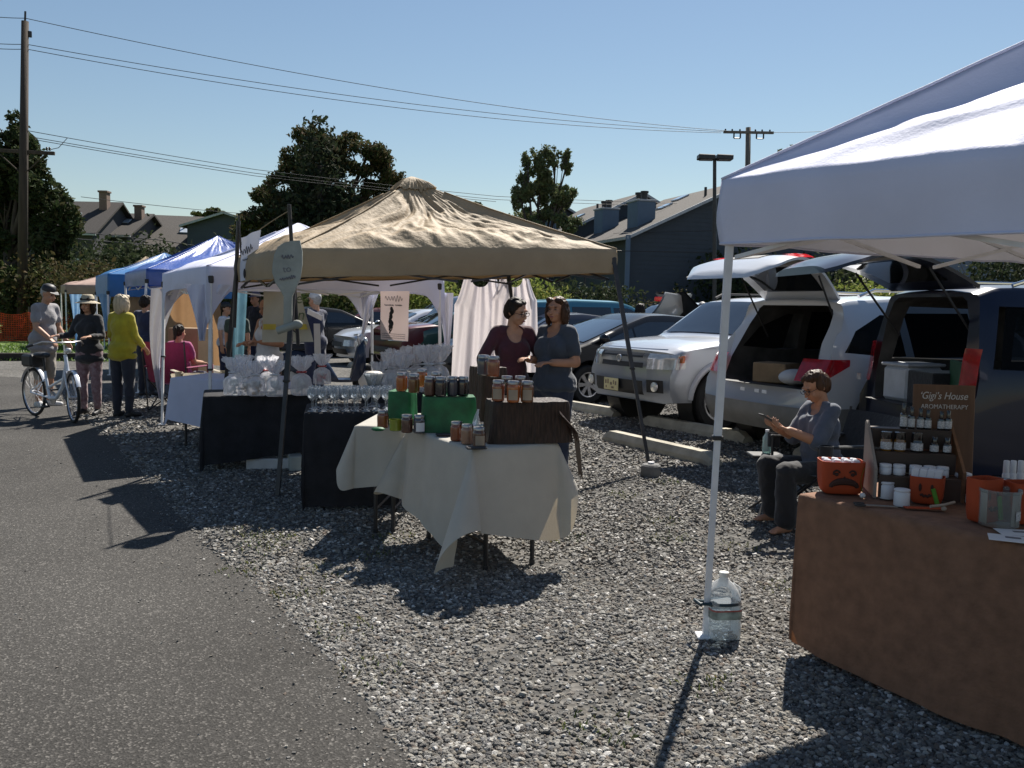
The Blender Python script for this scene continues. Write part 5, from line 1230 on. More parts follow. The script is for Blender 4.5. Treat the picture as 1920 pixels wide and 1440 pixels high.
def ringp(s_, y): return [(p[0]*s_, y, z0-p[1]*(1 if abs(p[1]) > .4 else 1)) for p in poly]
mb.loft([ringp(.94, -.016), ringp(1, -.008), ringp(1, .012), ringp(.95, .016)]); mb.build('spoon', SPOON, t, smooth=30)
mb = MB(); mb.tube([(-.085,-.01,z0-.505),(.06,-.01,z0-.455)], .030, 10); mb.ell((.07,-.01,z0-.452), (.045,.03,.036), 12, 8); mb.build('grip', SPOON, t)
text("to", .075, GREYINK, t, (-.005,-.019,z0-.02), (PI/2, R(-8), 0))
def scrawl(t, m, fn, n, h, rad=.004, name='lettering'):
    """hand lettering too small to read: looping pen strokes, fn(k) gives the point along the line and fn's second value the up vector"""
    mb = MB(); pts = []
    for i in range(n*8+1):
        a = i/8; p, up_ = fn(a/n); pts.append(Vector(p) + Vector(up_)*h*(.5*math.sin(a*2*PI)*(.6+.4*noise.noise(Vector((int(a)*3.3, n, 1))))+.35*noise.noise(Vector((a*2.2, n, 7)))))
    mb.tube(pts, rad, 5); return mb.build(name, m, t)
scrawl(t, GREYINK, lambda k: ((-.045+.09*k,-.019,z0+.07+.012*k),(0,0,1)), 4, .045); scrawl(t, GREYINK, lambda k: ((-.06+.12*k,-.019,z0-.105+.03*k),(0,0,1)), 7, .03)
# pole of the sign rising above the canopy, with its rope to the white banner
ptop = D(542, 383, 7.25); pbot = Vector((tN.x+.03, tN.y+.05, 1.2)); mb = MB(); mb.tube([pbot, ptop], .016, 8); mb.tube([ptop+Vector((.02,0,-.12)), ptop+Vector((.035,0,-.55))], .004, 6); tag(mb.build('sign_pole', BLACK_METAL), 'slim dark pole standing up behind the spoon sign', 'pole')
p2 = D(447, 404, 8.6); mb = MB(); mb.tube([Vector((tF.x,tF.y-.05,1.3)), p2+Vector((0,0,-.05))], .02, 8); mb.tube([p2+Vector((.01,-.02,0)), p2+Vector((.03,-.02,-.42))], .009, 6); lp = tag(mb.build('sign_pole', BLACK_METAL), 'dark pole with a pale rod at the left corner of the tan canopy', 'pole')
pb = D(486, 431, 8.3); mb = MB(); mb.tube([ptop+Vector((0,0,-.05)), ptop.lerp(pb, .5)+Vector((0,0,-.02)), pb], .004, 6); tag(mb.build('rope', mat('jute_rope', (.35,.28,.18), .9)), 'thin rope running from the dark pole to the white banner', 'rope')
def banner(label, p00, p10, p01, p11, m, wav=.012, name='banner', thick=None):
    """corners: top left, top right, bottom left, bottom right"""
    c = (p01+p11)/2; t = thing(name, label, 'banner', c); P = [p-c for p in (p00, p10, p01, p11)]
    mb = MB(); nrm = (P[1]-P[0]).cross(P[2]-P[0]).normalized()
    def fn(u, v, o=0): a = P[0].lerp(P[1], u); b = P[2].lerp(P[3], u); return tuple(a.lerp(b, v) + nrm*(wav*math.sin(u*8+v*2)+wav*.7*math.sin(v*7+u*2)+o))
    mb.grid(fn, 16, 24); mb.build('cloth', m, t, smooth=180); return t, P, nrm
BAN = mat('white_banner_vinyl', (.62,.63,.72), .7, var=.04, transl=.08)
t, P, nrm = banner('narrow white hanging banner with faint script left of the spoon sign', D(452,446,8.45), D(486,430,8.3), D(448,528,8.45), D(484,521,8.3), BAN)
def onb(t, P, nrm, u, v, off): a = P[0].lerp(P[1], u); b = P[2].lerp(P[3], u); p = a.lerp(b, v); return p - nrm*off if (nrm.y > 0) else p + nrm*off
def brz(P): d = P[1]-P[0]; return math.atan2(d.y, d.x)
scrawl(t, GREYINK, lambda k: (onb(t,P,nrm,.2+.6*k,.38-.04*k,.03),(0,0,1)), 5, .09); scrawl(t, GREYINK, lambda k: (onb(t,P,nrm,.3+.45*k,.56,.03),(0,0,1)), 8, .016, .003)
mb = MB(); q = onb(t,P,nrm,.42,.86,.03); mb.ell(q, (.012,.006,.045), 8, 8); mb.box(onb(t,P,nrm,.93,.6,.03), (.03,.008,.05), .004); mb.build('marks', INK, t)
CATB = mat('pinkish_white_banner', (.66,.58,.58), .75, var=.03, transl=.22, tcol=(.7,.55,.52))
Yb = 9.75
t, P, nrm = banner('pinkish banner with black cat silhouettes hanging under the white canopy', D(713,546,Yb), D(767,546,Yb-.05), D(713,636,Yb), D(765,640,Yb-.05), CATB)
scrawl(t, GREYINK, lambda k: (onb(t,P,nrm,.2+.6*k,.15,.03),(0,0,1)), 6, .085, .003); scrawl(t, GREYINK, lambda k: (onb(t,P,nrm,.18+.32*k,.285,.03),(0,0,1)), 8, .022, .003); scrawl(t, GREYINK, lambda k: (onb(t,P,nrm,.55+.24*k,.285,.03),(0,0,1)), 6, .022, .003)
mb = MB()
for u, v, r_ in ((.42,.36,.016),(.44,.41,.020),(.40,.46,.018),(.40,.52,.02),(.38,.62,.022),(.42,.66,.024),(.38,.72,.02),(.36,.78,.012),(.365,.84,.009)):
    mb.ell(onb(t,P,nrm,u,v,.025), (r_,.004,r_*1.5), 10, 8)
pp = [onb(t,P,nrm,.40+.06*math.sin(k*1.1),.34+.055*k,.025) for k in range(10)]; mb.tube(pp, .006, 6); mb.build('cat_silhouettes', INK, t)
for v in (.87,.91,.95): scrawl(t, GREYINK, lambda k: (onb(t,P,nrm,.08+.84*k,v,.03),(0,0,1)), 24, .010, .0018)
CREAMB = mat('cream_banner', (.50,.47,.38), .75, var=.05, transl=.2); Yb = 9.35
t, P, nrm = banner('large cream banner with green lettering and a yellow stripe behind the spoon handle', D(494,546,Yb), D(562,548,Yb), D(490,642,Yb), D(588,641,Yb-.1), CREAMB, wav=.02)
text("ae", .16, mat('olive_ink', (.12,.16,.08), .7), t, onb(t,P,nrm,.86,.13,.04), (PI/2, 0, brz(P)), shear=.2); text("on", .16, mat('olive_ink', (.12,.16,.08), .7), t, onb(t,P,nrm,.80,.46,.04), (PI/2, 0, brz(P)), shear=.2)
mb = MB(); mb.grid(lambda u, v: tuple(onb(t,P,nrm,.04+.92*u,.64+.11*v,.024)), 8, 3); mb.build('yellow_stripe', mat('yellow_stripe', (.55,.42,.06), .7), t)
mb = MB(); mb.tube([onb(t,P,nrm,.62,.72,.03), onb(t,P,nrm,.72,.82,.03)], .008, 6); mb.build('swash', INK, t)
APR = mat('white_apron_linen', (.76,.74,.77), .85, var=.03, vs=6, bump=.15, bs=50, transl=.38, tcol=(.85,.78,.78))
def apron(label, Y, x0, x1, ytop, ybot, skew, seed):
    p0, p1 = X(x0, Y, 0), X(x1, Y+.25, 0); zt = D((x0+x1)/2, ytop, Y).z; zbm = D((x0+x1)/2, ybot, Y).z
    mb = MB()
    def fn(u, v):
        sl = 2*u-1; arm_ = max(0, 1-v/.22); w_ = 1-.34*arm_**.7
        neck = .10*max(0, 1-(sl/.55)**2)**.5 if abs(sl) < .55 else 0
        z = zt - neck*(1-v) - (zt-zbm)*v; uu = .5 + sl*.5*w_*(1+.10*v) + skew*v
        p = p0.lerp(p1, uu); d = .05*math.sin(u*17+seed)*(.2+v)+.03*math.sin(u*31+v*3+seed); return (p.x, p.y+d, z)
    mb.grid(fn, 50, 40); o = mb.build('apron', APR, smooth=180); tag(o, label, 'apron', 'white aprons hung from the tan canopy'); return o
apron('left white apron with curved neckline hanging from the back of the tan canopy', 9.95, 850, 942, 521, 745, -.02, 1)
apron('right white apron with deep neckline hanging behind the maroon sweater', 9.9, 918, 1000, 521, 700, .04, 2.3)
mb = MB(); mb.tube([X(846,9.95,1.86), X(1004,10.1,1.90)], .012, 6); tag(mb.build('hanging_rail', BLACK_METAL), 'thin dark rail the white aprons hang from', 'rail')
# --- small white price sheets
mb = MB(); a, b = X(588, 11.0, 1.32), X(600, 11.0, 1.32); mb.grid(lambda u, v: (a.x+(b.x-a.x)*u+.012*v, a.y, 1.30-.42*v), 3, 5); tag(mb.build('paper_sheet', PAPER), 'white sheet taped to the far white leg', 'sheet')
mb = MB(); a = X(590, 13.4, 1.38); mb.box(a, (.24,.01,.13), .002, Euler((R(50), R(25), 0))); tag(mb.build('paper_sheet', PAPER), 'white sheet held by the cap man in navy', 'sheet')

# --- gallon jug tied to the near leg
jg = G(1353, 1194); t = thing('water_jug', 'clear gallon water jug tied to the near white leg as a weight', 'jug', (jg.x, jg.y, 0), R(8))
JUG = glassmat('jug_plastic', (.93,.97,1.0), .82, .05)
def sqr(r, z, n=28, p=5): return [(r*math.cos(a)*((abs(math.cos(a))**p+abs(math.sin(a))**p)**(-1/p)), r*math.sin(a)*((abs(math.cos(a))**p+abs(math.sin(a))**p)**(-1/p)), z) for a in [2*PI*i/n for i in range(n)]]
prof = [(.060,.0,6),(.072,.008,6),(.074,.03,6),(.073,.085,6),(.070,.092,6),(.074,.10,6),(.074,.155,6),(.069,.165,6),(.073,.175,6),(.072,.205,4),(.064,.235,3),(.046,.262,2.4),(.026,.280,2),(.020,.286,2),(.020,.300,2)]
mb = MB(); mb.loft([sqr(r_, z, p=q) for r_, z, q in prof]); mb.build('jug_body', JUG, t, smooth=50)
mb = MB(); mb.loft([sqr(r_*.96, max(.004, z), p=q) for r_, z, q in prof if z < .19]); mb.build('water', glassmat('water', (.86,.93,.97), .86, .02), t, smooth=50)
mb = MB(); mb.lathe([(.0225,.296),(.0235,.30),(.0235,.314),(.021,.317)], 18); mb.build('cap', mat('pale_cap', (.66,.66,.62), .5), t)
mb = MB(); mb.loft([sqr(.0755, .108, p=6), sqr(.0755, .150, p=6)], caps=False); mb.build('label', mat('green_label', (.03,.16,.08), .4, var=.9, vs=16, col2=(.35,.45,.42), coat=.5), t, smooth=60)
mb = MB(); mb.loft([sqr(.0758, .146, p=6), sqr(.0758, .153, p=6)], caps=False); mb.build('label_stripe', mat('red_stripe', (.35,.06,.05), .4), t, smooth=60)
mb = MB()
px_ = G(1322,1195).x - jg.x - .01
mb.tube([(px_-.03,.03,.17)]+[(.079*math.cos(a), .079*math.sin(a), .168-.012*math.sin(a)) for a in np.linspace(2.6, -2.6+0, 14)]+[(px_-.03,-.03,.175)], .0075, 8)
mb.tube([(px_-.035,.035,.172),(px_-.045,0,.18),(px_-.03,-.035,.172)], .009, 8); mb.ell((px_+.03,-.03,.172), (.022,.016,.014), 10, 8); mb.build('tie_strap', mat('dark_teal_strap', (.012,.035,.05), .6), t)
mb = MB(); mb.tube([(.045,.0,.255),(.075,0,.235),(.078,0,.20)], .011, 10); mb.build('handle', JUG, t)
# concrete weights on the tan legs
cw = G(1220, 893); t = thing('leg_weight', 'round concrete weight with pale top on the right black leg', 'weight', (cw.x, cw.y, 0)); mb = MB(); mb.lathe([(.085,0),(.095,.02),(.09,.10),(.075,.115),(.02,.12)], 20); mb.build('block', mat('dark_concrete', (.16,.16,.16), .9, bump=.4), t); mb = MB(); mb.lathe([(.03,.118),(.03,.135)], 12); mb.build('collar', PAPER, t)
# things under the tables
def crate(name, label, c, rz, d, m, cat='box'): mb = MB(); mb.box((0,0,d[2]/2), d, .008); o = mb.build(name, m); return tag(place(o, c, rz), label, cat)
crate('foam_box', 'low white foam box under the black gift table', X(508, 8.3), R(10), (.42,.3,.10), mat('foam_white', (.5,.5,.5), .8)); crate('storage_tub', 'pale plastic tub beside the foam box under the black table', X(553, 8.2), R(20), (.12,.25,.14), mat('tub_plastic', (.35,.38,.36), .5))
p = G(652, 922); t = thing('poster', 'white poster with a black curl and orange dot leaning under the smaller cream table', 'poster', (p.x, p.y, 0), R(4)); mb = MB(); mb.box((0,0,.11), (.22,.01,.23)); o_ = mb.build('board', PAPER, t, smooth=0)
mb = MB(); mb.tube([(.03+.055*math.cos(a), -.008, .11+.055*math.sin(a)) for a in np.linspace(-.6, 4.4, 16)], .008, 6); mb.tube([(.02,-.008,.06),(.05,-.008,.035),(.09,-.008,.03)], .007, 6); mb.build('curl', INK, t); mb = MB(); mb.ell((.035,-.009,.165), (.018,.004,.018), 10, 8); mb.build('orange_dot', mat('orange_dot', (.5,.2,.04), .6), t)
p = G(712, 920); t = thing('poster', 'white house-shaped board leaning under the smaller cream table', 'poster', (p.x, p.y, 0), R(-4)); mb = MB(); mb.M = Matrix.Rotation(PI/2, 4, 'X'); mb.prism([(-.09,0),(.10,.0),(.10,.08),(-.01,.17),(-.09,.17)], -.006, .006); mb.build('board', PAPER, t, smooth=0); mb = MB()
for x, z in ((-.01,.09),(.03,.085),(.0,.05),(.0,.025)): mb.ell((x,-.007,z), (.009,.003,.005), 8, 6)
mb.build('marks', INK, t)
crate('cardboard_box', 'brown cardboard carton stacked behind the magenta camp chair', X(360, 13.3, 0), R(-15), (.5,.4,1.15), mat('cardboard', (.28,.19,.11), .85))
# --- camp chairs
def camp_chair(label, c, rz, m, w_=.56, back=.88):
    t = thing('camp_chair', label, 'chair', c, rz, 'folding camp chairs'); s_ = .43
    mb = MB(); mb.grid(lambda u, v: ((u-.5)*w_, -.24+.50*v, s_-.05*math.sin(PI*u)*(.4+.6*v)), 10, 10); mb.build('seat', m, t, smooth=180)
    mb = MB(); mb.grid(lambda u, v: ((u-.5)*w_*(1+.06*v), .26+.14*v+.05*math.sin(PI*u), s_-.02+(back-s_)*v), 10, 10); mb.build('backrest', m, t, smooth=180)
    for sg in (-1, 1):
        x = sg*w_/2
        for a, b in (((x,-.25,.62),(x,-.25,s_-.0)),((x,-.25,.02),(-x,-.23,s_)),((x,.30,.02),(x*1.05,.41,back)),((x,-.25,.02),(x,.30,s_+.02)),((x,.26,.02),(x,-.25,s_+.02)),((x,.28,.02),(-x,.26,s_))):
            mb = MB(); mb.tube([a, b], .010, 8); mb.build('leg' if a[2] < .1 else 'post', BLACK_METAL, t)
        mb = MB(); mb.box((x, .04, .63), (.055,.62,.02), .008); mb.build('armrest', m, t)
        mb = MB(); mb.lathe([(.045,0),(.048,.11),(.044,.11),(.042,.01)], 14, (x*1.12,-.22,.54), cap1=False); mb.build('cup_holder', m, t)
    return t
BLKF = cloth('black_chair_canvas', (.014,.014,.016)); MAG = cloth('magenta_chair_canvas', (.22,.012,.07))
ch1 = camp_chair('black camp chair under the seated woman', (p1.location.x+.02, p1.location.y, 0), frz, BLKF, w_=.60, back=.84)
camp_chair('magenta camp chair with its back to the lane under the white canopy', (pc.x, pc.y, 0), face(.2,1), MAG, w_=.62, back=1.0)
p = X(372, 11.6); camp_chair('cream seated folding chair left of the white canopy leg', (p.x, p.y, 0), face(.5,-.8), cloth('cream_canvas', (.45,.38,.27)), w_=.5, back=.6)
# water bottle in the cup holder, phone in her hands
bw = wpt(ch1, (-.60*.5*1.12, -.22, .55)); bw = D(1437, 850, bw.y+.1)
t = thing('water_bottle', 'small pale green water bottle left of the seated woman', 'bottle', bw); GB = glassmat('green_bottle_plastic', (.62,.85,.78), .7, .08)
mb = MB(); mb.lathe([(.030,0),(.033,.006),(.033,.075),(.030,.085),(.033,.095),(.030,.125),(.013,.155),(.013,.165)], 16); mb.build('bottle_body', GB, t, smooth=50); mb = MB(); mb.lathe([(.015,.163),(.015,.182)], 12); mb.build('cap', PAPER, t)
mb = MB(); sc = bw; mb.box((0,0,-.012), (.26,.20,.02), .006); mb.tube([(0,0,-.02),(0,0,-sc.z)], .012, 8)
for k in range(3): a = k*2*PI/3; mb.tube([(0,0,-sc.z+.12),(.16*math.cos(a),.16*math.sin(a),-sc.z+.01)], .009, 6)
o = mb.build('side_table', DARK_PLASTIC); place(o, sc); tag(o, 'little dark folding side table holding the green bottle', 'side table')
wl, wr = wpt(p1, K1@J1['wL']), wpt(p1, K1@J1['wR']); fl = (K1@J1['fL'] + K1@J1['fR']).normalized(); fw = Matrix.Rotation(frz, 3, 'Z')@fl
pc_ = (wl+wr)/2 + fw*.125 + Vector((0,0,.030)); t = thing('phone', 'dark smartphone held by the seated woman', 'phone', pc_, frz); mb = MB(); mb.box((0,0,0), (.072,.145,.009), .004, Euler((R(-28),0,0))); mb.build('phone_body', DARK_PLASTIC, t); mb = MB(); mb.box((0,-.002,.0055), (.064,.128,.001), 0, Euler((R(-28),0,0))); mb.build('screen', CAR_GLASS, t)

# --- aromatherapy display on the orange table
TZ = .748; WOOD = mat('stained_pine', (.17,.075,.032), .6, var=.25, vs=4, stretch=(1,1,8), bump=.2, bs=30); DKWOOD = mat('dark_stained_pine', (.045,.025,.018), .6, var=.3, vs=5)
ra, rb = G(1640, 934, TZ), G(1806, 944, TZ); rdir = rb-ra; rrz = math.atan2(rdir.y, rdir.x); RW = rdir.length
t = rack = thing('display_rack', 'stepped dark wooden rack of jars with a tall lettered back board', 'display rack', (ra.x, ra.y, TZ), rrz)
for k, (y, z) in enumerate(((.0,.10),(.10,.19),(.20,.28))):
    mb = MB(); mb.box((RW/2, y+.05, z-.006), (RW-.024,.10,.012), .002); mb.box((RW/2, y+.004, z/2 + (.0 if k == 0 else (.05*k))), (RW-.026,.010,z - (0 if k == 0 else .09*k) - .014)); mb.build('shelf', DKWOOD, t)
for x in (0, RW):
    mb = MB(); mb.M = Matrix.Translation((x,0,0)) @ Matrix(((0,0,1,0),(1,0,0,0),(0,1,0,0),(0,0,0,1))); mb.prism([(0,0),(.30,0),(.30,.30),(.27,.31),(0,.13)], -.006, .006); mb.build('side_panel', WOOD if x else mat('pale_edge_wood', (.26,.22,.19), .6), t, smooth=0)
bwd = D(1770, 790, ra.y+.3); bd = thing('sign_board', 'brown wooden sign board with white lettering standing on the display rack', 'sign board', (0,0,0))
bx = D(1771, 790, ra.y+.26); bd.location = (bx.x, bx.y, TZ); bd.rotation_euler.z = rrz*.6; bd.rotation_euler.x = R(-4)
mb = MB(); mb.box((0,0,.165+.09), (.272,.012,.445), .003); mb.build('board', mat('brown_sign_wood', (.13,.065,.035), .65, var=.18, vs=4, stretch=(6,1,1)), bd)
WINK = mat('white_lettering', (.55,.52,.50), .7)
text("\u2018Gigi\u2019s House", .047, WINK, bd, (-.004,-.0075,.425), (PI/2,0,0), shear=.3, sx=.84); text("AROMATHERAPY", .029, WINK, bd, (.002,-.0075,.375), (PI/2,0,0), sx=.92)
BOT = mat('amber_black_bottle', (.012,.010,.010), .15, coat=1); AMB = mat('amber_glass_jar', (.20,.09,.012), .12, coat=1, var=.2); WLAB = mat('white_label', (.50,.50,.52), .6, var=.42, vs=120, stretch=(1,1,2.2)); WPL = mat('white_jar_plastic', (.66,.67,.72), .4, var=.03); BLID = mat('black_lid', (.014,.014,.016), .25, coat=.6)
def bottle(label, c, r, h, body, lid, lab=WLAB, lidh=.3, neck=.5, cat='bottle', grp='aromatherapy bottles and jars', name='bottle'):
    o = thing(name, label, cat, c, random.uniform(-.3,.3)+rrz, grp); hb = h*(1-lidh)
    mb = MB(); mb.lathe([(r*.94,0),(r,.003),(r,hb*.86),(r*.9,hb*.95),(r*neck,hb)], 18); mb.build('bottle_body', body, o, smooth=50)
    mb = MB(); mb.lathe([(r*max(neck,.55)*1.02,hb),(r*max(neck,.55)*1.05,hb+.002),(r*max(neck,.55)*1.0,h*.98),(r*max(neck,.55)*.85,h)], 18); mb.build('lid', lid, o, smooth=50)
    if lab: mb = MB(); mb.grid(lambda u, v: ((r+.001)*math.cos(-PI/2+(u-.5)*2.6), (r+.001)*math.sin(-PI/2+(u-.5)*2.6), hb*(.14+.62*v)), 12, 2); mb.build('label', lab, o, smooth=180)
    return o
def rk(x, y, z): return rack.matrix_basis @ Vector((x, y, z)) if False else Vector((ra.x + x*math.cos(rrz)-y*math.sin(rrz), ra.y + x*math.sin(rrz)+y*math.cos(rrz), TZ+z))
for i, (x, h) in enumerate(((.145,.115),(.178,.10),(.215,.095),(.245,.09),(.30,.085),(.328,.09))):
    bottle(('tallest dropper bottle at the left of the rack top shelf','second dropper bottle on the rack top shelf','third dropper bottle on the rack top shelf','fourth dropper bottle in front of the sign board','small dropper bottle near the right end of the top shelf','last dropper bottle at the right end of the top shelf')[i], rk(x*RW/.345, .25, .281), .0155, h, BOT, BLID, lidh=.38, neck=.45)
for i, x in enumerate((.06,.115,.185,.255,.305)):
    bottle(('amber jar with yellow band at the left of the middle shelf','amber jar second on the middle shelf','black lidded white labelled jar mid shelf','dark bottle with white label on the middle shelf','small dark bottle at the right of the middle shelf')[i], rk(x*RW/.345, .15, .191), .0255 if i < 3 else .018, .085 if i < 3 else .07, AMB if i < 2 else BOT, BLID, lidh=.38, neck=.9 if i < 3 else .6)
for i, x in enumerate((.045,.10,.165,.22,.27)):
    bottle(('white tin at the left of the lowest shelf','second white tin on the lowest shelf','bluish white tin on the lowest shelf','white tin behind the pumpkin pail of tubes','last white tin on the lowest shelf')[i], rk(x*RW/.345, .05, .101), .026, .045, WPL, WPL, None, .3, .96, 'tin')
for px, py, r_, h, lb in ((1662,934,.032,.075,'white ceramic jar at the foot of the rack'),(1690,948,.032,.072,'nearer white ceramic jar by the pumpkin pail'),(1803,935,.036,.115,'tall white cup right of the rack')):
    bottle(lb, G(px, py, TZ), r_, h, WPL, WPL, None, .12, .98, 'jar', name='white_jar')
bottle('slim white pump bottle beside the small pumpkin pail', G(1709, 926, TZ), .016, .12, WPL, WPL, None, .45, .5)
bottle('black lidded jar right of the tall white cup', G(1822, 945, TZ), .030, .105, BOT, BLID, WLAB, .45, .95, 'jar'); bottle('large amber jar with black lid at the right edge', G(1874, 950, TZ), .05, .12, AMB, BLID, None, .35, .95, 'jar')
for i, px in enumerate((1884, 1897, 1911)): bottle('white capped bottle among three behind the large amber jar' , G(px, 920, TZ), .016, .14, WPL, WPL, None, .4, .8)
PUMP = mat('pumpkin_orange_felt', (.40,.055,.012), .75, var=.12, vs=8); DKF = mat('dark_felt', (.05,.018,.012), .85); GRN = mat('lime_felt', (.10,.30,.03), .8)
def pail(label, c, rz, w_, h, kind, tubes=False, grp='pumpkin pails on the orange cloth'):
    o = thing('pumpkin_pail', label, 'pail', c, rz, grp)
    def rr(s_, z): return [(w_/2*s_*math.cos(a)*((abs(math.cos(a))**6+abs(math.sin(a))**6)**(-1/6)), w_*.36*s_*math.sin(a)*((abs(math.cos(a))**6+abs(math.sin(a))**6)**(-1/6)), z) for a in [2*PI*i/40 for i in range(40)]]
    mb = MB(); mb.loft([rr(.74,0),rr(.85,.006),rr(.94,h*.25),rr(.98,h*.6),rr(1,h),rr(.96,h),rr(.93,h*.72)]); mb.build('pail_body', PUMP, o, smooth=50)
    mb = MB(); y = -w_*.36-.002
    if kind == 0:
        mb.tube([(w_*(.30*math.cos(a)), y+.004*abs(math.cos(a)), h*.22+h*.20*math.sin(a)) for a in np.linspace(.05, PI-.05, 15)], [.007+.009*math.sin(a) for a in np.linspace(.05, PI-.05, 15)], 8)
        for sg in (-1, 1): mb.tube([(sg*w_*.18+w_*.07*math.cos(a), y, h*.66+h*.09*math.sin(a)) for a in np.linspace(.2 if sg < 0 else -.4, PI+.4 if sg < 0 else PI-.2, 9)], .004, 6); mb.ell((sg*w_*.18, y, h*.63), (.009,.003,.008), 8, 6)
        mb.add([(-.009,y,h*.50),(.009,y,h*.50),(0,y-.001,h*.58)], [(0,1,2)])
    else:
        for sg in (-1, 1): mb.ell((sg*w_*.17, y, h*.62), (.006,.003,.017), 8, 8)
        pts = [(w_*.26*(i/6-.5)*2*.6, y, h*(.28+.05*(i % 2)+.10*abs(i/6-.5))) for i in range(7)]; mb.tube(pts, .006, 6)
    mb.build('face', DKF, o)
    mb = MB(); mb.grid(lambda u, v: (w_*(.43+.02*v)-.03*math.sin(v*PI)*.4, -w_*.33+.03*u-.004-.02*v*0, h*(.10+.75*v)), 3, 8) if kind == 0 else mb.tube([(w_*.20,y-.002,h*.62),(w_*.34,y-.002,h*.08)], .009, 6); mb.build('handle_strip', GRN, o)
    if tubes:
        mb = MB()
        for x in (-.35,-.12,.10,.30):
            for yy in (-.12,.12): mb.box((x*w_, yy*w_, h*.95+(.012 if kind else -.012)), (.03,.028,.05), .004, Euler((0,R(8),0)))
        mb.build('white_tubes', WPL, o)
    return o
pp_ = G(1583, 932, TZ); pail('sad-faced orange pumpkin pail at the corner of the orange cloth', pp_+Vector((.02,.11,0)), R(-6), .19, .145, 0, True)
pp_ = G(1745, 946, TZ); pail('smaller orange pumpkin pail full of white tubes by the rack', pp_+Vector((0,.04,0)), R(-30), .135, .115, 1, True)
pp_ = G(1850, 982, TZ); pail('tall orange pumpkin pail left of the clear tub', pp_+Vector((.01,.05,0)), R(20), .12, .17, 1)
pp_ = G(1930, 985, TZ); pail('orange pumpkin pail cut by the right edge of the frame', pp_+Vector((0,.05,0)), R(5), .13, .16, 1)
o = thing('clear_tub', 'round clear plastic tub between two pumpkin pails', 'tub', G(1880, 988, TZ)+Vector((0,.03,0))); mb = MB(); mb.lathe([(.066,0),(.07,.004),(.072,.14),(.069,.14),(.067,.01)], 24, cap1=False); mb.build('tub_body', glassmat('tub_clear', (.86,.89,.89), .88, .08, (.6,.6,.6)), o, smooth=50); mb = MB(); mb.lathe([(.072,.128),(.075,.130),(.075,.142),(.072,.142)], 24, cap0=False, cap1=False); mb.build('rim', glassmat('tub_clear', (.8,.84,.84), .7, .08), o); mb = MB(); mb.grid(lambda u, v: (.073*math.cos(-1.2+.5*u), .073*math.sin(-1.2+.5*u), .03+.035*v), 5, 3); mb.build('label', WLAB, o)
for px, py, rz_, lb in ((1900,1012,-25,'white leaflet at the near edge of the orange cloth'),(1915,1000,-10,'lower leaflet overlapping at the right edge')):
    mb = MB(); mb.box((0,0,.003 if py > 1005 else .0015), (.16,.10,.002)); mb.mi = 1; mb.box((0,.01,.0055 if py > 1005 else .003), (.05,.02,.001)); o = mb.build('leaflet', [PAPER, GREYINK], smooth=0); place(o, G(px, py, TZ), R(rz_)); tag(o, lb, 'leaflet')
t = thing('scissors', 'grey scissors lying on the sunlit orange cloth', 'scissors', G(1652, 950, TZ), R(-12)); mb = MB(); mb.box((0,0,.004), (.13,.012,.004)); mb.build('blades', mat('brushed_steel', (.3,.3,.32), .35, .9), t); mb = MB()
for y in (-.018,.018): mb.tube([(-.085+.02*math.cos(a), y+.012*math.sin(a), .005) for a in np.linspace(0, 2*PI, 13)], .004, 6)
mb.build('grips', DARK_PLASTIC, t)
t = thing('tiny_skateboard', 'little pale toy stand lying on the shaded orange cloth', 'trinket', G(1768, 958, TZ), R(12)); mb = MB(); mb.tube([(-.06,0,.02),(0,0,.024),(.06,.01,.032)], .006, 8); mb.ell((0,-.005,.010), (.011,.011,.010), 10, 8); mb.build('trinket_body', mat('pale_wood', (.40,.34,.28), .6), t)
t.name = 'trinket'
mb = MB(); mb.box((0,0,.006), (.16,.03,.004), .001); o = mb.build('orange_ribbon', PUMP); place(o, G(1733, 955, TZ), R(-5)); tag(o, 'strip of orange ribbon on the orange cloth', 'ribbon')
mb = MB(); mb.ell((0,0,.012), (.013,.013,.012), 10, 8); o = mb.build('white_bead', PAPER); place(o, G(1617, 934, TZ)); tag(o, 'small white bead beside the sad-faced pail', 'bead')
# --- loads in the car boots
mb = MB(); mb.box((0,0,.16), (.40,.34,.32), .03); mb.box((0,0,.335), (.43,.37,.03), .012); o = mb.build('white_crate', mat('white_cooler', (.50,.52,.56), .5)); place(o, tonav(-2.12, .36, .745), HN+R(12)); tag(o, 'white cooler box in the navy minivan boot', 'cooler')
crate('green_board', 'dark green board standing in the navy minivan boot', tonav(-2.2, -.50, .745), HN+R(70), (.5,.03,.42), mat('dark_green_board', (.02,.09,.04), .6), 'board')
crate('dark_bag', 'dark duffel bag beside the cooler in the navy minivan boot', tonav(-2.05, -.10, .745), HN, (.5,.42,.30), BLKF, 'bag')
for x, y, d, lb, m in ((-1.9,.15,(.35,.4,.22),'brown carton in the white crossover boot',mat('cardboard', (.28,.19,.11), .85)),(-2.0,-.25,(.4,.32,.16),'white bag in the white crossover boot',PAPER)):
    mb = MB(); mb.ell((0,0,d[2]*.55), (d[0]/2,d[1]/2,d[2]*.55), 14, 10) if m is PAPER else mb.box((0,0,d[2]/2), d, .01); o = mb.build('boot_load', m, smooth=40); place(o, towhite(x, y, .755), HOUT+R(20)); tag(o, lb, 'load')

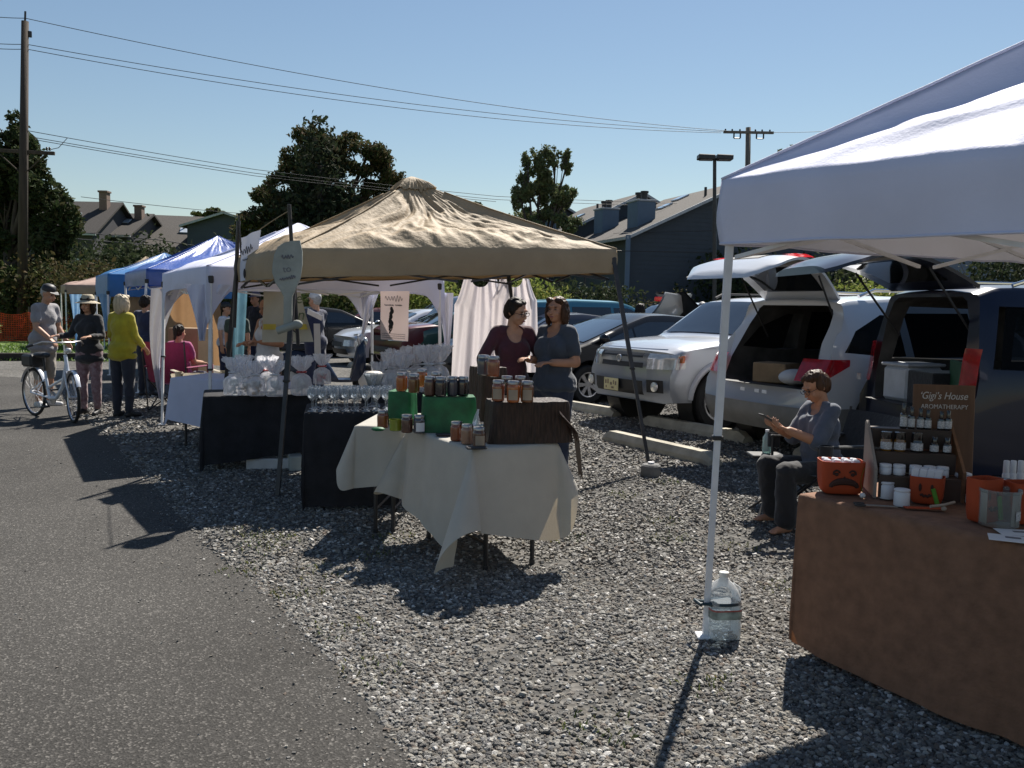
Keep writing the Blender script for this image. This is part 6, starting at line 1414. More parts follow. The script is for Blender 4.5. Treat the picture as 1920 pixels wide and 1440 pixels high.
# --- white bicycle
rr_, ff_ = G(64, 779), G(140, 793); dv = (ff_-rr_).normalized(); bk = thing('bicycle', 'white step-through bicycle with black saddle bag held on the lane', 'bicycle', (rr_+ff_)/2, math.atan2(dv.y, dv.x)); bk.scale = (.92,.92,.92)
HB = .56; WHB = mat('white_bike_paint', (.66,.70,.78), .3, coat=.7)
for x, st in ((-HB, 0), (HB, R(-14))):
    T4 = Matrix.Translation((x,0,.345)) @ Matrix.Rotation(st, 4, 'Z') @ Matrix.Rotation(PI/2, 4, 'X')
    mb = MB(); mb.M = T4; mb.lathe([(.325+.022*math.cos(a), .022*math.sin(a)) for a in np.linspace(0, 2*PI, 11)], 36, cap0=False, cap1=False); w_ = mb.build('wheel', TYRE, bk)
    mb = MB(); mb.M = T4; mb.lathe([(.305,-.012),(.312,0),(.305,.012),(.296,0),(.305,-.012)], 36, cap0=False, cap1=False)
    mb.build('rim', RIM, w_); mb = MB(); mb.M = T4
    for k in range(24): a = 2*PI*k/24; mb.tube([(.02*math.cos(a+.5),.02*math.sin(a+.5),.02*(-1)**k),(.30*math.cos(a),.30*math.sin(a),0)], .0018, 4)
    mb.lathe([(.022,-.035),(.022,.035)], 10); mb.build('spokes', RIM, w_)
    mb = MB(); mb.M = Matrix.Translation((x,0,.345)) @ Matrix.Rotation(st, 4, 'Z')
    mb.grid(lambda u, v: (.37*math.cos(PI*(.15+.75*u)), (v-.5)*.055, .37*math.sin(PI*(.15+.75*u))+.01*math.sin(PI*v)), 16, 3); mb.build('mudguard', WHB, bk)
mb = MB(); BBp = (-.10,0,.29); mb.tube([(.40,0,.80),(.28,0,.48),(.10,0,.31),BBp], [.026,.027,.027,.027], 10); mb.tube([BBp,(-.22,0,.66)], .02, 10); mb.tube([(-.20,0,.56),(-HB,.05,.36)], .010, 8); mb.tube([(-.20,0,.56),(-HB,-.05,.36)], .010, 8); mb.tube([BBp,(-HB,.05,.345)], .012, 8); mb.tube([BBp,(-HB,-.05,.345)], .012, 8); mb.tube([(.37,0,.92),(.43,0,.70)], .025, 10); mb.tube([(.34,0,.60),(-.17,0,.42)], .018, 8); mb.build('frame', WHB, bk)
mb = MB(); [mb.tube([(.43,s*.045,.70),(.47,s*.05,.55),(HB,s*.05,.345)], .012, 8) for s in (-1,1)]; mb.build('fork', WHB, bk)
mb = MB(); mb.tube([(.36,0,.93),(.35,0,1.06)], .014, 8); mb.tube([(.20,.34,1.06),(.28,.26,1.10),(.38,.10,1.09),(.38,-.10,1.09),(.28,-.26,1.10),(.20,-.34,1.06)], .012, 8); hbm = mb.build('handlebar', RIM, bk)
mb = MB(); [mb.tube([(.20,s*.34,1.06),(.10,s*.38,1.03)], .018, 8) for s in (-1,1)]; mb.build('grips', CAR_BLACK, hbm)
mb = MB(); mb.tube([(-.22,0,.66),(-.26,0,.86)], .013, 8); mb.ell((-.30,0,.89), (.15,.10,.045), 14, 8); mb.ell((-.17,0,.89), (.09,.04,.035), 12, 8); mb.build('saddle', CAR_BLACK, bk)
mb = MB(); mb.box((-.56,0,.80), (.30,.22,.18), .03); mb.build('rear_bag', CAR_BLACK, bk); mb = MB(); [mb.tube([(-.68,s*.08,.71),(-.42,s*.08,.71)], .008, 6) for s in (-1,1)]; [mb.tube([(-.56,s*.08,.71),(-HB,s*.05,.36)], .006, 6) for s in (-1,1)]; mb.build('rear_rack', RIM, bk)
mb = MB(); mb.M = Matrix.Translation((-.10,0,.29)) @ Matrix.Rotation(PI/2, 4, 'X'); mb.lathe([(.09,-.05),(.095,-.045),(.09,-.04)], 20); mb.build('crank', RIM, bk); mb = MB(); mb.tube([(-.10,-.07,.29),(.02,-.08,.20)], .01, 6); mb.tube([(-.10,.07,.29),(-.22,.08,.38)], .01, 6); mb.box((.04,-.13,.19), (.09,.09,.02), .005); mb.box((-.24,.13,.39), (.09,.09,.02), .005); mb.build('pedals', CAR_BLACK, bk)
mb = MB(); mb.ell((.46,0,.98), (.03,.045,.04), 12, 8); mb.build('headlight', LAMP, bk)
# dark wheeled machine behind the white leg (a parked motor scooter)
sc_ = X(622, 14.8); t = thing('motor_scooter', 'dark motor scooter parked in shade behind the thin white leg', 'scooter', sc_, R(15))
for x in (-.6, .6):
    mb = MB(); mb.M = Matrix.Translation((x,0,.27)) @ Matrix.Rotation(PI/2, 4, 'X'); mb.lathe([(.21+.055*math.cos(a), .055*math.sin(a)) for a in np.linspace(0, 2*PI, 11)], 28, cap0=False, cap1=False); w_ = mb.build('wheel', TYRE, t); mb = MB(); mb.M = Matrix.Translation((x,0,.27)) @ Matrix.Rotation(PI/2, 4, 'X'); mb.lathe([(.02,-.05),(.17,-.03),(.17,.03),(.02,.05)], 20); mb.build('rim', RIM, w_)
mb = MB(); mb.loft([[(x, y*w_, z0_+z*h_) for y, z in ((-1,0),(1,0),(1.0,.7),(.6,1),(-.6,1),(-1,.7))] for x, w_, z0_, h_ in ((-.85,.10,.55,.15),(-.6,.16,.40,.38),(-.25,.18,.30,.45),(-.05,.16,.26,.30),(.1,.17,.25,.06),(.3,.17,.25,.06),(.42,.17,.28,.55),(.52,.13,.40,.55),(.56,.06,.5,.4))]); mb.build('fairing', DKBLUE, t, smooth=50)
mb = MB(); mb.loft([[(x, y*w_, .80+z*.09) for y, z in ((-1,0),(1,0),(.8,1),(-.8,1))] for x, w_ in ((-.8,.10),(-.4,.16),(-.1,.13))]); mb.build('seat', CAR_BLACK, t, smooth=50)
mb = MB(); mb.tube([(.6,0,.3),(.44,0,.98)], .03, 8); mb.tube([(.40,.32,1.02),(.44,.1,1.04),(.44,-.1,1.04),(.40,-.32,1.02)], .014, 8); mb.build('handlebar', RIM, t); mb = MB(); mb.ell((.55,0,.93), (.05,.08,.07), 12, 8); mb.build('headlight', LAMP, t)
# ------------------------------------------------------------------ trees, shrubs
def leafmat(n, cols, tr=.25): return mat(n, (.05,.08,.03), .8, island=[tuple(c*1.9 for c in q) for q in cols], transl=tr, spec=.12)
def split(blobs, k, f):
    out = []
    for c, r_ in blobs:
        for _ in range(k):
            d = Vector((random.gauss(0,1), random.gauss(0,1), random.gauss(0,1))).normalized()*random.uniform(.45, .95); q = f*random.uniform(.7, 1.25)
            out.append(((c[0]+d.x*r_[0], c[1]+d.y*r_[1], c[2]+d.z*r_[2]), (r_[0]*q, r_[1]*q, r_[2]*q*.8)))
    return out
L_DARK = leafmat('dark_oak_leaves', [(.016,.026,.012),(.030,.042,.016),(.045,.05,.02),(.06,.045,.022),(.022,.03,.012),(.075,.05,.03)])
L_MAPLE = leafmat('deep_green_leaves', [(.014,.024,.010),(.024,.036,.014),(.036,.046,.02),(.02,.028,.011),(.045,.043,.022)])
L_POP = leafmat('poplar_leaves', [(.05,.07,.03),(.07,.09,.04),(.09,.09,.045),(.045,.055,.03)])
L_BUSH = leafmat('bush_leaves', [(.018,.028,.010),(.028,.042,.013),(.05,.055,.018),(.028,.028,.012)])
L_YEL = leafmat('yellow_green_leaves', [(.10,.13,.03),(.15,.17,.04),(.07,.10,.025),(.18,.17,.05)])
L_RUST = leafmat('rusty_shrub_leaves', [(.030,.030,.013),(.045,.034,.016),(.03,.038,.014),(.055,.038,.02)])
L_FAR = leafmat('dark_far_leaves', [(.012,.018,.010),(.02,.03,.014),(.03,.038,.018),(.018,.02,.012)])  # dark leaf greens for the thickets and the far wood
BARK = mat('grey_brown_bark', (.07,.055,.045), .9, var=.3, vs=3, bump=.8, bs=12)
def foliage(name, blobs, n, size, m, parent, shell=.55, drop=0.0, gap=.0):
    """leaf clumps spread through blobs (centre, radii)"""
    B = np.array([[*c, *r] for c, r in blobs]); wts = B[:,3]*B[:,4]*B[:,5]; wts = wts**.75/np.sum(wts**.75)
    b = B[RNG.choice(len(B), n, p=wts)]; d = RNG.normal(size=(n, 3)); d /= np.linalg.norm(d, axis=1)[:, None]
    rad = shell + (1-shell)*RNG.random(n)**.7 + np.abs(RNG.normal(0, .16, n))
    lump = 1 + .22*np.sin(d[:,0]*7+b[:,0]*3)*np.sin(d[:,1]*6+b[:,1]*5)*np.sin(d[:,2]*8+b[:,2]*2)
    P = b[:,:3] + d*b[:,3:]*(rad*lump)[:, None]
    if gap:
        keep = (np.sin(P[:,0]*2.3+1)*np.sin(P[:,1]*2.1)*np.sin(P[:,2]*2.7+2) + RNG.normal(0, .25, n)) > gap-.6; P = P[keep]; n = len(P)
    s = size*RNG.uniform(.5, 1.3, n)
    u = RNG.normal(size=(n, 3)); u /= np.linalg.norm(u, axis=1)[:, None]; v = np.cross(u, RNG.normal(size=(n, 3))); v /= np.linalg.norm(v, axis=1)[:, None]; w_ = np.cross(u, v)
    V = np.stack([P - u*s[:,None], P + v*(s*.55)[:,None] + w_*(s*.22)[:,None], P + u*s[:,None], P - v*(s*.55)[:,None] + w_*(s*.22)[:,None]], 1).reshape(-1, 3)
    Fc = np.arange(n*4).reshape(n, 4); return npmesh(name, V, Fc, m, parent)
def tree(label, c, blobs, n, size, m, trunk_h, tr, name='tree', cat='tree', group='trees beyond the lot', limbs=True, shell=.55, gap=0.0, sp=12):
    t = thing(name, label, cat, c, 0, group)
    foliage('crown', split(blobs, sp, .36) if sp else blobs, n, size, m, t, shell, gap=gap)
    mb = MB(); top = Vector((random.uniform(-.2,.2), 0, trunk_h)); mb.tube([(0,0,0),(0,0,.3),top*.5+Vector((.05,0,0)),top], [tr*1.5, tr*1.1, tr*.9, tr*.7], 10)
    if limbs:
        for cc, r_ in blobs:
            cc = Vector(cc); st = top*random.uniform(.65, 1.0); md = st.lerp(cc, .5)+Vector((random.uniform(-.3,.3), random.uniform(-.3,.3), .2)); mb.tube([st, md, cc, cc+Vector((random.uniform(-1,1)*r_[0]*.4,0,r_[2]*.5))], [tr*.5, tr*.33, tr*.18, tr*.07], 7)
            for k in range(4):
                e = cc+Vector((random.uniform(-.7,.7)*r_[0], random.uniform(-.6,.6)*r_[1], random.uniform(-.3,.7)*r_[2])); mb.tube([md.lerp(cc, random.random()), e], [tr*.16, tr*.04], 5)
    mb.build('trunk', BARK, t, smooth=180); return t
def blobs_px(Y, base, lst):
    """(px, py, rx_px, ry_px[, depth]) outlines of clumps seen at distance Y, as local centres and radii in metres"""
    out = []
    for px, py, rx, ry in lst:
        p = D(px, py, Y); k = Y/F; dz = random.uniform(-.5, .5)*rx*k; out.append(((p.x-base.x, dz, p.z), (rx*k, rx*k*.9, ry*k)))
    return out
base = X(20, 36); tree('big dark leafy tree at the left edge behind the utility pole', base, blobs_px(36, base, [(10,270,45,60),(60,330,45,50),(20,370,60,60),(90,400,50,55),(40,450,70,60),(105,470,40,55),(-20,330,60,90),(-30,450,60,80),(75,530,60,50),(15,540,60,50),(-40,540,50,60),(40,300,40,40),(118,390,28,30),(130,430,18,40)]), 27000, .13, L_MAPLE, 3.4, .26)
base = X(612, 52); tree('broad oak with open fine branching behind the tan canopy', base, blobs_px(52, base, [(575,290,48,44),(640,280,52,34),(690,300,50,40),(715,335,40,40),(540,340,48,44),(600,320,50,40),(500,385,46,44),(470,430,36,40),(560,390,60,50),(640,400,60,60),(748,345,20,22),(700,360,30,26),(520,440,60,40),(620,455,70,40),(580,350,40,40)]), 50000, .13, L_DARK, 6.5, .42, shell=.2, gap=.18)
base = X(598, 49); tree('dark cone-shaped conifer standing in front of the broad oak', base, [((0,0,2.2+1.05*k),(3.9-.40*k,3.9-.40*k,1.0)) for k in range(9)], 9000, .18, leafmat('dark_conifer', [(.010,.016,.010),(.018,.026,.014),(.028,.034,.018),(.035,.03,.02)]), 9, .22, name='conifer', limbs=False, sp=0)
base = X(668, 50); tree('low dark rounded tree to the right of the conifer', base, blobs_px(50, base, [(650,430,60,50),(710,440,50,40),(680,470,80,40)]), 6000, .19, L_DARK, 3.0, .2)
base = X(1018, 44); tree('upright poplar with light feathery top right of the tan canopy', base, blobs_px(44, base, [(990,320,20,40),(1018,320,24,42),(1040,300,14,28),(1062,310,14,32),(1000,370,34,36),(1040,365,36,40),(1062,370,18,28),(975,370,18,26),(1020,420,56,36),(1060,430,36,26),(980,425,28,30),(1075,445,22,20)]), 20000, .10, L_POP, 4.2, .18, shell=.1, gap=.06, sp=9)
base = X(1500, 70); tree('distant treetop showing over the ridge of the white canopy', base, blobs_px(70, base, [(1494,278,14,8),(1512,290,30,18),(1466,286,7,5)]), 900, .22, L_DARK, 9, .2, limbs=False)
base = X(395, 75); tree('small treetop over the brown roof at the left', base, blobs_px(75, base, [(378,402,20,6),(405,398,14,8)]), 500, .22, L_BUSH, 6, .2, limbs=False)
base = X(905, 60); tree('low treetop beside the roof of the tan canopy', base, blobs_px(60, base, [(880,392,26,12),(925,410,36,16),(960,430,40,26)]), 1800, .2, L_BUSH, 4, .2, limbs=False)
def shrub(label, px, Y, w_, h, m, n=1500, sz=.07, name='shrub', grp='shrubs behind the stalls', py=None):
    n = int(n*1.7); sz *= 1.15
    c = X(px, Y); t = thing(name, label, 'shrub', c, 0, grp)
    bl = [((random.uniform(-.5,.5)*w_, random.uniform(-.3,.3)*w_, h*random.uniform(.35,.75)), (w_*random.uniform(.25,.45), w_*.35, h*random.uniform(.25,.4))) for _ in range(6)]
    foliage('leaves', bl, n, sz, m, t, .3)
    mb = MB()
    for k in range(5): a = random.uniform(0, 6); mb.tube([(0,0,0),(.1*w_*math.cos(a),.1*w_*math.sin(a),h*.4),(.35*w_*math.cos(a),.3*w_*math.sin(a),h*.8)], [.03,.02,.006], 5)
    mb.build('stems', BARK, t); return t
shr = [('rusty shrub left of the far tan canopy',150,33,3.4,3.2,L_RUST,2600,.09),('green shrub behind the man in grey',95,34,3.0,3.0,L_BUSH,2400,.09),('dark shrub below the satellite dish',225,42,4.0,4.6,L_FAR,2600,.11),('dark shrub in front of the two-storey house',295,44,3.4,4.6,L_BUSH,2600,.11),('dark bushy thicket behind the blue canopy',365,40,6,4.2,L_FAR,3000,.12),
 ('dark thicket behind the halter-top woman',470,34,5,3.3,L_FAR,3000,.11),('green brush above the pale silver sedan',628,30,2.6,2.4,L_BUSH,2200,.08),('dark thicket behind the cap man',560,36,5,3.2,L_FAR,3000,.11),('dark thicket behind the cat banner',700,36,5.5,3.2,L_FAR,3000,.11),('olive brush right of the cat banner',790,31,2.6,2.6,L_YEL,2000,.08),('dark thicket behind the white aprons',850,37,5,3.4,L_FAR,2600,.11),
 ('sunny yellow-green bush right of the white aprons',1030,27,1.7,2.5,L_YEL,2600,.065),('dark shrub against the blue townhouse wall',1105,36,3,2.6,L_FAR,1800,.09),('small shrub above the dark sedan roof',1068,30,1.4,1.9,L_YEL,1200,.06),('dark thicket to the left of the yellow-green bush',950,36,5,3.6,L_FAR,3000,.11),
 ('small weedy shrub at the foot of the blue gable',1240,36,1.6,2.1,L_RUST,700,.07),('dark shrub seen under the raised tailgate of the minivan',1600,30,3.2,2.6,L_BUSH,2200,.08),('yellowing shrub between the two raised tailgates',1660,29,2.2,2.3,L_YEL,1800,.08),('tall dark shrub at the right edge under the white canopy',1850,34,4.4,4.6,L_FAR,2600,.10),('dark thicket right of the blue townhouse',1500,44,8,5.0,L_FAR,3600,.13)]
for lb, px, Y, w_, h, m, n, sz in shr: shrub(lb, px, Y, w_, h, m, n, sz)
# far dark wood closing the view
fo = [((x, 88+random.uniform(-4,4), random.uniform(1.5,4.2)), (4.5,4,random.uniform(2.4,4.0))) for x in range(-75, 80, 4)]
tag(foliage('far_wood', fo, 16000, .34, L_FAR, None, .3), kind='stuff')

# ------------------------------------------------------------------ utility poles, wires, lot lamp
POLEW = mat('weathered_pole_wood', (.060,.045,.034), .9, var=.25, vs=2, stretch=(4,4,.4), bump=.4, bs=18)
POLEG = mat('pale_pole_wood', (.16,.14,.12), .9, var=.2, vs=2, stretch=(4,4,.4), bump=.4, bs=18)
WIRE = mat('dark_wire', (.03,.03,.035), .6)
pA = X(41, 33); zA = D(47, 35, 33).z; topA = D(47, 40, 33)
t = thing('utility_pole', 'tall dark wooden utility pole at the far left', 'utility pole', pA); d_ = topA - pA
mb = MB(); mb.tube([(0,0,0), d_], [.19,.125], 12); mb.build('pole', POLEW, t, smooth=180)
zc_ = D(60, 285, 33).z; f = zc_/topA.z; cm = d_*f; mb = MB(); mb.box((cm.x,.0,zc_), (2.25,.10,.13), .01, Euler((0,R(2),0))); mb.tube([(cm.x+.9,-.08,zc_-.05),(cm.x+.1,-.1,zc_-.75)], .025, 6); mb.tube([(cm.x-.9,-.08,zc_-.05),(cm.x-.1,-.1,zc_-.75)], .025, 6); ca_ = mb.build('cross_arm', POLEW, t)
mb = MB(); [mb.lathe([(.03,0),(.045,.03),(.03,.06),(.045,.09),(.02,.13)], 10, (cm.x+x,0,zc_+.06)) for x in (-.95,.85,.95)]; mb.build('insulator', DARK_PLASTIC, ca_)
mb = MB(); mb.tube([d_, d_+Vector((.02,0,.35))], .035, 8); mb.lathe([(.07,-.5),(.07,-.3)], 8, (d_.x+.16,0,d_.z-.05)); mb.build('top_pin', DARK_PLASTIC, t)
pB = X(1398, 47); topB = D(1403, 239, 47); t = thing('utility_pole', 'utility pole with double cross-arms rising over the blue townhouse', 'utility pole', pB); dB = topB - pB
mb = MB(); mb.tube([(0,0,0), dB], [.17,.13], 12); mb.build('pole', POLEG, t, smooth=180)
zq = D(1402, 249, 47).z; mb = MB(); mb.box((dB.x,-.1,zq), (2.6,.11,.13), .01); ca_ = mb.build('cross_arm', POLEG, t)
mb = MB()
for x in (-1.2,-.85,-.45,.35,.7,1.1): mb.lathe([(.03,0),(.05,.05),(.03,.10)], 8, (dB.x+x,-.1,zq+.06))
for x in (-.75,-.42,.42,.78): mb.tube([(dB.x+x,-.1,zq-.05),(dB.x+x,-.1,zq-.30)], .04, 8)
for a, b in ((-.75,-.42),(.42,.78)): mb.tube([(dB.x+a,-.1,zq-.31),(dB.x+b,-.1,zq-.31)], .03, 6)
mb.build('insulator', DARK_PLASTIC, ca_)
def wire(label, pts, sag, r=.013, grp='overhead wires'):
    mb = MB(); P = []
    for a, b in zip(pts[:-1], pts[1:]):
        n = 26
        for k in range(n+1 if b is pts[-1] else n): u = k/n; p = a.lerp(b, u); p.z -= sag*4*u*(1-u)*((b-a).length/33); P.append(p)
    mb.tube(P, r, 5); return tag(mb.build('wire', WIRE), label, 'wire', grp)
wire('topmost overhead wire from the left pole top to the far cross-arm', [D(-40,28,33), D(47,34,33), D(1372,246,46.9)], .55)
wire('upper wire of the close pair below the topmost wire', [D(-40,79,33), D(50,83,33), D(1360,247,46.9)], .50)
wire('lower wire of the close pair below the topmost wire', [D(-40,88,33), D(50,92,33), D(1352,249,46.9)], .62)
wire('overhead wire leaving the far cross-arm to the right', [D(1437,248,46.9), D(1640,236,58)], .3)
wire('upper service wire from the left pole behind the oak', [D(52,245,33), D(480,318,40), D(930,368,46), D(1340,383,50)], .10)
wire('middle service wire from the left pole behind the oak', [D(66,258,33), D(480,325,40), D(930,374,46), D(1340,389,50)], .10)
wire('lowest service wire of the three from the left pole', [D(66,262,33), D(480,330,40), D(930,378,46)], .10)
wire('looped lead from the left cross-arm up to the service wire', [D(92,281,33), D(110,277,33.2), D(126,259,33.6)], .03)
wire('thin wire over the left roofs', [D(152,369,38), D(450,400,45)], .15)
wire('dark cable crossing the front of the two-storey house', [D(120,432,38), D(300,450,42), D(430,470,46)], .1, .02)
wire('second dark cable crossing the front of the two-storey house', [D(120,446,38), D(300,460,42)], .1, .02)
wire('pale cable across the blue gable', [D(1150,437,44), D(1345,432,44)], .05, .015); wire('pale lower cable across the blue gable', [D(1150,470,43), D(1345,473,43)], .06, .02)
pl_ = X(1339, 30); tl_ = D(1340, 297, 30); t = thing('lot_lamp', 'tall dark parking lot lamp with twin box heads left of the white canopy', 'lamp post', pl_); mb = MB(); mb.tube([(0,0,0),(tl_.x-pl_.x,0,tl_.z)], [.075,.06], 10); mb.build('pole', BLACK_METAL, t, smooth=60)
for sg in (-1, 1):
    mb = MB(); mb.box((tl_.x-pl_.x+sg*.30, -.05, tl_.z+.02), (.54,.42,.16), .02, Euler((0,R(2),0))); h_ = mb.build('lamp_head', BLACK_METAL, t); mb = MB(); mb.box((tl_.x-pl_.x+sg*.30, -.05, tl_.z-.068), (.40,.32,.012)); mb.build('lens', GREYINK, h_)
# ------------------------------------------------------------------ houses
def sidingmat(n, c): return mat(n, c, .8, var=.05, vs=2, bump=.0)
SHING = mat('grey_brown_shingles', (.075,.066,.058), .9, var=.22, vs=14, bump=.5, bs=40); SHING2 = mat('dark_brown_shingles', (.034,.029,.026), .9, var=.22, vs=14, bump=.5, bs=40)
BLUES = sidingmat('slate_blue_siding', (.055,.068,.088)); BLUEG = sidingmat('blue_grey_siding', (.12,.17,.24)); GREYS = sidingmat('grey_siding', (.045,.045,.052)); TRIM = mat('pale_house_trim', (.42,.44,.47), .7); DKWIN = mat('dark_window_glass', (.02,.025,.03), .08, coat=.5); BRICKC = mat('chimney_brick', (.20,.14,.11), .9, var=.25, vs=20)
def house(label, c, rz, L, W, eave, ridge, sid, roofm, group='houses beyond the lot', windows=(), chim=(), sky=(), vents=(), dish=(), boxes=(), boards=True, name='house'):
    """local x along the ridge, y across; origin at one gable's middle on the ground"""
    t = thing(name, label, 'house', c, rz, group); o = .35
    mb = MB(); prof = [(-W/2,0),(W/2,0),(W/2,eave),(0,ridge-.12),(-W/2,eave)]
    mb.loft([[(0,y,z) for y, z in prof],[(L,y,z) for y, z in prof]])
    sl = (ridge-eave)/(W/2)
    if boards:
        n = int(eave/.22)
        for k in range(1, int((ridge-.4)/.22)):
            z = k*.22; wz = W/2 if z < eave else max(.1, (ridge-.12-z)/sl)
            mb.box((-.006, 0, z), (.012, 2*wz-.06, .014))
            if z < eave-.1:
                for s_ in (-1, 1): mb.box((L/2, s_*(W/2+.006), z), (L-.1, .012, .014))
    w_ = mb.build('walls', sid, t, smooth=0)
    for s_ in (-1, 1):
        mb = MB(); p0 = Vector((0,0,ridge)); p1 = Vector((0, s_*(W/2+o), eave-sl*o)); nrm = Vector((0, -s_*0, 0))
        a, b, c_, d = (-o,0,ridge),(L+o,0,ridge),(L+o,p1.y,p1.z),(-o,p1.y,p1.z); dn = lambda p: (p[0],p[1],p[2]-.14)
        mb.add([a,b,c_,d]+[dn(p) for p in (a,b,c_,d)], [(0,1,2,3),(7,6,5,4),(0,4,5,1),(1,5,6,2),(2,6,7,3),(3,7,4,0)]); rf = mb.build('roof', roofm, t, smooth=0)
        mb = MB(); mb.tube([(-o-.02,0,ridge-.07),(-o-.02,p1.y,p1.z-.09)], .10, 4); mb.tube([(-o,p1.y+s_*.03,p1.z-.10),(L+o,p1.y+s_*.03,p1.z-.10)], .09, 4); mb.build('fascia', TRIM, rf, smooth=0)
    roofz = lambda y: ridge - sl*abs(y)
    for x, y, w2, h in windows:
        s_ = 1 if y > 0 else -1
        if x < 0.02: mb = MB(); mb.box((-.03, y, h), (.06, w2, 1.3), .01); f_ = mb.build('window', TRIM, t); mb = MB(); mb.box((-.065,y,h), (.02,w2-.22,1.1)); mb.build('pane', DKWIN, f_)
        else: mb = MB(); mb.box((x, s_*(W/2+.03), h), (w2,.06,1.4), .01); f_ = mb.build('window', TRIM, t); mb = MB(); [mb.box((x+q*w2*.23, s_*(W/2+.065), h), (w2*.42,.02,1.2)) for q in (-1,1)]; mb.build('pane', DKWIN, f_)
    for x, y, h in chim: mb = MB(); mb.box((x,y,(roofz(y)-.5+ridge+h)/2), (.5,.6,ridge+h-roofz(y)+.5), .01); mb.box((x,y,ridge+h+.05), (.62,.72,.12), .01); mb.build('chimney', BRICKC, t)
    for x, y in sky:
        mb = MB(); a = math.atan(sl)*(-1 if y > 0 else 1); mb.box((x,y,roofz(y)+.06), (.9,.75,.08), .01, Euler((a,0,0))); mb.build('skylight', mat('skylight_glass', (.5,.55,.6), .08, coat=1), t)
    for x, y in vents: mb = MB(); mb.tube([(x,y,roofz(y)-.1),(x,y,roofz(y)+.45)], .07, 6); mb.build('vent_pipe', DARK_PLASTIC, t)
    for x, y in dish: mb = MB(); mb.ell((x,y,roofz(y)+.55), (.42,.12,.36), 14, 8); mb.tube([(x,y,roofz(y)-.05),(x,y,roofz(y)+.5)], .03, 6); mb.build('satellite_dish', WHITE_METAL, t)
    for x, y in boxes:
        z = roofz(y); mb = MB(); mb.box((x,y,z+.25), (1.25,1.0,1.7), .01); b_ = mb.build('chimney_box', BLUEG, t); mb = MB()
        mb.box((x,y,z+1.13), (1.36,1.1,.09), .01); mb.build('cap', TRIM, b_); mb = MB(); [mb.lathe([(.16,0),(.16,.34),(.21,.36),(.21,.46)], 10, (x+q*.32,y,z+1.16)) for q in (-1,1)]; mb.build('flue', DARK_PLASTIC, b_)
    return t
# blue townhouses on the right: three stepped units going away
bd_ = Vector((-.30,.954,0)); brz_ = math.atan2(bd_.y, bd_.x)
cE = D(1182, 438, 44); ev = cE.z; Wb = 13.0; gx = Vector((-bd_.y, bd_.x, 0))  # local +y points left
cG = Vector((cE.x, cE.y, 0)) - gx*(Wb/2) ; rg = ev + (Wb/2)*.46
house('near slate blue townhouse with its plain gable facing the lot', cG, brz_, 9, Wb, ev, rg, BLUES, SHING, boxes=[(2.2,4.9),(7.2,4.7)], sky=[(5.0,2.2),(5.6,.9)], vents=[(1.5,1.6),(6.5,2.0)], windows=[(2.5,6.5,1.2,2.0),(6.5,6.5,1.2,2.0)])
house('second slate blue townhouse stepped behind the first', cG+bd_*9.2+gx*1.6+Vector((0,0,0)), brz_, 9, Wb, ev+.1, rg+.3, BLUES, SHING, boxes=[(3,4.8),(7,4.8)], vents=[(2,2),(5.5,3.0)], sky=[(4,2.5)])
house('furthest slate blue townhouse of the stepped row', cG+bd_*18.4+gx*3.4, brz_, 9, Wb, ev+.1, rg+.5, BLUES, SHING, boxes=[(3,4.8)], vents=[(2,2)])
house('pale blue house wall far back at the right edge behind the navy minivan', X(1800, 58), R(20), 12, 9, 5.6, 8.2, sidingmat('pale_blue_siding', (.16,.20,.25)), SHING2, windows=[(3,-4.5,1.2,2.0),(7,-4.5,1.2,2.0)])
mb = MB(); q = D(1180, 500, 43.6); mb.box((q.x-.1, q.y, ev/2), (.22,.22,ev-.2), .01); tag(mb.build('downpipe_post', BLUEG), 'pale corner post of the near blue townhouse', 'corner post')
lq = D(1097, 505, 38); t = thing('wall_lantern_post', 'small white lantern on a slim post by the blue townhouse', 'lantern', Vector((lq.x,lq.y,0))); mb = MB(); mb.tube([(0,0,0),(0,0,lq.z-.2)], .05, 8); mb.build('post', DARK_PLASTIC, t); mb = MB(); mb.lathe([(.10,-.2),(.16,.12),(.18,.14),(.03,.28)], 8); o = mb.build('lantern', mat('frosted_lantern', (.6,.6,.58), .4), t); o.location = (0,0,lq.z); t.name = 'lantern_post'
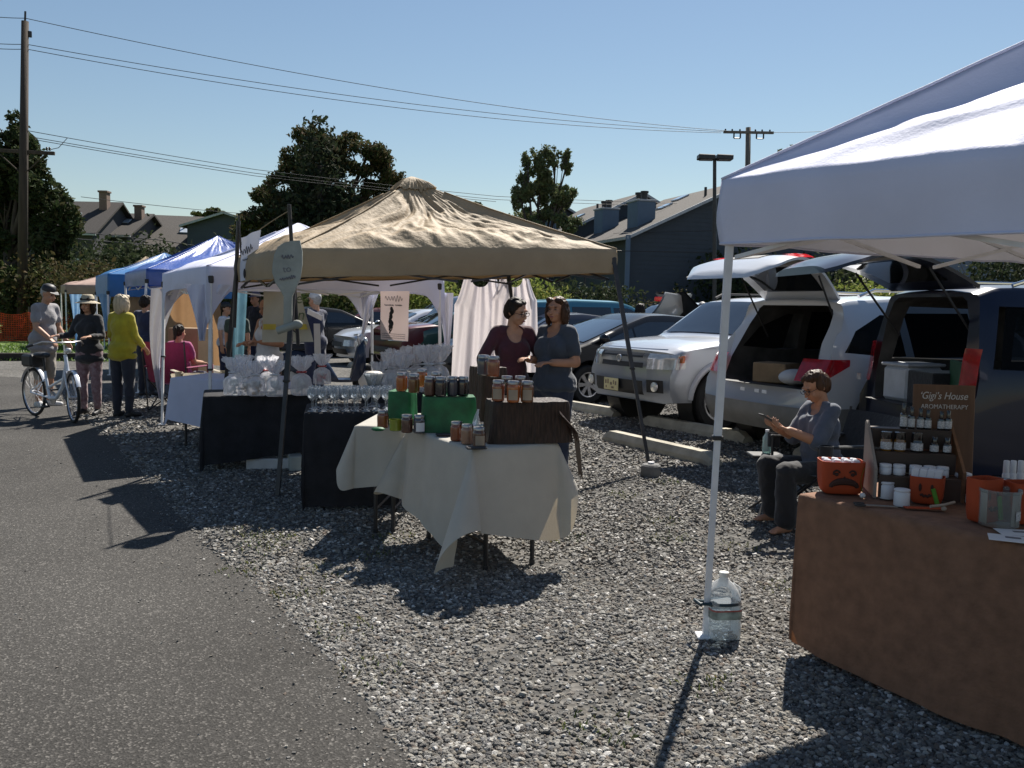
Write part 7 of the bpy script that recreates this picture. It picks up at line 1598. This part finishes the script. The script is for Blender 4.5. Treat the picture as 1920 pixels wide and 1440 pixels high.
# houses on the left
hc_ = X(345, 62, 0); evl = D(300, 450, 60).z; rdl = D(345, 402, 64).z
hl = X(285, 58, 0)
house('two-storey grey house with chimneys, skylights and dishes at the left', X(40, 60), R(2), 6.6, 8, D(200,440,60).z, D(200,384,62).z, GREYS, SHING2, chim=[(6.1,-.9,.5)], sky=[(3.3,-2.2),(4.6,-2.2)], dish=[(3.6,-3.0)], windows=[(3.0,-4,.9,3.4),(4.5,-4,1.0,3.4),(5.9,-4,.8,3.4),(4.5,-4,1.0,.9)])
house('lower grey house wing with a slim chimney left of the brown roof', X(222, 63), R(2), 2.3, 8, D(250,445,63).z, D(250,400,63).z, GREYS, SHING2, chim=[(2.0,-1.0,.35)], sky=[(1.2,-1.8)], dish=[(.6,-2.8)], windows=[(1.0,-4,.8,3.4)])
house('brown roofed house behind the royal blue canopy', X(300, 66), R(14), 7.0, 11, D(300,470,66).z-.6, D(345,404,66).z, GREYS, SHING, vents=[(2,-2),(5.0,-2.5)], sky=[(4.0,-1.6),(2.2,-2.2)], windows=[(3,-5.5,1.0,3.4),(0,-2,1.0,3.4)])
house('grey blue gabled house at the right of the brown roof', X(425, 62), R(88), 8, 5.4, D(420,420,62).z, D(445,398,62).z, sidingmat('grey_blue_siding', (.06,.075,.10)), SHING2, windows=[(0,0,1.3,4.0)])
# ------------------------------------------------------------------ orange safety fence and timber kerb by the lawn
FEN = mat('orange_safety_mesh', (.62,.10,.025), .6, var=.2, vs=8, transl=.35)
fa, fb_ = G(-60, 641), G(215, 641); t = thing('safety_fence', 'sagging orange plastic mesh fence at the edge of the lawn', 'fence', (fa+fb_)/2); v0, v1 = fa-t.location, fb_-t.location
mb = MB(); n = 70
def fp(u, h): p = v0.lerp(v1, u); return p + Vector((0, .06*math.sin(u*23), h*(1.08-.10*abs(math.sin(u*PI*5)))))
for k in range(n+1): u = k/n; mb.tube([fp(u,.02),fp(u,.98)], .016, 4)
for h in np.linspace(.05, .97, 13): mb.tube([fp(k/40, h) for k in range(41)], .022, 4)
mb.build('mesh', FEN, t, smooth=0)
for k in range(6): mb = MB(); p = v0.lerp(v1, k/5); mb.tube([p+Vector((0,.08,0)), p+Vector((0,.08,1.25))], .03, 6); mb.build('post', POLEG, t)
ka, kb = G(-80, 676), G(205, 676); dk = (kb-ka); mb = MB(); mb.box((0,0,.09), (dk.length,.22,.20), .015); o = mb.build('timber_kerb', mat('dark_timber', (.035,.028,.022), .9, bump=.4), None); place(o, (ka+kb)/2, math.atan2(dk.y, dk.x)); tag(o, 'long dark timber kerb along the lawn edge', 'kerb')
